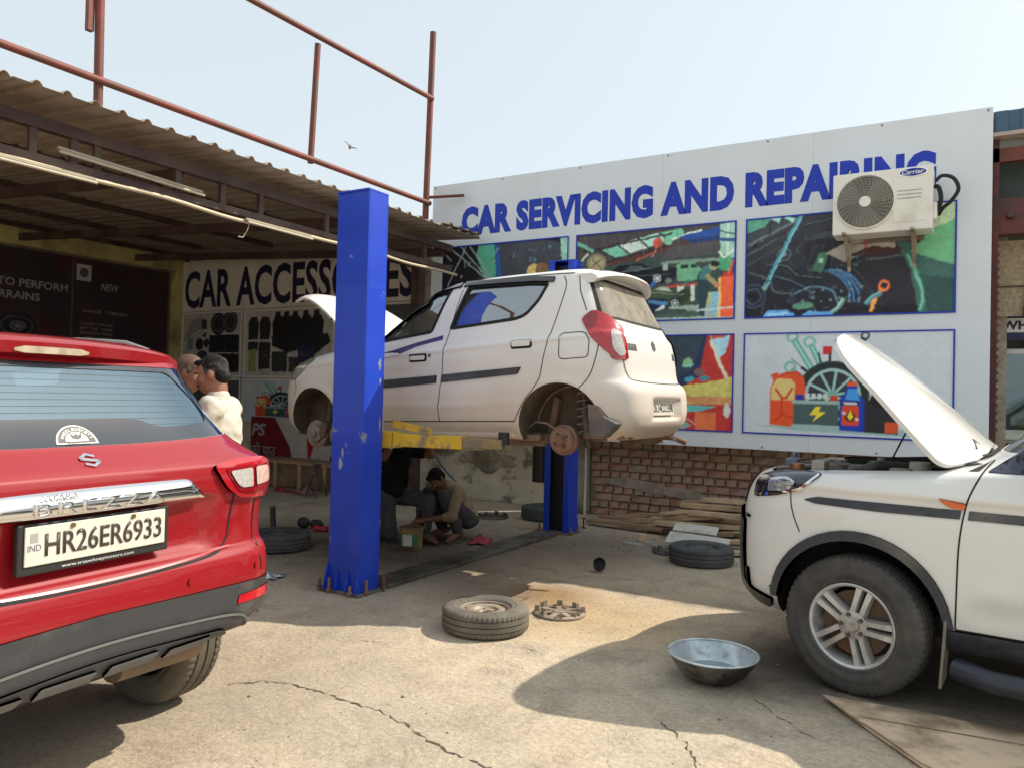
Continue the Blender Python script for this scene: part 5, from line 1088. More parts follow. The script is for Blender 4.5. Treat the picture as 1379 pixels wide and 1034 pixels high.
for vw in ('L', 'R'):
    for nm, wv in (('window_glass', W1), ('window_glass', W2)):
        gl_ = panel(HB, nm, [(a, b_) for a, b_ in wv], vw, G_side, hb, -.012, 0, .06)
        q = [Vector(p) for p in wv]; c = sum(q, Vector((0, 0))) / len(q)
        fr_o = [tuple(p + (p - c).normalized() * .004) for p in q]
        panel(HB, 'window_seal', strip(q + [q[0], q[1]], .024), vw, M_gap, hb, .003, .006, .05)
    # door, handle, strip and gaps
    D1 = [(.66, .325), (1.33, .330), (1.352, .42), (1.40, .90), (1.48, 1.372)]
    D2 = [(1.36, .332), (2.0, .338), (2.045, .38), (2.09, .45), (2.20, .60), (2.235, .70), (2.295, .995), (2.345, 1.30), (2.29, 1.365)]
    seam(HB, spline([(1.352, .325), (1.345, .42), (1.368, .60), (1.385, .80), (1.41, 1.0), (1.475, 1.372)], 5), vw, hb)
    seam(HB, spline([(2.02, .335), (2.05, .40), (2.11, .49), (2.215, .62), (2.255, .80), (2.30, .995), (2.345, 1.19), (2.36, 1.31), (2.33, 1.375)], 5), vw, hb)
    seam(HB, [(.60, .323), (1.0, .327), (1.5, .331), (2.02, .335)], vw, hb, .007)
    seam(HB, spline([(.46, .33), (.47, .6), (.50, .85), (.56, .96)], 5), vw, hb)
    for nm, (xa, xb, za, zb) in (('door_handle', (1.078, 1.223, .795, .838)), ('door_handle', (1.995, 2.144, .862, .905))):
        panel(HB, 'handle_recess', rpoly([(xa - .012, za - .012, .02), (xb + .012, za - .008, .02), (xb + .012, zb + .012, .02), (xa - .012, zb + .008, .02)]), vw, M_gap, hb, .0015, 0, .05)
        panel(HB, nm, rpoly([(xa, za + .004, .015), (xb, za + .006, .015), (xb, zb, .015), (xa, zb - .003, .015)]), vw, P_hb, hb, .012, .014, .03)
    panel(HB, 'door_lock', rpoly([(1.247, .818, .01), (1.273, .818, .01), (1.273, .844, .01), (1.247, .844, .01)]), vw, M_steelrim, hb, .004, .004, .02)
    panel(HB, 'side_moulding', rpoly([(.60, .578), (.98, .598), (1.325, .620), (1.325, .677), (.98, .660), (.60, .640)]), vw, M_plastic, hb, .012, .012, .05)
    panel(HB, 'side_moulding', rpoly([(1.375, .624), (1.72, .648), (2.045, .671, .01), (2.075, .72, .01), (1.7, .70), (1.375, .680)]), vw, M_plastic, hb, .012, .012, .05)
    seam(HB, rpoly([(2.365, .948, .04), (2.545, .955, .05), (2.582, .90, .03), (2.578, .775, .03), (2.37, .765, .04)]) + [(2.365, .93)], vw, hb, .006)
    seam(HB, spline([(2.645, .88), (2.635, .80), (2.60, .67), (2.545, .585), (2.50, .545)], 5), vw, hb)
    seam(HB, [(2.44, 1.375), (2.47, 1.25), (2.53, 1.11)], vw, hb, .006)
    seam(HB, spline([(-.30, .75), (-.24, .62), (-.26, .55)], 4), vw, hb)
    # rain guard over the windows
    panel(HB, 'rain_guard', strip(spline([(.64, 1.14), (.74, 1.205), (.86, 1.268), (1.02, 1.326), (1.19, 1.36), (1.44, 1.378)], 4), .034), vw, mat('smoked_acrylic', (.05, .05, .055), .2, coat=.5), hb, .016, .012, .05)
    panel(HB, 'rain_guard', strip([(1.47, 1.380), (1.8, 1.376), (2.1, 1.366), (2.262, 1.352)], .036), vw, mat('smoked_acrylic', (.05, .05, .055), .2, coat=.5), hb, .016, .012, .05)
    # purple swoosh sticker under the front window
    panel(HB, 'door_sticker', [(.66, .845), (.90, .885), (1.10, .935), (1.36, .985), (1.36, .95), (1.12, .905), (.95, .84), (.66, .80)], vw, mat('purple_sticker', lin((74, 62, 112)), .35, var=.2, scale=6), hb, .0022, 0, .06)
    panel(HB, 'headlight', rpoly([(-.42, .70, .05), (-.30, .665, .05), (-.16, .74, .08), (-.02, .845, .05), (-.05, .87, .03), (-.24, .84, .06), (-.38, .78, .05)]), vw, mat('clouded_headlamp', (.40, .42, .32), .2, coat=1, var=.2, scale=12), hb, .005, .008, .04)
    # roof drip trim
    seam(HB, [(1.5, 1.405), (2.0, 1.405), (2.40, 1.395)], vw, hb, .008)
for s_, vw in ((-1, 'L'), (1, 'R')):
    tl = [(-.735, 1.10), (-.66, 1.125), (-.60, 1.07), (-.575, .96), (-.565, .74), (-.60, .735), (-.66, .80), (-.70, .90), (-.735, 1.0)]
    tl = rpoly([(2.50, 1.045, .03), (2.565, 1.112, .03), (2.65, 1.085, .05), (2.745, .98, .08), (2.782, .87, .06), (2.795, .755, .02), (2.75, .765, .05), (2.675, .83, .1), (2.575, .93, .1)])
    o_ = panel(HB, 'tail_lamp', tl, vw, M_redlens, hb, .010, .014, .03)
    panel(HB, 'lamp_shoulder', rpoly([(2.508, 1.045, .03), (2.565, 1.105, .03), (2.61, 1.092, .03), (2.60, 1.02, .05), (2.575, .945, .05)]), vw, mat('deep_red_lens', (.26, .006, .012), .08, coat=1, var=.1), o_, .0115, .002, .025)
    panel(HB, 'reverse_lens', rpoly([(2.70, .97, .02), (2.745, .95, .03), (2.785, .80, .02), (2.765, .775, .02), (2.725, .83, .03)]), vw, M_clearlens, o_, .014, .004, .025)
    t2 = rpoly([(s_ * .61, 1.075, .03), (s_ * .585, 1.07, .03), (s_ * .56, .96, .06), (s_ * .565, .755, .02), (s_ * .63, .76, .03), (s_ * .64, .95, .03)])
    panel(HB, 'tail_lamp_return', t2 if s_ > 0 else t2, 'B', M_redlens, o_, .010, .012, .03)
panel(HB, 'rear_glass', RW, 'B', glass('dusty_rear_glass', (.30, .30, .27), .10, (.37, .34, .28), .70), hb, -.006, 0, .06)
seam(HB, RW + [RW[0], RW[1]], 'B', hb, .02, .002)
panel(HB, 'windscreen', FW, 'F', glass('windscreen_glass', (.70, .80, .74), .10, (.5, .48, .42), .08), hb, -.006, 0, .06)
seam(HB, spline([(-.57, 1.05), (-.555, .80), (-.53, .66), (-.45, .615), (0, .605), (.45, .615), (.53, .66), (.555, .80), (.57, 1.05)], 5), 'B', hb, .007)
panel(HB, 'tailgate_badge', rpoly([(-.50, .83), (-.36, .83), (-.36, .875), (-.50, .875)]), 'B', mat('badge_grey', (.16, .16, .16), .4, .3, var=.5, scale=60), hb, .004, .003, .05)
panel(HB, 'tailgate_badge', rpoly([(.40, .80), (.50, .80), (.50, .85), (.40, .85)]), 'B', mat('badge_grey', (.16, .16, .16), .4, .3), hb, .004, .003, .05)
panel(HB, 'maker_emblem', [(-.035, .90), (0, .925), (.035, .90), (.03, .86), (0, .845), (-.03, .86)], 'B', mat('badge_grey', (.16, .16, .16), .4, .3), hb, .005, .004, .05)
# spoiler over the rear glass
sp = MB(); V = []; F = []; rows = 15; prof = [(-.10, 1.442), (.03, 1.440), (.115, 1.415), (.125, 1.398), (.06, 1.372), (-.05, 1.372)]
for i in range(rows):
    u = -1 + 2 * i / (rows - 1); y = u * .53; k = 1 - .5 * abs(u)**3; dz = -.055 * abs(u)**3
    for (px_, pz_) in prof: V.append((2.555 - .035 * u * u + px_ * (k if px_ > 0 else 1), y, pz_ + dz))
n_ = len(prof)
for i in range(rows - 1):
    for j in range(n_): F.append((i * n_ + j, i * n_ + (j + 1) % n_, (i + 1) * n_ + (j + 1) % n_, (i + 1) * n_ + j))
F += [tuple(range(n_)), tuple((rows - 1) * n_ + j for j in range(n_ - 1, -1, -1))]
sp.add(V, F); sp.build('roof_spoiler', P_hb, hb, smooth=35, fix=True)
# number plate
RB = tm(2.862, 0, 0) @ REAR
MB().box((2.862, .0, .425), (.012, .46, .105), R=Euler((0, -.12, 0)).to_matrix()).build('number_plate', M_plate, hb, bevel=.003)
text_part('plate_lettering', 'DL14CC1598', M_ink, hb, tm(2.866, 0, .425) @ rot_m('Y', -6.9) @ tm(0, 0, -.425) @ REAR, -.21, .395, .42, .06, bold=.012, lift=.004)
# opened bonnet
hp_ = [(-.53, -.50, .12), (.40, -.63, .05), (.46, 0), (.40, .63, .05), (-.53, .50, .12), (-.585, 0, .2)]
def open_panel(B, name, poly, mats, parent, hinge, ang, th=.02, crown=0.0, nose=0.0, res=.05, rib=0.0):
    """the lid cut from skin B inside an outline seen from above, swung up round its hinge"""
    V, Fc = fill2d(rpoly(poly), res); P = []; N_ = []; hw = max(abs(v.y) for v in V); x0, x1 = min(v.x for v in V), max(v.x for v in V)
    for v in V:
        l, n = B.hit('T', v.x, v.y); u = abs(v.y) / hw; s = (x1 - v.x) / (x1 - x0)
        P.append(Vector((v.x, v.y, l.z + crown * (1 - u ** 2.2) * (1 - .35 * s) - nose * s ** 3 + rib * (math.tanh((.42 - .10 * s - abs(v.y)) / .018))))) ; N_.append(n)
    M = tm(*hinge) @ rot_m('Y', ang) @ tm(*[-h for h in hinge]); k = len(P); mb = MB(); cnt = {}
    for f in Fc:
        for i in range(3):
            e = (f[i], f[(i + 1) % 3]); cnt.setdefault(tuple(sorted(e)), []).append(e)
    mb.add([M @ (p + n * .002) for p, n in zip(P, N_)], Fc, 0)
    mb.add([M @ (p - n * th) for p, n in zip(P, N_)], [tuple(reversed(f)) for f in Fc], 1)
    for es in cnt.values():
        if len(es) == 1: a, b_ = es[0]; mb.f.append((b_, a, k + a, k + b_)); mb.m.append(0)
    return mb.build(name, mats, parent, smooth=50, fix=True)
open_panel(HB, 'bonnet', hp_, [P_hb, mat('bonnet_underside', (.50, .49, .46), .6, var=.2, scale=5)], hb, (.45, 0, .96), 44)
# lamps of the cabin: seats, dashboard, wheel
for (x, y) in ((1.0, -.33), (1.0, .33)): seat(hb, x, y, .30)
MB().box((1.95, 0, .60), (.45, 1.1, .14)).box((2.18, 0, .88), (.14, 1.1, .52), R=Euler((0, .2, 0)).to_matrix()).build('rear_seat', M_seat, hb, bevel=.04)
MB().box((.60, 0, .86), (.30, 1.16, .22)).build('dashboard', mat('dash_grey', (.10, .10, .105), .8), hb, bevel=.05)
MB().tube([(.84 + .07 * math.cos(t), .33 + .18 * math.sin(t), .95 + .16 * math.cos(t)) for t in [rad(a) for a in range(0, 360, 20)]], .014, 8, closed=True).build('steering_wheel', M_black, hb, smooth=60)
# underside
M_under = mat('rusty_underbody', (0.13, 0.085, 0.06), .9, var=.35, scale=9, bump=.4, bscale=40, dirt=(.24, .16, .11), dirt_amt=.3)
M_rust = mat('rusted_iron', (.20, .085, .055), .85, .1, var=.3, scale=14, bump=.4, bscale=70, dirt=(.30, .20, .15), dirt_amt=.25)
M_sus = mat('greasy_suspension', (.055, .045, .035), .7, .2, var=.3, scale=12, dirt=(.16, .12, .085), dirt_amt=.3)
ub = MB(); ub.box((1.2, 0, .215), (1.9, 1.20, .05))
for y in (-.50, .50): ub.box((1.2, y, .185), (1.9, .06, .07))
ub.box((-.28, 0, .225), (.3, .9, .06)); ub.box((2.62, 0, .235), (.3, 1.1, .05)); ub.build('floor_pan', M_under, hb, bevel=.01)
for y in (-1, 1):
    MB().box((1.18, y * .655, .262), (1.62, .07, .10)).build('sill', P_hb, hb, bevel=.02)
    # rear corner: drum, spring, damper, trailing arm
    MB().lathe([(0, .062), (.03, .062), (.034, .03), (.06, .026), (.085, .024), (.092, .0), (.108, -.004), (.108, -.045), (.095, -.055), (0, -.055)], 36, M=tm(2.36, y * .645, .205) @ rot_m('X', 90 if y < 0 else -90)).build('brake_drum', M_rust, hb, smooth=40)
    st_ = MB()
    for k in range(4): a = rad(90 * k + 30); st_.cyl((2.36 + .05 * math.cos(a), y * .665, .205 + .05 * math.sin(a)), (2.36 + .05 * math.cos(a), y * .70, .205 + .05 * math.sin(a)), .007, n=8)
    st_.build('wheel_stud', M_sus, hb)
    MB().tube([(2.44 + .05 * math.cos(t * .55), y * .47 + .05 * math.sin(t * .55), .22 + t * .0048) for t in range(0, 68)], .007, 6).build('coil_spring', mat('dusty_spring', (.22, .20, .17), .7), hb, smooth=60)
    MB().cyl((2.50, y * .52, .15), (2.46, y * .50, .42), .026, n=12).cyl((2.46, y * .50, .42), (2.45, y * .49, .60), .012, n=10).build('damper', M_sus, hb, smooth=40)
    MB().bar((2.36, y * .52, .19), (1.80, y * .46, .24), .05, .07).build('trailing_arm', M_under, hb, bevel=.01)
    MB().tube([(2.30, y * .58, .26), (2.22, y * .62, .32), (2.12, y * .60, .33), (2.02, y * .56, .28)], .008, 6).build('brake_hose', M_steelrim, hb, smooth=60)
    # front corner: disc, caliper, strut
    MB().lathe([(0, .05), (.028, .05), (.032, .03), (.055, .028), (.072, .026), (.076, .004), (.115, .002), (.118, -.004), (.115, -.016), (.0, -.016)], 36, M=tm(0, y * .645, .215) @ rot_m('X', 90 if y < 0 else -90)).build('brake_disc', mat('worn_disc', (.30, .27, .24), .5, .5, var=.2, scale=14, dirt=(.2, .14, .1), dirt_amt=.3), hb, smooth=40)
    MB().box((.09, y * .63, .25), (.07, .09, .13), R=Euler((0, .35, 0)).to_matrix()).build('brake_caliper', M_sus, hb, bevel=.01)
    MB().cyl((.02, y * .56, .16), (.07, y * .50, .62), .030, n=12).box((0.01, y * .58, .2), (.09, .07, .16)).build('strut', M_sus, hb, smooth=40)
    MB().bar((0, y * .56, .12), (.22, y * .3, .17), .05, .035).build('control_arm', M_sus, hb)
    MB().prism([(2.585, .455), (2.60, .235), (2.70, .225), (2.77, .285), (2.80, .325), (2.72, .365), (2.665, .44)], -.06, .06, tm(0, y * .675, 0) @ SIDE).build('mud_flap', mat('blue_grey_rubber', (.07, .08, .095), .75, dirt=(.22, .16, .11), dirt_amt=.12), hb, bevel=.012, fix=True)
    MB().box((2.20, y * .46, .36), (.05, .06, .30), R=Euler((0, .2, 0)).to_matrix()).build('chassis_leg', M_under, hb, bevel=.01); MB().box((2.56, y * .47, .36), (.04, .07, .26)).build('chassis_leg', M_under, hb, bevel=.01)
    # lining seen through the arch
    MB().tube([(2.36 - .30 * math.cos(rad(a)), y * .46, .29 + .30 * math.sin(rad(a))) for a in range(5, 176, 10)], .012, 6).build('arch_lining', M_under, hb)
MB().bar((2.36, -.58, .20), (2.36, .58, .20), .055, .05).build('rear_axle_beam', M_under, hb, bevel=.01)
MB().cyl((2.55, .12, .24), (2.62, .52, .22), .085, n=20).build('silencer', M_under, hb, smooth=40)
MB().tube([(1.2, .15, .17), (1.9, .16, .16), (2.2, .2, .26), (2.5, .22, .26)], .022, 8).build('exhaust_pipe', M_rust, hb, smooth=60)
MB().tube([(2.62, .40, .20), (2.80, .42, .19), (2.90, .44, .15)], .02, 8).build('exhaust_pipe', M_rust, hb, smooth=60)
MB().tube([(2.84, .12, .22), (2.90, .12, .19), (2.90, .2, .18), (2.84, .2, .22)], .008, 6).build('tow_eye', M_under, hb)
MB().box((.25, 0, .30), (.4, .5, .22)).build('engine_sump', M_sus, hb, bevel=.04)
MB().box((2.74, 0, .235), (.10, .95, .05)).build('bumper_valance', M_plastic, hb, bevel=.01)

# ---------------------------------------------------------------- white sport utility car with open bonnet (x rearward from the front axle)
sv = thing('suv', 'white sport utility car with open bonnet at the photo edge', 'car', (-0.395, 5.07, 0), rz=rad(-5))
P_sv = paint('suv_white', (0.81, 0.81, 0.775), (0.50, 0.45, 0.36), 0.25, 0.62, 0.45, 1.0, 0.25, 0.04)
SK = [(.30, -.55, 2.9, .80, 5, 8), (.36, -.64, 3.05, .855, 5, 8), (.42, -.685, 3.12, .885, 5, 8), (.52, -.70, 3.15, .897, 5, 8), (.70, -.705, 3.16, .90, 5, 8), (.84, -.695, 3.16, .90, 5, 8), (.93, -.675, 3.155, .898, 5, 8), (1.0, -.645, 3.15, .892, 5, 8), (1.05, -.60, 3.145, .884, 5, 8),
      (1.078, -.52, 3.14, .874, 5, 8), (1.095, -.36, 3.14, .866, 5, 8), (1.112, -.12, 3.135, .860, 5.5, 8), (1.135, .16, 3.13, .855, 6, 8), (1.165, .42, 3.125, .850, 6, 8), (1.20, .53, 3.12, .845, 6, 8), (1.27, .62, 3.11, .836, 6, 8), (1.40, .79, 3.09, .815, 6, 8), (1.55, 1.0, 3.06, .785, 6, 8), (1.70, 1.23, 3.02, .745, 6, 8), (1.77, 1.40, 2.98, .71, 6, 8), (1.81, 1.6, 2.92, .64, 5, 7), (1.83, 1.85, 2.8, .45, 5, 6)]
def sv_disp(V):
    x, y, z = V[:, 0], V[:, 1], V[:, 2]; sg = np.sign(y); side_ = np.abs(y) > .6
    V[:, 1] += sg * side_ * (.012 * np.exp(-((z - 1.025) / .022)**2) - .010 * np.exp(-((z - .97) / .035)**2) + .012 * np.exp(-((z - .60) / .03)**2) * (x > .5) - .012 * np.exp(-((z - .50) / .05)**2) * (x > .5))
    return V
SB = Body(SK, 240, 5, sv_disp)
SW1 = rpoly([(.60, 1.165, .02), (.72, 1.25, .03), (1.28, 1.68, .05), (1.62, 1.70, .04), (1.58, 1.175, .03)])
SW2 = rpoly([(1.70, 1.18, .03), (1.72, 1.70, .04), (2.55, 1.69, .05), (2.62, 1.20, .05)])
SFW = rpoly([(-.66, 1.72, .06), (-.76, 1.24, .05), (.76, 1.24, .05), (.66, 1.72, .06)])
cuts = []
for s_ in (-1, 1):
    for cx in (0, 2.68): cuts.append((cut_side(arch_poly(cx, .37, .405), min(s_ * .50, s_ * 1.2), max(s_ * .50, s_ * 1.2)), 1))
for wv in (SW1, SW2): cuts.append((cut_side(wv, -1.3, 1.3), 2))
cuts.append((cut_rear(SFW, -.2, 1.5), 2))
bay = rpoly([(-.50, -.66, .12), (.40, -.76, .06), (.46, 0), (.40, .76, .06), (-.50, .66, .12), (-.54, 0)])
cuts.append((MB().prism(bay, .80, 1.25), 1))
cuts.append((cavity(SK, .50, 1.76, .05, .80, .47, .60, 3.0), 2))
carve(SB, cuts, [P_sv, mat('dark_well', (.03, .028, .026), .9, var=.3, scale=8), M_inner], 'body', sv)
M_bluegrey = mat('blue_grey_cladding', (0.040, 0.045, 0.058), 0.5, var=.12, scale=12, bump=.08, bscale=200, dirt=(.16, .145, .12), dirt_amt=.08)
for s_, vw in ((-1, 'L'), (1, 'R')):
    panel(SB, 'window_glass', SW1, vw, G_side, sv, -.012, 0, .08); panel(SB, 'window_glass', SW2, vw, G_side, sv, -.012, 0, .08)
    panel(SB, 'window_seal', strip([Vector(p) for p in SW1] + [Vector(SW1[0])], .03), vw, M_gap, sv, .003, .006, .06)
    panel(SB, 'window_sail', rpoly([(.555, 1.15, .01), (.70, 1.26, .01), (.86, 1.37, .01), (.86, 1.15, .01)]), vw, mat('blue_black_trim', lin((40, 48, 72)), .35), sv, .004, .006, .05)
    # wheel arch flare
    fl = [(-.43, .42), (-.435, .47)] + [(0 - .435 * math.cos(rad(a)), .385 + .435 * math.sin(rad(a))) for a in range(10, 171, 8)] + [(.435, .42)]
    inn = [(.395, .42)] + [(-.40 * math.cos(rad(a)), .37 + .40 * math.sin(rad(a))) for a in range(170, 9, -8)] + [(-.395, .42)]
    panel(SB, 'arch_flare', fl + inn, vw, M_bluegrey, sv, .016, .05, .04)
    fl2 = [(p[0] + 2.68, p[1]) for p in fl]; in2 = [(p[0] + 2.68, p[1]) for p in inn]; panel(SB, 'arch_flare', fl2 + in2, vw, M_bluegrey, sv, .016, .05, .06)
    panel(SB, 'sill_cladding', rpoly([(.40, .31), (2.25, .31), (2.25, .415), (.40, .415, .02)]), vw, M_bluegrey, sv, .012, .012, .08)
    panel(SB, 'side_stripe', rpoly([(-.262, .948, .015), (-.19, .970, .02), (.10, .972), (.460, .972), (.455, .931), (.10, .928), (-.20, .935)]), vw, M_bluegrey, sv, .006, .006, .05)
    panel(SB, 'side_stripe', rpoly([(.487, .931), (1.62, .930), (1.62, .971), (.492, .972)]), vw, M_bluegrey, sv, .006, .006, .07)
    panel(SB, 'side_indicator', rpoly([(.365, 1.020, .008), (.478, 1.006, .006), (.472, .974, .006), (.408, .981, .02)]), vw, M_orange, sv, .007, .008, .03)
    seam(SB, spline([(.442, .42), (.446, .60), (.452, .80), (.470, .95), (.492, 1.04), (.535, 1.14), (.575, 1.20)], 5), vw, sv, .007)
    seam(SB, [(1.64, .42), (1.65, .8), (1.66, 1.15)], vw, sv, .007); seam(SB, [(.442, .42), (1.0, .418), (1.64, .42), (2.2, .42)], vw, sv, .008)
    seam(SB, spline([(-.335, 1.0), (-.33, .94), (-.31, .86), (-.275, .78)], 5), vw, sv, .006)
    seam(SB, [(.41, 1.245), (.47, 1.22), (.56, 1.195)], vw, sv, .006)
    hl = panel(SB, 'headlight', rpoly([(-.57, .925, .03), (-.42, .95, .03), (-.27, 1.0, .05), (-.175, 1.085, .02), (-.30, 1.088, .04), (-.46, 1.07, .05), (-.56, 1.03, .05)]), vw, mat('dark_headlamp', lin((34, 38, 52)), .12, coat=1, var=.4, scale=14), sv, .008, .01, .03)
    panel(SB, 'headlight_lens', rpoly([(-.47, .965, .02), (-.35, .985, .02), (-.30, 1.03, .02), (-.36, 1.05, .02), (-.46, 1.035, .02)]), vw, mat('lamp_bowl', (.55, .58, .66), .12, .6, coat=1, var=.3, scale=50), hl, .012, .004, .03)
    panel(SB, 'headlight_trim', strip(spline([(-.56, .935), (-.42, .958), (-.28, 1.005), (-.19, 1.075)], 4), .012), vw, M_chrome, hl, .012, .004, .04)
    panel(SB, 'bumper_guard', rpoly([(-.70, .345, .02), (-.44, .345, .02), (-.425, .40, .01), (-.57, .425, .03), (-.615, .48, .04), (-.625, .80, .04), (-.66, .84, .02), (-.70, .84, .02)]), vw, M_bluegrey, sv, .022, .03, .04)
panel(SB, 'bumper_guard', rpoly([(-.66, .40, .05), (.66, .40, .05), (.66, .80, .05), (-.66, .80, .05)]), 'F', M_bluegrey, sv, .02, .03, .06)
panel(SB, 'grille', rpoly([(-.52, .86, .03), (.52, .86, .03), (.50, 1.02, .03), (-.50, 1.02, .03)]), 'F', M_black, sv, .008, .01, .06)
panel(SB, 'windscreen', SFW, 'F', glass('windscreen_glass', (.70, .80, .74), .10, (.5, .48, .42), .08), sv, -.006, 0, .08)
T_sv = tyre_mesh(.345, .215, .205, M_rubber, 'tyre', 60); R_sv = alloy_rim_mesh(.205, .20)
for (x, y, rz, sp_) in ((0, -.775, rad(-9), .15), (0, .775, rad(171), 0), (2.68, -.775, 0, .4), (2.68, .775, math.pi, 0)): add_wheel(sv, (x, y, .345), T_sv, R_sv, rz, sp_)
MB().tube([(.45, -.93, .255), (.60, -1.0, .245), (1.2, -1.02, .245), (2.0, -1.02, .245), (2.2, -.95, .255)], .05, 12).build('side_step', mat('blue_black_step', lin((34, 40, 54)), .4, coat=.3), sv, smooth=60)
for x in (.8, 1.8): MB().bar((x, -.99, .25), (x, -.7, .36), .05, .03).build('step_bracket', M_bluegrey, sv)
MB().box((.395, -.80, .30), (.012, .21, .32), R=Euler((0, .06, 0)).to_matrix()).build('mud_flap', mat('dusty_flap', (.16, .145, .12), .85, dirt=(.3, .26, .2), dirt_amt=.3), sv)
MB().box((.9, 0, .36), (1.6, 1.3, .1)).build('floor_pan', M_black, sv)
# mirror
mr_ = MB(); mr_.sphere((.86, -.985, 1.225), (.075, .13, .10), 16, 10); mr_.bar((.80, -.86, 1.165), (.84, -.94, 1.19), .06, .05); mr_.build('mirror', mat('mirror_black', (.025, .03, .03), .35, coat=.3), sv, smooth=60)
MB().sphere((.835, -1.0, 1.245), (.06, .115, .075), 14, 8).build('mirror_cap', P_sv, sv, smooth=60)
# bonnet, stay and what is under it
hpoly = [(-.44, -.70, .34), (.10, -.80, .1), (.40, -.82, .07), (.46, -.55, .2), (.42, 0, .2), (.46, .55, .2), (.40, .82, .07), (.10, .80, .1), (-.44, .70, .34), (-.54, 0, .5)]
open_panel(SB, 'bonnet', hpoly, [P_sv, mat('bonnet_underside', (.50, .49, .46), .6, var=.2, scale=5)], sv, (.43, 0, 1.165), 52, .022, .12, .07, .03, .006)
MB().cyl((-.10, .66, 1.06), (.10, .62, 1.50), .006, n=8).build('bonnet_stay', M_black, sv)
M_eng = mat('engine_black', (.03, .03, .032), .5, var=.3, scale=14, dirt=(.16, .14, .11), dirt_amt=.25); M_alu = mat('cast_aluminium', (.32, .31, .29), .45, .6, var=.2, scale=16, dirt=(.2, .16, .11), dirt_amt=.25)
MB().box((-.10, .05, .93), (.50, .55, .28)).build('engine_cover', M_eng, sv, bevel=.03)
MB().box((.12, -.50, .98), (.26, .22, .22)).build('battery', mat('battery_grey', (.18, .17, .16), .6), sv, bevel=.012)
MB().box((-.18, -.52, .98), (.24, .20, .20)).build('air_filter_box', M_eng, sv, bevel=.02)
MB().cyl((.24, -.52, 1.06), (.24, -.52, 1.16), .06, .05, n=16).build('fluid_reservoir', mat('cloudy_plastic', (.45, .43, .36), .5), sv, smooth=40)
MB().tube([(-.10, -.46, 1.07), (.02, -.40, 1.12), (.15, -.30, 1.11), (.22, -.2, 1.05)], .03, 10).build('intake_hose', M_eng, sv, smooth=60)
MB().tube([(-.3, -.60, 1.06), (-.15, -.66, 1.10), (.05, -.64, 1.09), (.2, -.66, 1.11), (.32, -.6, 1.10)], .010, 8).build('wiring_loom', M_eng, sv, smooth=60)
MB().cyl((.05, -.36, 1.09), (.05, -.36, 1.13), .028, n=14).build('filler_cap', mat('ochre_cap', (.40, .20, .06), .5), sv, smooth=40)
MB().box((-.42, 0, 1.06), (.10, 1.24, .05)).build('radiator_support', M_eng, sv, bevel=.01)
MB().bar((-.46, -.62, 1.09), (-.16, -.50, 1.12), .03, .012).bar((-.46, -.3, 1.10), (-.1, -.56, 1.13), .02, .012).build('cross_stay', M_alu, sv)
MB().box((-.46, -.30, 1.10), (.07, .10, .05)).box((-.46, -.28, 1.14), (.02, .05, .04)).build('bonnet_latch', mat('latch_blue', (.16, .20, .30), .4, .4), sv, bevel=.005)
MB().box((.47, 0, 1.165), (.14, 1.3, .03)).build('cowl_panel', M_plastic, sv)
MB().tube([(.50, -.45, 1.20), (.60, -.35, 1.235), (.66, .1, 1.29), (.68, .3, 1.305)], .010, 6).build('wiper_arm', M_black, sv)
MB().tube([(.44, -.5, 1.19), (.48, -.42, 1.24), (.46, -.36, 1.28), (.50, -.3, 1.24)], .008, 6).build('bonnet_hinge', M_eng, sv)
rb_ = random.Random(21); M_hs = [M_eng, M_alu, mat('bay_grey', (.22, .22, .21), .6, var=.2), mat('bay_beige', (.36, .32, .24), .7, var=.2), mat('copper_pipe', (.35, .16, .08), .4, .6)]
for k in range(16):
    x, y = rb_.uniform(-.36, .34), rb_.uniform(-.66, .1); z = rb_.uniform(1.02, 1.10); sh_ = rb_.random(); mm = rb_.choice(M_hs)
    if sh_ < .4: MB().box((x, y, z), (rb_.uniform(.05, .14), rb_.uniform(.05, .12), rb_.uniform(.05, .12))).build('bay_housing', mm, sv, bevel=.008)
    elif sh_ < .65: MB().cyl((x, y, z - .05), (x, y, z + .05), rb_.uniform(.02, .05), n=14).build('bay_canister', mm, sv, smooth=40)
    else: MB().tube(curve3([(x, y, z), (x + .08, y + .05, z + .04), (x + .18, y + .02, z + .03), (x + .26, y - .05, z)]), rb_.uniform(.006, .016), 7).build('bay_hose', mm, sv, smooth=60)
for (x, y) in ((1.35, -.40), (1.35, .40)): seat(sv, x, y, .50)
MB().box((.80, 0, 1.02), (.36, 1.4, .26)).build('dashboard', M_seat, sv, bevel=.06)

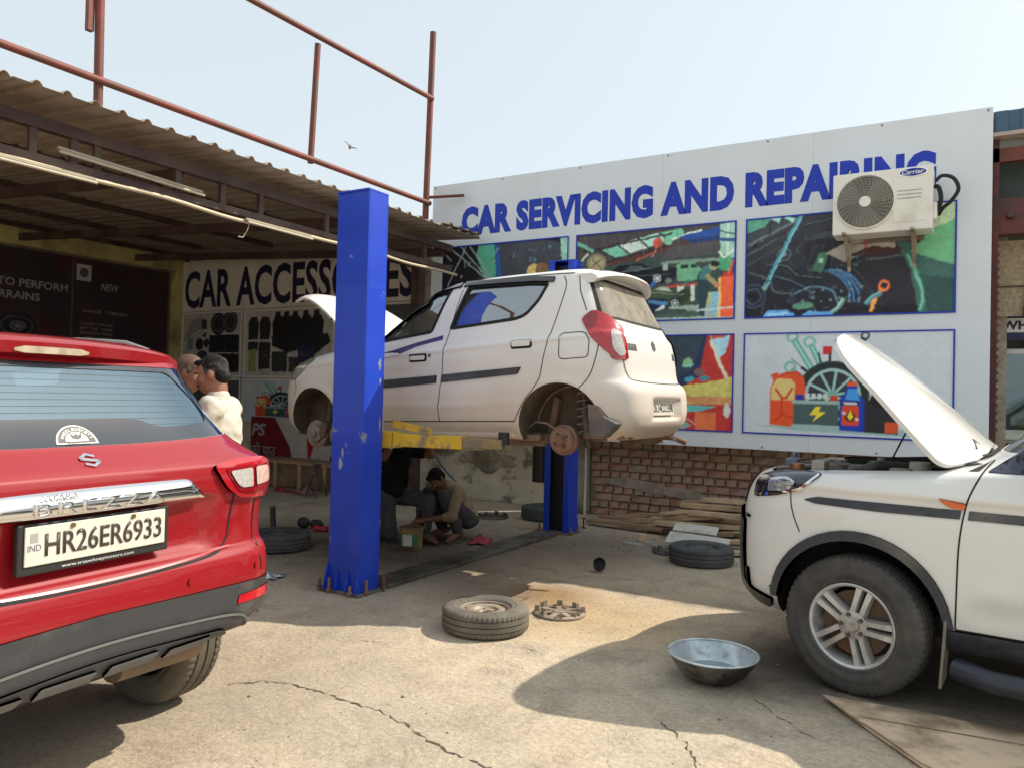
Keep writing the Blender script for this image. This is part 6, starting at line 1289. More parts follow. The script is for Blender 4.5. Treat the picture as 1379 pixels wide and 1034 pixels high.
# ---------------------------------------------------------------- red sport utility car seen from behind (x rearward from the tailgate)
rs = thing('suv', 'glossy red sport utility car seen from behind with chrome tailgate bar', 'car', (-2.505, 1.54, 0), rz=rad(4.0))
P_rs = paint('metallic_red', (0.30, 0.004, 0.010), (0.30, 0.08, 0.06), 0.25, 0.55, 0.25, 1.0, 0.38, 0.02, metal=0.0)
RK = [(.455, -3.6, -.14, .80, 4, 8), (.47, -3.75, -.06, .855, 4, 9), (.49, -3.82, -.005, .878, 4, 10), (.52, -3.86, .018, .888, 4, 11), (.57, -3.88, .026, .893, 4, 12), (.655, -3.89, .028, .896, 4, 12), (.69, -3.89, .032, .898, 4, 12), (.77, -3.88, .026, .896, 4, 12), (.805, -3.87, .008, .894, 4, 12), (.825, -3.86, -.012, .893, 4, 12),
      (.90, -3.82, -.018, .890, 4, 12), (1.0, -3.55, -.006, .888, 4.5, 12), (1.04, -3.2, .003, .886, 5, 12), (1.10, -2.92, .004, .884, 5, 12), (1.145, -2.80, -.002, .881, 5, 12), (1.165, -2.75, -.018, .876, 5, 11), (1.20, -2.68, -.062, .862, 5, 9), (1.24, -2.60, -.108, .842, 5, 7.5),
      (1.30, -2.48, -.148, .808, 5, 6.5), (1.40, -2.28, -.212, .762, 5, 6.2), (1.50, -2.08, -.275, .715, 5, 6), (1.55, -1.95, -.31, .690, 5, 6), (1.59, -1.80, -.36, .655, 5, 6), (1.62, -1.62, -.45, .60, 5, 6), (1.638, -1.45, -.60, .50, 5, 5), (1.648, -1.3, -.85, .3, 4, 4)]
def rs_disp(V):
    x, y, z = V[:, 0], V[:, 1], V[:, 2]; rear = x > -.6
    a = np.clip((.50 - np.abs(y)) / .05, 0, 1) * np.clip((z - .825) / .03, 0, 1) * np.clip((1.045 - z) / .02, 0, 1); V[:, 0] -= rear * .022 * a
    # sculpted hip between lamp and bumper, arch swell
    sg = np.sign(y); V[:, 1] += sg * (np.abs(y) > .6) * .010 * np.exp(-((np.hypot(x + .64, z - .35) - .42) / .05)**2)
    return V
RB_ = Body(RK, 280, 5, rs_disp)
RGW = rpoly([(-.60, 1.530, .03), (-.70, 1.40, .10), (-.775, 1.262, .03), (-.3, 1.242, .2), (.3, 1.242, .2), (.775, 1.262, .03), (.70, 1.40, .10), (.60, 1.530, .03)])
RSW = rpoly([(-2.35, 1.20, .03), (-1.95, 1.50, .05), (-1.0, 1.54, .05), (-.62, 1.46, .05), (-.72, 1.24, .05)])
RFW = rpoly([(-.60, 1.53, .06), (-.72, 1.12, .05), (.72, 1.12, .05), (.60, 1.53, .06)])
cuts = []
for s_ in (-1, 1):
    for cx in (-.69, -3.14): cuts.append((cut_side(arch_poly(cx, .335, .385), min(s_ * .50, s_ * 1.2), max(s_ * .50, s_ * 1.2)), 1))
cuts.append((cut_side(RSW, -1.3, 1.3), 2)); cuts.append((cut_rear(RGW, -.75, 1.0), 2)); cuts.append((cut_rear(RFW, -3.2, -1.8), 2))
cuts.append((cavity(RK, .56, 1.585, .05, .76, .47, -2.5, -.10), 2))
carve(RB_, cuts, [P_rs, M_black, M_inner], 'body', rs)
G_rear = glass('tinted_rear_glass', (.30, .42, .48), .26, (.22, .34, .42), .10, gloss=(.62, .84, 1.0))  # blue film and blue gloss colour paint the sky's reflection into the pane
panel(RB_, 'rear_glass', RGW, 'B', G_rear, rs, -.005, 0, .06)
# painted black band round the glass, dipping at the middle for the sticker
ins = rpoly([(-.50, 1.512, .03), (-.60, 1.40, .08), (-.63, 1.315, .05), (-.35, 1.295, .1), (-.27, 1.335, .08), (.27, 1.335, .08), (.35, 1.295, .1), (.63, 1.315, .05), (.60, 1.40, .08), (.50, 1.512, .03)])
def ring_panel(B, name, outer, inner, view, m, parent, off):
    """flat band between two outlines"""
    o_ = [Vector(p) for p in outer]; i_ = [Vector(p) for p in inner]; no, ni = len(o_), len(i_); pts = o_ + i_
    ed = [(k, (k + 1) % no) for k in range(no)] + [(no + k, no + (k + 1) % ni) for k in range(ni)]
    V, E, F, *_ = delaunay_2d_cdt(pts, ed, [], 0, 1e-6); oo, ii = [tuple(p) for p in o_], [tuple(p) for p in i_]
    F = [f for f in F if inside(tuple((V[f[0]] + V[f[1]] + V[f[2]]) / 3), oo) and not inside(tuple((V[f[0]] + V[f[1]] + V[f[2]]) / 3), ii)]
    me = bpy.data.meshes.new(name); P = []; N_ = []
    for v in V: l, n = B.hit(view, v.x, v.y); P.append(l + n * off); N_.append(n)
    me.from_pydata([tuple(p) for p in P], [], F); me.materials.append(m); me.update(); with_normals(me, N_)
    o = bpy.data.objects.new(name, me); COL.objects.link(o); o.parent = parent; return o
def dense(p, r=.05):
    out = []
    for i in range(len(p)):
        a, b_ = Vector(p[i - 1][:2]), Vector(p[i][:2]); k = max(1, int((b_ - a).length / r)); out += [tuple(a + (b_ - a) * j / k) for j in range(k)]
    return out
ring_panel(RB_, 'glass_band', dense(RGW), dense(ins), 'B', mat('ceramic_band', (.012, .018, .028), .08, coat=1.0, spec=.8, var=.05), rs, -.002)
hl_ = MB()
for k in range(9):
    z = 1.312 + k * .0225; pts = []
    for i in range(21):
        y = (-1 + i / 10) * (.60 - (z - 1.31) * .45); l, n = RB_.hit('B', y, z); pts.append(l - n * .004)
    hl_.tube(pts, .0005, 4)
hl_.build('defroster_line', mat('defroster', (.16, .20, .22), .5), rs)
# round sticker
def on_rear(y, z, off): l, n = RB_.hit('B', y, z); return l + n * off
st = [(.0 + .076 * math.cos(rad(a)), 1.250 + .062 * math.sin(rad(a))) for a in range(0, 181, 12)]
stk = panel(RB_, 'dealer_sticker', st, 'B', mat('print_white', (.75, .75, .75), .5), rs, .001, 0, .03)
panel(RB_, 'sticker_print', [(.0 + .068 * math.cos(rad(a)), 1.254 + .054 * math.sin(rad(a))) for a in range(0, 181, 12)], 'B', M_ink, stk, .0018, 0, .03)
panel(RB_, 'sticker_print', [(.0 + 0.042 * math.cos(rad(a)), 1.258 + .032 * math.sin(rad(a))) for a in range(0, 181, 15)], 'B', mat('print_white', (.75, .75, .75), .5), stk, .0026, 0, .03)
panel(RB_, 'sticker_print', [(-.023, 1.288), (-.009, 1.277), (0, 1.283), (.009, 1.277), (.023, 1.288), (.017, 1.268), (0, 1.263), (-.017, 1.268)], 'B', M_ink, stk, .0034, 0, .03)
def bent_text(body_, view_pts, m, parent, hgt, off=.003):
    for ch, (y, z, ang) in zip(body_, view_pts):
        l, n = RB_.hit('B', y, z); tilt = math.degrees(math.asin(max(-1, min(1, n.z)))); M = Matrix.Translation(l + n * off) @ rot_m('Y', -tilt) @ REAR @ rot_m('Z', ang)
        text_part('sticker_lettering', ch, m, parent, M, -.0045, -hgt / 2, .009, hgt, bold=.02, lift=.0012)
wd_ = 'WHEEL-O-CITY'
bent_text(wd_, [(.056 * math.sin(rad(a)), 1.253 + .044 * math.cos(rad(a)), -a) for a in [-68 + k * 136 / 11 for k in range(12)]], mat('print_white', (.75, .75, .75), .5), stk, .011)
l, n = RB_.hit('B', 0, 1.253)
text_part('sticker_lettering', 'GURGAON-777770-1113', M_ink, stk, Matrix.Translation(l + n * .004) @ rot_m('Y', -math.degrees(math.asin(n.z))) @ REAR, -.042, -.005, .084, .009, bold=.01, lift=.001)
# spoiler with brake lamp
sp = MB(); V = []; F = []; rows = 25; prof = [(-.20, 1.632), (-.06, 1.628), (.045, 1.608), (.062, 1.595), (.055, 1.556), (.02, 1.545), (-.10, 1.552)]
for i in range(rows):
    u = -1 + 2 * i / (rows - 1); y = u * .63; k = 1 - .25 * abs(u)**6; dz = -.020 * u * u - .02 * abs(u)**8
    for (a, b_) in prof: V.append((-.325 - .085 * u * u - .03 * abs(u)**8 + a * k, y, b_ + dz + (.012 * abs(u)**6 if b_ < 1.57 else 0)))
n_ = len(prof)
for i in range(rows - 1):
    for j in range(n_): F.append((i * n_ + j, i * n_ + (j + 1) % n_, (i + 1) * n_ + (j + 1) % n_, (i + 1) * n_ + j))
F += [tuple(range(n_)), tuple((rows - 1) * n_ + j for j in range(n_ - 1, -1, -1))]
sp.add(V, F); spo = sp.build('roof_spoiler', P_rs, rs, smooth=30, fix=True)
bl_ = MB(); V = []; F = []
for i in range(9):
    u = -1 + 2 * i / 8; y = u * .135; x = -.267 - .085 * (y / .63)**2; zt, zb = 1.580 - .02 * (y / .63)**2, 1.556
    V += [(x + .003, y, zt - (.008 if abs(u) == 1 else 0)), (x + .001, y, zb + (.006 if abs(u) == 1 else 0))]
for i in range(8): F.append((2 * i, 2 * i + 1, 2 * i + 3, 2 * i + 2))
bl_.add(V, F); bl_.build('brake_lamp', mat('pale_lens', (.52, .44, .32), .2, coat=.8, var=.25, scale=25), spo, fix=True)
for s_ in (-1, 1): MB().tube([(-2.0, s_ * .60, 1.60), (-1.8, s_ * .60, 1.645), (-1.0, s_ * .58, 1.658), (-.65, s_ * .57, 1.64), (-.50, s_ * .565, 1.605)], .011, 8).build('roof_rail', mat('silver_rail', (.45, .45, .45), .35, .6), rs, smooth=60)
# chrome bar with lettering
cb_m = MB(); V = []; F = []; rows = 33; pr_ = [(-.006, 1.028), (.018, 1.030), (.028, 1.040), (.033, 1.060), (.031, 1.078), (.024, 1.094), (.012, 1.108), (-.004, 1.116), (-.02, 1.118)]
for i in range(rows):
    u = -1 + 2 * i / (rows - 1); y = u * .435; e = max(0, (abs(u) - .80) / .20); c = -.012 * u * u
    for (dx, z) in pr_:
        zz = 1.028 + (z - 1.028) * (1 - .80 * e ** 2.2); V.append((dx * (1 - .35 * e ** 3) + c, y, zz))
n_ = len(pr_)
for i in range(rows - 1):
    for j in range(n_ - 1): F.append((i * n_ + j, (i + 1) * n_ + j, (i + 1) * n_ + j + 1, i * n_ + j + 1))
F += [tuple(range(n_)), tuple((rows - 1) * n_ + j for j in range(n_ - 1, -1, -1))]
cb_m.add(V, F); cb = cb_m.build('chrome_bar', M_chrome, rs, smooth=50)
CT = tm(.030, 0, 0) @ REAR
text_part('bar_lettering', 'BREZZA', M_chrome, cb, CT, -.235, 1.042, .47, .040, bold=.004, extrude=.005, lift=.0, space=1.25)
text_part('bar_lettering', 'VITARA', M_chrome, cb, CT, -.215, 1.087, .12, .018, bold=.004, extrude=.004, lift=.0, space=1.1)
# maker's emblem on the tailgate: two interlocked hooks
l, n = RB_.hit('B', 0, 1.195); ME_ = Matrix.Translation(l + n * .004) @ rot_m('Y', -math.degrees(math.asin(n.z))) @ REAR
em = MB()
em.prism(strip([(.036, .026), (-.006, .044), (-.044, .016), (-.040, .006)], .017), 0, .006, ME_); em.prism(strip([(-.046, .012), (.046, -.012)], .020), 0, .006, ME_); em.prism(strip([(-.036, -.026), (.006, -.044), (.044, -.016), (.040, -.006)], .017), 0, .006, ME_)
em.v = [tuple(l + (Vector(v) - l) * .66) for v in em.v]; em.build('maker_emblem', M_chrome, rs, fix=True)
# plate
MB().box((.0, 0, .94), (.022, .545, .160)).build('plate_frame', M_black, rs, bevel=.006)
MB().box((.014, 0, .950), (.006, .505, .122)).build('number_plate', M_plate, rs, bevel=.003)
PT = tm(.0172, 0, 0) @ REAR
text_part('plate_lettering', 'HR26ER6933', mat('plate_ink', (.06, .05, .04), .4), rs, PT, -.19, .914, .425, .072, bold=.008, lift=.0006, extrude=.002)
text_part('plate_lettering', 'IND', mat('plate_blue', (.12, .15, .25), .5), rs, PT, -.244, .935, .042, .020, lift=.0008)
MB().add([PT @ Vector(p) for p in ((-.236, .962, .0008), (-.212, .962, .0008), (-.212, .99, .0008), (-.236, .99, .0008))], [(0, 1, 2, 3)]).build('plate_hologram', mat('hologram', (.55, .55, .5), .3, .4), rs)
text_part('frame_lettering', 'www.trsawhneymotors.com', mat('print_white', (.75, .75, .75), .5), rs, tm(.0116, 0, 0) @ REAR, -.13, .866, .26, .013, lift=.0006)
for y in (-.10, .12): MB().cyl((.016, y, 1.0), (.022, y, 1.0), .008, n=10).build('plate_screw', mat('brass', (.25, .17, .07), .4, .7), rs)
# tailgate gap, bumper trims
seam(RB_, spline([(-.60, 1.14), (-.585, .92), (-.56, .84), (-.45, .80), (0, .785), (.45, .80), (.56, .84), (.585, .92), (.60, 1.14)], 6), 'B', rs, .008)
tr = panel(RB_, 'bumper_seam_trim', strip(spline([(-.58, .822), (-.3, .800), (0, .793), (.3, .800), (.58, .822)], 6), .007), 'B', mat('dull_red', (.5, .06, .06), .3, coat=1), rs, .004, .004, .04)
blk = [(-.90, .665), (-.6, .672), (0, .688), (.6, .672), (.90, .665), (.875, .485), (.60, .474), (0, .474), (-.60, .474), (-.875, .485)]
panel(RB_, 'bumper_cladding', blk, 'B', M_plastic, rs, .006, .008, .04)
for vw in ('L', 'R'): panel(RB_, 'bumper_cladding', rpoly([(-.42, .48), (.0, .48), (.04, .66), (-.36, .665)]), vw, M_plastic, rs, .006, .006, .04)
sk = panel(RB_, 'skid_plate', rpoly([(-.68, .488, .02), (-.60, .556, .05), (0, .594, .3), (.60, .556, .05), (.68, .488, .02), (.60, .474), (-.60, .474)]), 'B', M_plastic, rs, .012, .012, .04)
panel(RB_, 'skid_edge', strip(spline([(-.678, .488), (-.60, .550), (-.3, .578), (0, .589), (.3, .578), (.60, .550), (.678, .488)], 5), .010), 'B', mat('worn_grey_edge', (.16, .155, .15), .6), sk, .015, .005, .03)
panel(RB_, 'skid_inset', rpoly([(-.57, .488, .01), (-.53, .514, .03), (0, .545, .2), (.53, .514, .03), (.57, .488, .01), (.55, .474), (-.55, .474)]), 'B', M_plastic, sk, .021, .010, .04)
for y in (-.36, -.12, .12, .36): panel(RB_, 'skid_bar', rpoly([(y - .10, .494 - abs(y) * .02, .008), (y + .09, .494 - abs(y) * .02, .008), (y + .105, .522 - abs(y) * .03, .008), (y - .085, .522 - abs(y) * .03, .008)]), 'B', mat('worn_grey_bar', (.12, .122, .13), .55, var=.15), sk, .029, .010, .03)
for s_ in (-1, 1):
    q = [(s_ * .595, .590), (s_ * .795, .590), (s_ * .80, .632), (s_ * .60, .622)]
    panel(RB_, 'bumper_reflector', rpoly([(a, b_, .006) for a, b_ in q]), 'B', mat('reflector_red', (.55, .01, .02), .15, coat=1, var=.1, scale=60), rs, .011, .008, .03)
    for y in (.36, .70): panel(RB_, 'parking_sensor', [(s_ * y + .011 * math.cos(rad(a)), .725 + .011 * math.sin(rad(a))) for a in range(0, 360, 30)], 'B', P_rs, rs, .006, .004, .03)
    # lamp cluster: red housing standing proud, clear lens set in it
    lampo = [(s_ * .475, 1.146, .02), (s_ * .62, 1.162, .05), (s_ * .79, 1.156, .05), (s_ * .86, 1.10, .05), (s_ * .855, 1.035, .04), (s_ * .78, 1.006, .05), (s_ * .62, 1.015, .05), (s_ * .545, 1.05, .05)]
    lamp = panel(RB_, 'tail_lamp', rpoly(lampo), 'B', M_redlens, rs, .018, .026, .025)
    panel(RB_, 'lamp_recess', rpoly([(s_ * .520, 1.135, .03), (s_ * .79, 1.140, .03), (s_ * .825, 1.06, .04), (s_ * .77, 1.03, .03), (s_ * .60, 1.035, .04)]), 'B', mat('deep_red_lens', (.26, .006, .012), .08, coat=1, var=.1), lamp, .021, .006, .025)
    panel(RB_, 'reverse_lens', rpoly([(s_ * .545, 1.122, .012), (s_ * .665, 1.128, .01), (s_ * .672, 1.055, .01), (s_ * .60, 1.055, .03)]), 'B', M_clearlens, lamp, .026, .008, .02)
    panel(RB_, 'indicator_lens', rpoly([(s_ * .685, 1.130, .01), (s_ * .765, 1.132, .015), (s_ * .78, 1.07, .02), (s_ * .692, 1.058, .01)]), 'B', mat('pink_clear_lens', (.62, .42, .38), .12, coat=1, var=.2, scale=60), lamp, .026, .008, .02)
    seam(RB_, [(s_ * .725, 1.0), (s_ * .725, .85), (s_ * .74, .70)], 'B', rs, .006)
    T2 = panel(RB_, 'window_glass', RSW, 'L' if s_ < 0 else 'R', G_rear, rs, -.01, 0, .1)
T_rs = tyre_mesh(.335, .21, .205, mat('road_tyre', (.05, .046, .038), .8, var=.25, scale=20, bump=.15, bscale=90, dirt=(.16, .14, .10), dirt_amt=.35, dscale=4, dirt_sharp=.5), 'tyre', 60); R_rs = R_sv
for (x, y, rz) in ((-.69, .81, math.pi), (-.69, -.81, 0), (-3.14, .78, math.pi), (-3.14, -.78, 0)): add_wheel(rs, (x, y, .335), T_rs, R_rs, rz)
MB().box((-.9, 0, .42), (1.4, .9, .08)).build('floor_pan', M_black, rs)
MB().cyl((-.64, -.66, .335), (-.64, .66, .335), .045, n=12).build('rear_axle', mat('rusty_arm', (.16, .12, .085), .8, dirt=(.24, .16, .1), dirt_amt=.3), rs, smooth=40)
MB().cyl((-.25, .25, .40), (-.25, .62, .39), .07, n=18).build('silencer', mat('rusty_arm', (.16, .12, .085), .8), rs, smooth=40)
for (x, y) in ((-1.95, -.38), (-1.95, .38)): seat(rs, x, y, .45)
MB().box((-1.15, 0, .75), (.45, 1.2, .14)).box((-.92, 0, 1.02), (.14, 1.2, .56), R=Euler((0, .2, 0)).to_matrix()).build('rear_seat', M_seat, rs, bevel=.04)
for y in (-.4, 0, .4): MB().box((-.86, y, 1.36), (.08, .22, .14)).build('head_rest', M_seat, rs, bevel=.03)

# ================================================================ TWO POST LIFT
lf = thing('car_lift', 'blue two post car lift with yellow arms holding the white hatchback', 'car lift', (-3.85, 4.31, 0))
M_blue = mat('scratched_blue_paint', (0.008, 0.055, 0.56), 0.4, var=0.10, scale=5, dirt=(0.26, 0.27, 0.34), dirt_amt=-0.07, dscale=5, dirt_sharp=.05, coat=.15)
M_yel = mat('worn_yellow_paint', (0.62, 0.40, 0.03), 0.5, var=0.12, scale=7, dirt=(0.20, 0.17, 0.13), dirt_amt=0.12, dscale=5, dirt_sharp=.1)
M_inside = mat('dark_column_fill', (0.012, 0.013, 0.02), 0.6, var=.2)
def column(y, inward, name):
    """C section, open towards the other post"""
    c = MB(); w_, d, t = .30, .20, .012; s_ = inward
    c.box((0, y - s_ * (d / 2 - t / 2), 1.45), (w_, t, 2.9))
    for x in (-1, 1):
        c.box((x * (w_ / 2 - t / 2), y + s_ * t / 2, 1.45), (t, d - t, 2.9))
        c.box((x * (w_ / 2 - .035), y + s_ * (d / 2 + t / 2), 1.45), (.07, t, 2.9))
    o = c.build(name, M_blue, lf, bevel=.003)
    MB().box((0, y - s_ * .02, 1.44), (w_ - .04, .10, 2.84)).build('column_inside', M_inside, o)  # near-black block filling the hollow of the post
    MB().box((0, y, 2.905), (w_ + .004, d + .02, .012)).build('top_plate', M_blue, o)
    b = MB(); b.box((0, y, .010), (.36, .28, .020)); b.build('base_plate', mat('dirty_base', (.16, .14, .12), .8, var=.3), o, bevel=.004)
    for (x, d_, h_) in ((-.144, .06, .20), (.144, .05, .16), (-.05, .04, .15), (.05, .04, .15)):
        MB().prism([(0, .024), (d_, .024), (.012, h_), (0, h_)], -.006, .006, tm(x, y - s_ * .10, 0) @ Matrix(((0, 0, 1, 0), (-s_, 0, 0, 0), (0, 1, 0, 0), (0, 0, 0, 1)))).build('base_gusset', M_blue, o, fix=True)
    for (x, yy) in ((-.20, -.13), (-.09, -.15), (.11, -.155), (.185, -.06), (-.19, .12), (.19, .12)):
        p = Vector((x, y + s_ * yy, 0)); h = random.uniform(.05, .10)
        MB().cyl(p, p + Vector((random.uniform(-.006, .006), 0, h + .024)), .011, n=8).cyl(p + Vector((0, 0, .024)), p + Vector((0, 0, .040)), .020, n=6).build('anchor_bolt', M_rust, o)
    return o
column(0.0, 1, 'post'); far = column(3.15, -1, 'post')
far.location.x = .10
for (x, z, rx, rz_) in ((-.055, .93, .018, .05), (-.04, 1.01, .010, .035)):
    MB().prism([(x + rx * math.cos(rad(a)) * random.uniform(.7, 1.2), z + rz_ * math.sin(rad(a)) * random.uniform(.7, 1.2)) for a in range(0, 360, 24)], .1002, .1010, FRONT).build('paint_smudge', mat('pale_smudge', (.34, .37, .50), .6, var=.2, scale=30), lf)
for (yy, z, sy, sz) in ((.06, 1.66, .018, .05), (.07, 1.53, .014, .03), (.075, 1.22, .010, .07)):
    MB().prism([(yy + sy * math.cos(rad(a)) * random.uniform(.5, 1.2), z + sz * math.sin(rad(a)) * random.uniform(.5, 1.2)) for a in range(0, 360, 20)], .1502, .1510, Matrix(((0, 0, 1, 0), (1, 0, 0, 0), (0, 1, 0, 0), (0, 0, 0, 1)))).build('paint_chip', mat('chipped_paint', (.26, .26, .36), .6, var=.3, scale=30), lf)
cv = MB(); cv.box((.05, 1.57, .016), (.26, 2.75, .032)); cv.build('floor_cover', mat('oily_steel_plate', (.17, .16, .14), .6, .3, var=.3, scale=4, dirt=(.06, .052, .045), dirt_amt=.25), lf, bevel=.008)
def carriage(y, s_, z, x0):
    c = MB(); c.box((x0, y + s_ * .13, z), (.24, .06, .34)); c.box((x0, y + s_ * .21, z - .10), (.42, .14, .12)); c.build('carriage', M_yel, lf, bevel=.006)
    for (x, yy, ln) in ((-.62, .42, 1), (1.02, .40, 1)):
        a = Vector((x0 + (.14 if x > 0 else -.14), y + s_ * .22, z - .10)); b_ = Vector((x, y + s_ * yy, z - .10)); m_ = a.lerp(b_, .66)
        MB().bar(a, m_, .11, .095).build('lift_arm', M_yel, lf, bevel=.006)
        MB().bar(a.lerp(b_, .5), b_, .08, .07).build('arm_extension', mat('bare_arm_steel', (.22, .19, .15), .55, .4, var=.3, scale=6, dirt=(.45, .30, .05), dirt_amt=.2), lf, bevel=.005)
        MB().cyl(b_, b_ + Vector((0, 0, .085)), .04, n=16).build('lift_pad', M_black, lf)
    k = MB(); k.bar((x0 + .16, y + s_ * .22, z + .02), (x0 + .5, y + s_ * .24, z - .03), .012, .05); k.box((x0 + .20, y + s_ * .15, z - .10), (.02, .012, .13)); k.build('arm_lock', M_yel, lf)
carriage(0.0, 1, 1.205, .0); carriage(3.15, -1, 1.205, .1)
MB().cyl((-.16, 3.18, .52), (-.16, 3.18, .98), .10, n=24).build('power_unit', mat('black_motor', (.02, .02, .022), .5), lf, smooth=40)
MB().tube([(-.16, 3.16, .98), (-.12, 3.10, 1.15), (.02, 3.1, 1.3), (.05, 3.15, 1.6)], .012, 8).build('hydraulic_hose', M_black, lf, smooth=60)

# ================================================================ LOOSE THINGS
T_small = tyre_mesh(.272, .15, .155, M_rubber_dusty, 'tyre', 54); R_small = steel_rim_mesh(.152, .14, mat('pale_dusty_rim', (.42, .36, .28), .6, .15, var=.15, scale=10, dirt=(.26, .2, .14), dirt_amt=.25))
T_blue = tyre_mesh(.285, .16, .16, M_rubber_blue, 'tyre', 54); R_dark = steel_rim_mesh(.158, .15, mat('dark_dusty_rim', (.10, .115, .125), .6, .3, var=.2, scale=10, dirt=(.2, .19, .17), dirt_amt=.2))
def lying_wheel(loc, tme, rme, label, wd, rz=0, rim=True, tilt=(0, 0)):
    t = thing('removed_tyre', label, 'wheel', (loc[0], loc[1], loc[2] + wd / 2 + .002), group='wheels taken off the hatchback', rot=(rad(-90) + tilt[0], tilt[1], rz))
    inst(tme, 'tyre', t)
    if rim: inst(rme, 'rim', t)
    return t
lying_wheel((-2.565, 4.10, 0), T_small, R_small, 'dusty wheel with pale steel rim lying flat at the edge of the sunlight', .15, .4)
lying_wheel((-2.03, 6.86, 0), T_blue, R_dark, 'bluish grey wheel lying before the wood pile by the white car', .16, 1.0)
lying_wheel((-5.42, 5.05, 0), T_blue, R_dark, 'bluish grey wheel lying behind the red car and beside the lift post', .16, .2)
lying_wheel((-4.30, 8.15, 0), T_blue, R_dark, 'dark wheel lying by the wall behind the far lift post', .16, .7)
M_cap = mat('dusty_cap_plastic', (.20, .17, .13), .8, var=.25, scale=14, dirt=(.38, .31, .23), dirt_amt=.3)
rnd0 = random.Random(5)
def wheel_cover(loc, r, label, rz=0, m=None, tilt=0):
    """wheel cover lying with its clips up"""
    m = m or M_cap; t = thing('wheel_cover', label, 'wheel cover', loc, group='wheel covers on the ground', rot=(tilt, 0, rz))
    d = MB(); d.lathe([(r, .004), (r, .014), (r * .90, .022), (r * .86, .018), (r * .80, .016), (r * .80, .010), (r * .9, .006)], 40, closed=True)
    for k in range(7):
        a = rad(360 / 7 * k); d.bar((r * .22 * math.cos(a), r * .22 * math.sin(a), .014), (r * .84 * math.cos(a), r * .84 * math.sin(a), .014), r * .22, .010)
    d.cyl((0, 0, .006), (0, 0, .024), r * .27, n=24); d.build('disc', m, t, smooth=35)
    for k in range(8):
        a = rad(45 * k + 10); c = Vector((r * .80 * math.cos(a), r * .80 * math.sin(a), 0)); R_ = Matrix.Rotation(a, 3, 'Z')
        p = MB(); q_ = rnd0.uniform(.7, 1.1); p.box(c + Vector((0, 0, .032 * q_)), (.006, r * .20, .044 * q_), R=R_); p.box(c + R_ @ Vector((.014, r * .10, .026)), (.03, .005, .040), R=R_); p.box(c + R_ @ Vector((.014, -r * .10, .026)), (.03, .005, .040 * q_), R=R_); p.build('clip', m, t)
    return t
wheel_cover((-2.33, 4.66, .002), .175, 'dusty wheel cover with clips up lying beside the sunlit wheel', .3)
wheel_cover((-4.84, 7.84, .002), .19, 'dark wheel cover lying flat near the wall behind the crouching man', .1, mat('dark_cap_plastic', (.05, .048, .045), .6, dirt=(.2, .18, .15), dirt_amt=.2))
wheel_cover((-2.42, 7.10, .002), .15, 'small grey wheel cover half behind the bluish wheel by the wood pile', .8, mat('grey_cap_plastic', (.12, .115, .10), .7))
# bowl of water
bo = thing('metal_bowl', 'galvanised metal bowl with water in the shade of the white car', 'bowl', (-1.12, 4.03, 0), rz=.4)
M_galv = mat('galvanised_steel', (.74, .82, .84), .32, .45, var=.2, scale=10, dirt=(.30, .34, .35), dirt_amt=.08, dscale=5, rvar=.12)
M_galv_out = mat('sooty_steel', (.28, .265, .22), .5, .5, var=.3, scale=7, dirt=(.035, .03, .025), dirt_amt=.35, dscale=4)
prof_o = [(0, 0.004), (.09, .003), (.115, .010), (.170, .048), (.208, .102), (.228, .140)]
prof_i = [(.224, .141), (.204, .103), (.166, .051), (.112, .014), (.09, .008), (0, .008)]
MB().lathe(prof_o, 56).build('bowl_outside', M_galv_out, bo, smooth=60); MB().lathe(prof_i, 56).build('bowl_inside', M_galv, bo, smooth=60, fix=True)
MB().lathe([(.226 + .008 * math.cos(rad(a)), .142 + .006 * math.sin(rad(a))) for a in range(0, 360, 45)], 56, closed=True).build('rolled_rim', M_galv, bo, smooth=60)
wm = bpy.data.materials.new('still_water'); t_, b_ = nodes_of(wm); b_.inputs['Base Color'].default_value = (.22, .33, .38, 1); b_.inputs['Roughness'].default_value = .06; b_.inputs['Specular IOR Level'].default_value = .7
nz = t_.nodes.new('ShaderNodeTexNoise'); nz.inputs['Scale'].default_value = 26; bp = t_.nodes.new('ShaderNodeBump'); bp.inputs['Strength'].default_value = .25; bp.inputs['Distance'].default_value = .01; t_.links.new(nz.outputs[0], bp.inputs['Height']); t_.links.new(bp.outputs[0], b_.inputs['Normal'])
MB().cyl((0, 0, .045), (0, 0, .052), .150, n=48).build('water', wm, bo)
# flattened cardboard
M_card = mat('cardboard', (.70, .54, .37), .9, var=.08, scale=2.5, bump=.12, bscale=30, dirt=(.34, .245, .15), dirt_amt=.08, dscale=3, dirt_sharp=.15)
cb_ = thing('cardboard_sheet', 'flattened brown cardboard box lying by the white car wheel', 'cardboard', (-.59, 4.06, 0))
def card(pts, z, name):
    m = MB(); n = len(pts); g = []
    V, F = fill2d(pts, .09); rnd = random.Random(3)
    P = [(v.x, v.y, z + .004 * math.sin(v.x * 9) * math.sin(v.y * 7 + z * 200) + rnd.uniform(0, .0015)) for v in V]; m.add(P, F); o = m.build(name, M_card, cb_, smooth=40)
    so_ = o.modifiers.new('thickness', 'SOLIDIFY'); so_.thickness = .006; so_.offset = 1; return o
card([(0.02, .02), (.10, -.10), (.11, -.115), (.47, -.56), (.60, -.66), (1.3, -.35), (1.10, .12), (.46, .05), (.2, .03)], .008, 'bottom_layer')
card([(0, 0), (.20, -.245), (.215, -.25), (.45, -.53), (.95, -.85), (1.5, -.45), (1.12, .07), (.70, .03), (.30, .03)], .026, 'top_layer')
MB().tube([(.20, -.20, .0365), (.5, -.17, .038), (.9, -.12, .037), (1.2, -.08, .036)], .0022, 5).build('fold_line', mat('card_crease', (.20, .14, .085), .9), cb_)
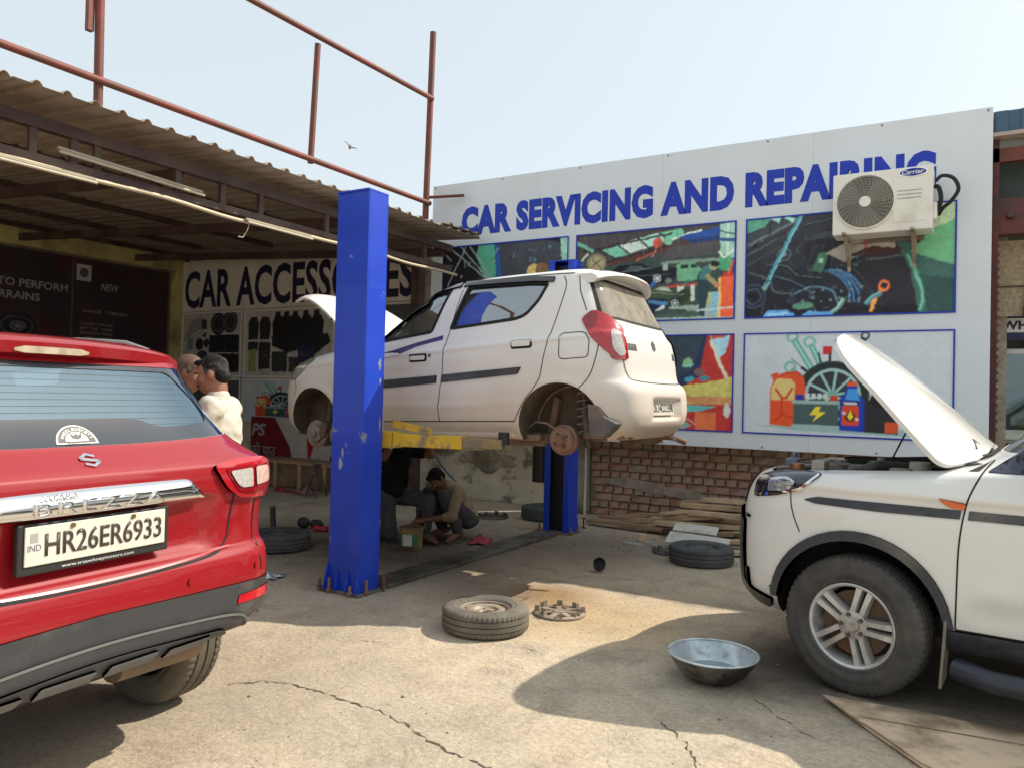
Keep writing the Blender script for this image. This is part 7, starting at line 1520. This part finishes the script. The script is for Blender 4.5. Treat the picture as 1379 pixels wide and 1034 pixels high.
# paint pail
pb = thing('paint_bucket', 'small ochre paint bucket with green label before the kneeling mechanic', 'bucket', (-4.44, 5.76, 0))
M_ochre = mat('ochre_tin', (.36, .25, .09), .5, var=.2, scale=9, dirt=(.10, .075, .04), dirt_amt=.3)
MB().lathe([(0, 0), (.095, 0), (.102, .01), (.110, .195), (.116, .20), (.116, .212), (.108, .212), (.104, .19), (.094, .02), (0, .02)], 32).build('pail', M_ochre, pb, smooth=40)
MB().cyl((0, 0, .19), (0, 0, .216), .107, n=32).build('pail_lid', mat('oily_lid', (.14, .10, .04), .6, var=.4, scale=20), pb)
lab = MB(); V = []; F = []
for i in range(13):
    a = rad(-140 + i * 10); V += [(.1075 * math.cos(a), .1075 * math.sin(a), .05), (.1125 * math.cos(a), .1125 * math.sin(a), .155)]
for i in range(12): F.append((2 * i, 2 * i + 2, 2 * i + 3, 2 * i + 1))
lab.add(V, F); lab.m = [0 if 3 < i < 9 else 1 for i in range(12)]; lab.build('pail_label', [mat('label_white', (.55, .55, .5), .6), mat('label_green', (.06, .16, .07), .6)], pb)
MB().tube([(.112 * math.cos(rad(a)), .02 + .112 * math.sin(rad(a)), .20 + .05 * math.sin(rad(a))) for a in range(0, 181, 15)], .004, 6).build('pail_handle', M_steelrim, pb)
# timber pile by the brick wall
M_wood = [mat('sawn_timber_%d' % i, c, .85, var=.2, scale=5, bump=.25, bscale=40, dirt=(.24, .165, .10), dirt_amt=.05) for i, c in enumerate(((.56, .41, .25), (.48, .34, .21), (.60, .46, .31), (.36, .23, .145)))]
def plank(a, b_, w_, h_, k, label, roll=0.0, grp='timber planks by the brick wall'):
    a, b_ = Vector(a), Vector(b_); d = b_ - a; t = MB(); n = 6; L_ = d.length; V = []; rnd = random.Random(int(a.x * 1000) + k)
    for i in range(n + 1):
        x = L_ * i / n; bend = rnd.uniform(-.004, .004)
        for (y, z) in ((-w_ / 2, 0), (w_ / 2, 0), (w_ / 2, h_), (-w_ / 2, h_)): V.append((x + rnd.uniform(-.003, .003), y + rnd.uniform(-.002, .002), z + bend))
    F = [(i * 4 + j, i * 4 + (j + 1) % 4, (i + 1) * 4 + (j + 1) % 4, (i + 1) * 4 + j) for i in range(n) for j in range(4)] + [(3, 2, 1, 0), (n * 4, n * 4 + 1, n * 4 + 2, n * 4 + 3)]
    t.add(V, F); o = t.build('wood_plank', M_wood[k % 4], None, loc=a, fix=True); yaw = math.atan2(d.y, d.x); pit = -math.asin(d.z / L_)
    o.rotation_euler = (roll, pit, yaw); tag(o, label, 'plank', grp); return o
PL = [((-3.72, 8.12, .03), (-2.75, 8.0, .05), .11, .035, 3, 'dark thin board lowest at the wall end of the timber pile'),
      ((-3.66, 8.32, .06), (-2.6, 8.3, .10), .12, .03, 3, 'reddish board lying behind the lowest board of the timber pile'),
      ((-3.0, 8.10, .02), (-1.75, 8.05, .02), .16, .06, 1, 'thick board hidden at the bottom of the timber pile'),
      ((-2.95, 8.42, .04), (-1.55, 8.42, .06), .18, .05, 1, 'broad board against the bricks under the timber pile'),
      ((-3.0, 8.22, .10), (-1.4, 8.22, .12), .10, .05, 2, 'long pale plank in the lower middle of the timber pile'),
      ((-2.92, 8.30, .16), (-1.55, 8.20, .18), .09, .04, 0, 'long tan plank in the middle of the timber pile'),
      ((-2.80, 8.50, .17), (-1.30, 8.52, .18), .10, .05, 2, 'tan plank against the bricks in the timber pile'),
      ((-2.85, 8.20, .19), (-1.70, 8.62, .34), .07, .03, 0, 'slim plank slanting up over the timber pile'),
      ((-2.78, 8.60, .27), (-1.35, 8.68, .43), .10, .04, 1, 'topmost plank leaning up along the bricks'),
      ((-1.95, 8.62, .40), (-1.2, 8.40, .26), .08, .035, 2, 'short plank end resting over the top plank near the white car'),
      ((-2.45, 7.90, .04), (-1.55, 7.95, .16), .11, .03, 0, 'plank propped in front of the pile beside the white panels'),
      ((-2.05, 7.65, .05), (-1.30, 7.75, .14), .14, .03, 0, 'wide tan board lying at the front of the pile by the white car'),
      ((-2.62, 7.72, .03), (-2.0, 7.85, .10), .09, .04, 3, 'brown board end sticking out beneath the timber pile'),
      ((-1.95, 7.3, .02), (-1.3, 7.55, .02), .13, .03, 2, 'pale board on the ground between the bluish wheel and the white car')]
PL += [((-3.35, 8.22, .04), (-2.2, 8.15, .22), .10, .04, 1, 'plank with its near end on the floor and far end up on the pile'),
       ((-2.70, 8.36, .27), (-1.40, 8.30, .30), .12, .045, 0, 'broad tan plank lying across the upper middle of the timber pile'),
       ((-2.55, 8.15, .23), (-1.35, 8.05, .26), .10, .04, 2, 'pale plank nearest the yard on the upper timber pile'),
       ((-2.88, 8.02, .10), (-1.80, 8.12, .14), .12, .04, 0, 'tan plank at the yard side of the timber pile middle'),
       ((-2.50, 8.48, .34), (-1.20, 8.44, .36), .11, .045, 2, 'long pale plank lying near the top of the timber pile'),
       ((-3.55, 8.50, .05), (-2.70, 8.58, .16), .09, .03, 1, 'thin plank leaning at the wall end of the timber pile')]
for a, b_, w_, h_, k, lb_ in PL: plank(a, b_, w_, h_, k, lb_)
M_wb = mat('chalky_white_board', (.60, .60, .55), .7, var=.12, scale=6, dirt=(.35, .33, .28), dirt_amt=.15)
for (x, y, z, sx, sy, rz, tl, lb_) in ((-2.33, 7.66, .16, .44, .13, .06, .5, 'smaller white panel leaning on the front of the timber pile'), (-2.22, 7.36, .10, .60, .17, -.02, .5, 'larger white panel propped behind the bluish wheel')):
    o = MB().box((0, 0, 0), (sx, sy, .016)).build('white_panel', M_wb, None, bevel=.003, loc=(x, y, z), rot=(tl, 0.02, rz)); tag(o, lb_, 'panel', 'white panels')
o = MB().tube([(-2.75, 7.95, .05), (-2.6, 7.8, .10), (-2.2, 7.85, .10), (-1.7, 7.9, .09)], .035, 10).build('rusty_pipe', M_darksteel, None, smooth=60); tag(o, 'dark bent exhaust pipe lying under the front planks', 'pipe')
M_brickbit = brick_mats[3]
for (x, y, s_, lb_) in ((-2.83, 7.50, .08, 'pale brick lump before the timber pile'),):
    o = MB().box((0, 0, s_ / 2), (s_, s_ * .8, s_)).build('brick_lump', M_wood[2], None, bevel=.008, loc=(x, y, 0), rot=(0, 0, .4)); tag(o, lb_, 'brick')
# low wooden bench under the accessories banner
wb = thing('wooden_crate', 'long low brown wooden crate under the accessories banner', 'crate', (-9.45, 8.25, 0))
M_dkwood = mat('dark_plywood', (.15, .085, .05), .8, var=.3, scale=4, bump=.2, bscale=30, dirt=(.25, .17, .11), dirt_amt=.2)
MB().box((.9, .02, .20), (1.76, .03, .36)).build('side_panel', M_dkwood, wb); MB().box((.9, .22, .405), (1.9, .5, .03)).build('top_board', M_wood[3], wb)
for x in (0, .5, 1.0, 1.5, 1.8): MB().box((x, -.01, .20), (.05, .03, .39)).build('batten', M_wood[1], wb)
MB().box((.9, -.012, .39), (1.84, .03, .045)).build('rail', M_wood[1], wb)
# jack stand, hose, cloths, bits
js = thing('jack_stand', 'dark steel jack stand beside the wooden crate', 'jack stand', (-7.72, 7.86, 0))
for (x, y) in ((-.10, -.10), (.10, -.10), (.10, .10), (-.10, .10)): MB().bar((x, y, 0), (x * .35, y * .35, .30), .03, .03).build('leg', M_darksteel, js)
MB().cyl((0, 0, .26), (0, 0, .42), .028, n=12).build('ratchet_tube', M_darksteel, js); MB().box((0, 0, .43), (.09, .05, .03)).build('saddle', M_darksteel, js)
M_hose = mat('teal_hose', (.045, .15, .17), .5)
h = MB(); pts = [(-6.62, 9.03, 1.02), (-6.60, 9.0, .8), (-6.48, 8.95, .55), (-6.25, 8.85, .38), (-6.0, 8.75, .25), (-5.85, 8.6, .1), (-5.8, 8.4, .02)]
for k in range(40):
    a = k * .52; r_ = .38 + .05 * math.sin(k * 1.3); pts.append((-6.15 + r_ * math.cos(a) * 1.1, 8.35 + r_ * math.sin(a) * .45, .015 + .0025 * k))
h.tube(spline(pts, 3), .012, 7); tag(h.build('air_hose', M_hose, None, smooth=60), 'teal air hose coiled on the floor by the plaster wall', 'hose')
def cloth(loc, sx, sy, h_, m, label, seed):
    rnd = random.Random(seed); n = 14; V = []; F = []
    ph = [rnd.uniform(0, 6) for _ in range(6)]
    for j in range(n):
        for i in range(n):
            u, v = i / (n - 1) - .5, j / (n - 1) - .5; e = max(0, 1 - (u * u + v * v) * 3.6)
            z = .006 + h_ * e * (.5 + .5 * math.sin(9 * u + ph[0]) * math.cos(8 * v + ph[1])) + .012 * abs(math.sin(14 * u * v + ph[2]))
            V.append((sx * (u + .06 * math.sin(11 * v + ph[3])), sy * (v + .06 * math.sin(9 * u + ph[4])), z))
    for j in range(n - 1):
        for i in range(n - 1): F.append((j * n + i, j * n + i + 1, (j + 1) * n + i + 1, (j + 1) * n + i))
    o = MB().add(V, F).build('rag', m, None, smooth=80, loc=loc, rot=(0, 0, rnd.uniform(0, 3))); so_ = o.modifiers.new('thickness', 'SOLIDIFY'); so_.thickness = .003; tag(o, label, 'rag'); return o
cloth((-4.12, 6.47, 0), .34, .20, .07, mat('red_rag', (.36, .05, .07), .9, var=.3, scale=20), 'crumpled red rag at the feet of the crouching man', 2)
cloth((-8.0, 7.95, 0), .40, .22, .09, mat('pink_white_rag', (.42, .24, .23), .9, var=.4, scale=9), 'pink and white rag beside the jack stand', 4)
cloth((-4.66, 4.24, 0), .24, .16, .05, mat('silver_foil', (.50, .56, .62), .3, .5), 'crumpled silvery wrapper on the floor behind the red car', 5)
o = MB().cyl((0, 0, 0), (-.04, .02, .22), .03, n=12).cyl((-.04, .02, .215), (-.045, .022, .235), .034, n=12, mi=1).build('pipe_stub', [M_black, M_rust], None, loc=(-6.25, 5.75, 0)); tag(o, 'short dark pipe standing behind the bluish wheel near the red car', 'pipe')
o = MB().sphere((0, 0, .035), .036, 14, 8).build('rubber_ball', M_black, None, smooth=60, loc=(-4.22, 4.50, 0)); tag(o, 'small dark round nut cap on the floor beside the blue post', 'cap')
o = MB().lathe([(.045, 0), (.05, .005), (.052, .06), (.046, .06), (.044, .01), (0, .008), (0, 0)], 20).build('black_cup', M_black, None, smooth=40, loc=(-2.64, 6.0, .045), rot=(1.0, .2, .3)); tag(o, 'small black rubber cup lying on the concrete beyond the sunlit patch', 'cap')
kt = thing('grinder_tool', 'black hand tool with red grip lying near the blue post', 'tool', (-5.95, 5.98, 0), rz=.3)
MB().sphere((-.08, 0, .06), (.07, .05, .06), 14, 8).sphere((.06, .02, .05), (.08, .045, .05), 14, 8).build('body', M_black, kt, smooth=60); MB().cyl((.1, -.1, .03), (.26, -.12, .03), .028, n=10).build('grip', mat('red_grip', (.4, .03, .04), .5), kt, smooth=50); MB().cyl((.26, -.12, .03), (.55, -.05, .03), .008, n=8).build('shaft', M_steelrim, kt)
o = MB().tube([(0, 0, .02), (.25, .05, .03), (.45, .02, .03)], .018, 8).box((-.04, 0, .03), (.16, .09, .06)).build('trolley_handle', mat('red_tool_paint', (.34, .06, .06), .5), None, loc=(-8.45, 7.9, 0), rot=(0, 0, -.3)); tag(o, 'red handled tool lying before the wooden crate', 'tool')
nutm = MB().lathe([(0, 0), (.012, 0), (.012, .012), (0, .012)], 6).mesh('lug_nut', M_steelrim)
for k, (x, y) in enumerate(((-2.80, 6.88), (-2.75, 6.97), (-2.86, 6.96))):
    o = inst(nutm, 'wheel_nut', None, (x, y, 0), (0, 0, k)); tag(o, ('nearest', 'rightmost', 'leftmost')[k and (1 if k == 1 else 2)] + ' of three dark wheel nuts on the floor before the timber pile', 'nut', 'wheel nuts on the floor')
o = MB().lathe([(0, 0), (.03, 0), (.03, .008), (.008, .012), (.008, .10), (.03, .105), (.03, .112), (0, .112)], 12).build('steel_bobbin', M_darksteel, None, smooth=40, loc=(-3.66, 7.86, 0)); tag(o, 'small dark bolt standing by the end of the planks', 'bolt')
# grit, clods and splinters strewn on the concrete
rnd = random.Random(11); gv = MB()
def clod(x, y, r):
    V = [Vector((x, y, 0)) + Vector((rnd.uniform(.6, 1.2) * r * math.cos(t), rnd.uniform(.6, 1.2) * r * math.sin(t), 0)) for t in (0, 1.26, 2.5, 3.77, 5.0)]; top = (x, y, r * rnd.uniform(.5, .9)); k = len(gv.v); gv.v += [tuple(v) for v in V] + [top]; gv.f += [(k + i, k + (i + 1) % 5, k + 5) for i in range(5)]; gv.m += [rnd.choice((0, 0, 1))] * 5
for _ in range(260): clod(rnd.gauss(-2.2, .45), rnd.gauss(4.75, .28), rnd.uniform(.002, .007))
for _ in range(260): clod(rnd.uniform(-4.2, -.4), rnd.uniform(2.0, 5.2), rnd.uniform(.002, .008))
for _ in range(160): clod(rnd.gauss(-2.6, .6), rnd.gauss(7.5, .35), rnd.uniform(.004, .018))
for _ in range(120): clod(rnd.uniform(-6, -3), rnd.uniform(4.5, 7.5), rnd.uniform(.004, .012))
for (x, y, r) in ((-2.9, 2.55, .014), (-3.1, 2.6, .010), (-2.3, 2.95, .013), (-2.25, 3.0, .012), (-1.9, 2.75, .010), (-.95, 3.55, .012), (-.9, 3.6, .015)): clod(x, y, r)
go_ = gv.build('gravel', [mat('grit_brown', (.20, .155, .11), .95, var=.3, scale=30), mat('grit_pale', (.42, .36, .28), .95)]); tag(go_, 'fine grit and dirt crumbs strewn over the concrete yard', 'grit', kind='stuff')
# broken cement bits by the timber
for k, (x, y, s_) in enumerate(((-2.85, 7.28, .13), (-2.72, 7.42, .09), (-2.62, 7.30, .07))):
    q = [(s_ * math.cos(rad(a)) * rnd.uniform(.7, 1.1), s_ * .6 * math.sin(rad(a)) * rnd.uniform(.7, 1.1)) for a in range(0, 360, 60)]
    o = MB().prism(q, 0, .02).build('cement_chip', mat('grey_chip', (.34, .34, .32), .8), None, loc=(x, y, 0), rot=(0, 0, k)); tag(o, ('largest', 'middle sized', 'smallest')[k] + ' grey cement chip before the timber pile', 'rubble', 'cement chips')
# bird over the yard
bd_ = MB(); bd_.sphere((0, 0, 0), (.10, .035, .03), 10, 6); bd_.sphere((.11, 0, .01), (.03, .022, .022), 8, 6)
bd_.add([(-.10, -.02, 0), (-.18, -.04, 0), (-.18, .04, 0), (-.10, .02, 0)], [(0, 1, 2, 3)])
for s_ in (-1, 1): bd_.add([(.05, s_ * .02, .01), (-.05, s_ * .02, .01), (-.06, s_ * .14, .07), (.02, s_ * .15, .08), (-.05, s_ * .26, .03)], [(0, 1, 2, 3), (3, 2, 4)])
o = bd_.build('bird', mat('pigeon_brown', (.20, .13, .07), .8), None, loc=(-15.2, 16.4, 8.38), rot=(.5, .1, 2.4)); tag(o, 'small brown bird flying in the sky above the canopy', 'bird')

# ================================================================ PEOPLE
from mathutils import noise as mnoise
def capsule(mb, a, b, r0, r1, n=14):
    a, b = Vector(a), Vector(b); x, y, d = frame_z(b - a) if (b - a).length > 1e-5 else (Vector((1, 0, 0)), Vector((0, 1, 0)), Vector((0, 0, 1))); L_ = (b - a).length; prof = []
    for k in range(0, 5): t = rad(-90 + 22.5 * k); prof.append((max(r0 * math.cos(t), 1e-4), r0 * math.sin(t)))
    for k in range(0, 5): t = rad(22.5 * k); prof.append((max(r1 * math.cos(t), 1e-4), L_ + r1 * math.sin(t)))
    V = []; F = []
    for r, z in prof:
        for i in range(n): t = 2 * math.pi * i / n; V.append(a + d * z + (x * math.cos(t) + y * math.sin(t)) * r)
    for j in range(len(prof) - 1): F += [(j * n + i, j * n + (i + 1) % n, (j + 1) * n + (i + 1) % n, (j + 1) * n + i) for i in range(n)]
    F += [tuple(range(n - 1, -1, -1)), tuple((len(prof) - 1) * n + i for i in range(n))]
    mb.add(V, F)
def fused(name, prims, m, parent, vox=.010, wrinkle=0.0, smooth=4, seed=0):
    """overlapping tapered pieces grown into one continuous surface"""
    mb = MB()
    for p in prims:
        if p[0] == 'c': capsule(mb, *p[1:5])
        else: mb.sphere(p[1], p[2], 18, 12, R=p[3] if len(p) > 3 else None)
    me = mb.mesh(name, m); o = bpy.data.objects.new(name, me); COL.objects.link(o)
    r = o.modifiers.new('r', 'REMESH'); r.mode = 'VOXEL'; r.voxel_size = vox; s_ = o.modifiers.new('s', 'SMOOTH'); s_.iterations = smooth; s_.factor = .5
    bpy.context.view_layer.update(); me2 = bpy.data.meshes.new_from_object(o.evaluated_get(bpy.context.evaluated_depsgraph_get())); o.modifiers.clear(); o.data = me2; me2.name = name
    if wrinkle:
        off = Vector((seed * 3.1, seed * 1.7, 0)); ns = [v.vector.copy() for v in me2.vertex_normals]
        for v, n in zip(me2.vertices, ns):
            q = v.co; k = mnoise.noise(Vector((q.x * 9, q.y * 9, q.z * 16)) + off) + .6 * mnoise.noise(Vector((q.x * 22 + q.z * 12, q.y * 22 - q.z * 8, q.z * 22)) + off); v.co = q + n * k * wrinkle
    me2.polygons.foreach_set('use_smooth', [True] * len(me2.polygons)); me2.materials.clear(); me2.materials.append(m); me2.update(); o.parent = parent
    return o
def hand(prims, w_, d, up, side, curl=.5, s_=1.0):
    """palm, four unequal curled fingers and a thumb at the side; d points along the fingers"""
    w_, d, up = Vector(w_), Vector(d).normalized(), Vector(up).normalized(); lat = d.cross(up).normalized() * side; up = lat.cross(d).normalized() * side
    pc = w_ + d * .05 * s_; prims.append(('c', w_, pc + d * .03 * s_, .024 * s_, .030 * s_))
    for k, ln in enumerate((.066, .076, .070, .056)):
        b = w_ + d * .088 * s_ + lat * (.030 - .020 * k) * s_; m1 = b + (d * math.cos(curl * .5) - up * math.sin(curl * .5)) * ln * .5 * s_; m2 = m1 + (d * math.cos(curl * 1.6) - up * math.sin(curl * 1.6)) * ln * .5 * s_
        prims.append(('c', w_ + d * .05 * s_ + lat * (.022 - .015 * k) * s_, b, .011 * s_, .0095 * s_)); prims.append(('c', b, m1, .0095 * s_, .0088 * s_)); prims.append(('c', m1, m2, .0088 * s_, .0075 * s_))
    t0 = w_ + d * .02 * s_ + lat * .028 * s_; t1 = t0 + (d * .6 + lat * .8).normalized() * .035 * s_; t2 = t1 + (d * .9 + lat * .2 - up * .3).normalized() * .032 * s_
    prims += [('c', t0, t1, .013 * s_, .011 * s_), ('c', t1, t2, .011 * s_, .009 * s_)]
HS = .90
def head(skin, hair, H, R, brow=True):
    """skull, jaw, nose, ears; H its centre, R turns local +x to the look direction"""
    P = lambda x, y, z: H + R @ Vector((x * HS, y * HS, z * HS)); k0, k1 = len(skin), len(hair)
    skin += [('e', P(-.008, 0, .025), (.094, .074, .092), R), ('e', P(.022, 0, -.045), (.066, .058, .062), R), ('e', P(.048, 0, -.088), (.030, .032, .026), R), ('c', P(.080, 0, .005), P(.104, 0, -.030), .010, .015), ('e', P(.094, 0, -.036), (.014, .018, .010), R),
             ('e', P(.076, 0, .032), (.016, .055, .012), R), ('e', P(.082, 0, -.064), (.012, .025, .006), R), ('e', P(.079, 0, -.074), (.012, .022, .007), R)]
    for s_ in (-1, 1): skin += [('e', P(-.012, s_ * .078, -.008), (.022, .010, .034), R), ('e', P(.05, s_ * .045, -.022), (.03, .024, .026), R)]
    hair += [('e', P(-.020, 0, .040), (.094, .079, .088), R), ('e', P(-.056, 0, -.005), (.052, .074, .070), R), ('e', P(.050, 0, .090), (.043, .058, .020), R)]
    for L_ in (skin, hair):
        for i in range(k0 if L_ is skin else k1, len(L_)):
            q = L_[i]; L_[i] = (q[0], q[1], tuple(v * HS for v in q[2]), q[3]) if q[0] == 'e' else (q[0], q[1], q[2], q[3] * HS, q[4] * HS)
    for s_ in (-1, 1): hair.append(('c', P(.004, s_ * .070, .03), P(.002, s_ * .073, -.004), .014, .008))
def face_bits(H, R, parent, moustache=False):
    P = lambda x, y, z: H + R @ Vector((x * HS, y * HS, z * HS)); k = MB(); b = MB()
    for s_ in (-1, 1):
        MB().sphere(P(.078, s_ * .031, .008), (.010, .013, .008), 10, 8, R=R).build('eyeball', mat('eye_white', (.6, .57, .52), .3), parent, smooth=60); k.sphere(P(.0855, s_ * .031, .008), (.005, .006, .006), 8, 6, R=R); b.sphere(P(.088, s_ * .032, .031), (.006, .022, .005), 10, 6, R=R)
    if moustache: b.sphere(P(.096, 0, -.052), (.007, .026, .007), 12, 6, R=R)
    k.build('iris', M_black, parent, smooth=60); b.build('brow_hair', mat('dark_hair', (.012, .010, .009), .7), parent, smooth=60)
def person(label, loc, yaw, J, skin_c, top_m, leg_m, hair_m, sleeve=.75, moustache=False, lookR=None, vox=.010, hands=(.5, .5), feet=True, shoe=None, seed=1):
    t = thing('person', label, 'person', loc, yaw); V = {k: Vector(v) for k, v in J.items()}
    skin = []; hair = []; top = []; leg = []
    hR = lookR or Matrix.Identity(3); head(skin, hair, V['head'], hR)
    ch, pe, nk = V['chest'], V['pelvis'], V['neck']; mid = ch.lerp(pe, .5)
    lat = (V['sl'] - V['sr']).normalized(); spine = (nk - pe).normalized(); fwd = lat.cross(spine).normalized(); TR = Matrix((fwd, lat, spine)).transposed()
    skin += [('c', nk - spine * .03, V['head'] + hR @ Vector((-.02, 0, -.05)), .056, .052), ('e', ch, (.095, .15, .17), TR), ('e', mid, (.09, .135, .15), TR), ('e', pe, (.095, .145, .12), TR), ('c', V['sl'], V['sr'], .058, .058)]
    top += [('e', ch + spine * .02, (.120, .170, .185), TR), ('e', mid, (.116, .160, .17), TR), ('e', pe + spine * .03, (.122, .168, .13), TR), ('c', V['sl'] - spine * .01, V['sr'] - spine * .01, .070, .070), ('c', nk - spine * .06, nk - spine * .005, .088, .066)]
    leg += [('e', pe, (.116, .165, .125), TR)]
    for s_ in ('l', 'r'):
        S_, E_, W_ = V['s' + s_], V['e' + s_], V['w' + s_]
        skin += [('c', S_, E_, .049, .040), ('c', E_, W_, .040, .026), ('e', E_.lerp(W_, .28), (.040, .040, .040))]
        d = (W_ - E_).normalized(); hd = V.get('h' + s_); hd = (hd - W_).normalized() if hd is not None else d
        upv = V.get('u' + s_, Vector((0, 0, 1))); hand(skin, W_, hd, upv, 1 if s_ == 'l' else -1, hands[0 if s_ == 'l' else 1])
        if sleeve <= 1: top.append(('c', S_, S_.lerp(E_, sleeve), .068, .060))
        else: top += [('c', S_, E_, .068, .056), ('c', E_, E_.lerp(W_, sleeve - 1), .056, .046)]
        Hp, K_, A_, T_ = V['hip' + s_], V['k' + s_], V['a' + s_], V['t' + s_]
        skin += [('c', Hp, K_, .082, .055), ('c', K_, A_, .054, .036), ('e', K_.lerp(A_, .3), (.05, .05, .06)), ('c', A_ + (T_ - A_) * -.25 + Vector((0, 0, -.02)), A_.lerp(T_, .7), .034, .036), ('c', A_.lerp(T_, .5), T_, .036, .022)]
        leg += [('c', Hp, K_, .098, .070), ('c', K_, K_.lerp(A_, .9), .070, .056)]
    ms = mat('skin_%d' % seed, skin_c, .55, var=.10, scale=14, bump=.05, bscale=120)
    bo_ = fused('body', skin, ms, t, vox, 0, 3); fused('shirt', top, top_m, t, vox, .009, 4, seed); fused('trousers', leg, leg_m, t, vox, .009, 4, seed + 3)
    hr = fused('hair', hair, hair_m, t, .007, .004, 2, seed)
    face_bits(V['head'], hR, t, moustache)
    if shoe:
        for s_ in ('l', 'r'):
            A_, T_ = V['a' + s_], V['t' + s_]; dr = (T_ - A_).normalized(); a = Vector((A_.x, A_.y, .012)) - Vector((dr.x, dr.y, 0)) * .05; b = Vector((T_.x, T_.y, .012)) + Vector((dr.x, dr.y, 0)) * .02
            MB().bar(a, b, .085, .018).build('sandal', shoe, t, bevel=.008)
    return t
def RZY(yaw, pitch, roll=0): return (Matrix.Rotation(rad(yaw), 3, 'Z') @ Matrix.Rotation(rad(pitch), 3, 'Y') @ Matrix.Rotation(rad(roll), 3, 'X'))
M_hair = mat('black_hair', (.010, .009, .008), .8, var=.4, scale=60, bump=.5, bscale=160, spec=.15); M_hairgrey = mat('greying_hair', (.014, .013, .012), .8, var=.5, scale=70, bump=.5, bscale=160, spec=.15, dirt=(.11, .105, .10), dirt_amt=.08, dscale=14)
stand = dict(head=(.05, 0, 1.525), neck=(.01, 0, 1.40), chest=(0, 0, 1.20), pelvis=(-.01, 0, .93), sl=(0, .175, 1.345), sr=(0, -.175, 1.345), el=(.10, .235, 1.10), er=(.11, -.23, 1.10), wl=(.31, .12, 1.17), wr=(.32, -.10, 1.16), hl=(.40, .06, 1.18), hr=(.41, -.04, 1.17),
             hipl=(0, .09, .88), hipr=(0, -.09, .88), kl=(.10, .08, .48), kr=(.07, -.08, .48), al=(.16, .07, .085), ar=(.12, -.07, .085), tl=(.31, .08, .025), tr=(.27, -.08, .025))
person('man in cream white shirt standing beside the red car looking down', (-3.60, 2.90, 0), rad(213), stand, (.30, .145, .085), mat('cream_cotton', (.58, .55, .46), .85, var=.06, scale=5, bump=.1, bscale=200), mat('dark_trousers', (.05, .05, .06), .9), M_hairgrey, .95, True, RZY(0, 14), seed=1, shoe=M_black)
s2 = dict(stand); s2.update(head=(.06, 0, 1.535), el=(.08, .24, 1.10), wl=(.27, .15, 1.02), hl=(.35, .12, 1.0), er=(.05, -.24, 1.08), wr=(.25, -.16, 1.02), hr=(.33, -.13, 1.0))
person('man with shaved head partly hidden behind the red car', (-4.10, 3.0, 0), rad(50), s2, (.26, .12, .07), mat('pink_shirt', (.52, .38, .36), .85, var=.08, scale=5), mat('dark_trousers', (.05, .05, .06), .9), mat('cropped_hair', (.10, .055, .035), .7, var=.4, scale=60), .9, False, RZY(-15, 18), seed=2, shoe=M_black)
# crouching: hips low, knees high in front, forearms over the shins
crouch = dict(head=(.25, .03, .62), neck=(.14, 0, .555), chest=(.02, 0, .43), pelvis=(-.15, 0, .215), sl=(.10, .175, .51), sr=(.10, -.175, .51), el=(.22, .26, .28), er=(.22, -.26, .28), wl=(.39, .07, .24), wr=(.39, -.07, .23), hl=(.45, .02, .22), hr=(.45, -.02, .21),
              hipl=(-.10, .10, .20), hipr=(-.10, -.10, .20), kl=(.23, .14, .46), kr=(.23, -.12, .475), al=(.04, .13, .09), ar=(.04, -.12, .09), tl=(.20, .16, .025), tr=(.20, -.15, .025))
person('man in tan shirt crouching with bowed head under the lifted car', (-4.42, 6.42, 0), rad(252), crouch, (.16, .075, .045), mat('tan_shirt', (.29, .22, .135), .9, var=.15, scale=6, dirt=(.14, .105, .07), dirt_amt=.15), mat('charcoal_jeans', (.052, .052, .055), .9, var=.25, scale=14), M_hair, 1.25, False, RZY(8, 52), seed=3, shoe=mat('brown_sandal', (.10, .07, .05), .8))
# kneeling: upright trunk, arms raised to the sill
kneel = dict(head=(.06, 0, 1.06), neck=(.02, 0, .94), chest=(0, 0, .75), pelvis=(-.03, 0, .46), sl=(0, .18, .88), sr=(0, -.18, .88), el=(.20, .30, .84), er=(.20, -.30, .84), wl=(.22, .17, 1.06), wr=(.22, -.17, 1.06), hl=(.22, .13, 1.14), hr=(.22, -.13, 1.14), ul=(-1, 0, 0), ur=(-1, 0, 0),
             hipl=(-.02, .10, .43), hipr=(-.02, -.10, .43), kl=(.36, .14, .42), kr=(.12, -.14, .09), al=(.30, .14, .09), ar=(-.30, -.13, .08), tl=(.46, .15, .025), tr=(-.42, -.14, .03))
person('man in black t-shirt kneeling behind the blue post and reaching up to the car', (-4.86, 6.02, 0), rad(-12), kneel, (.20, .095, .055), mat('black_tshirt', (.013, .013, .015), .95, var=.2, scale=10, spec=.1), mat('grey_jeans', (.055, .057, .063), .9, var=.25, scale=14), M_hair, .55, False, RZY(0, -30), seed=4, shoe=M_black)
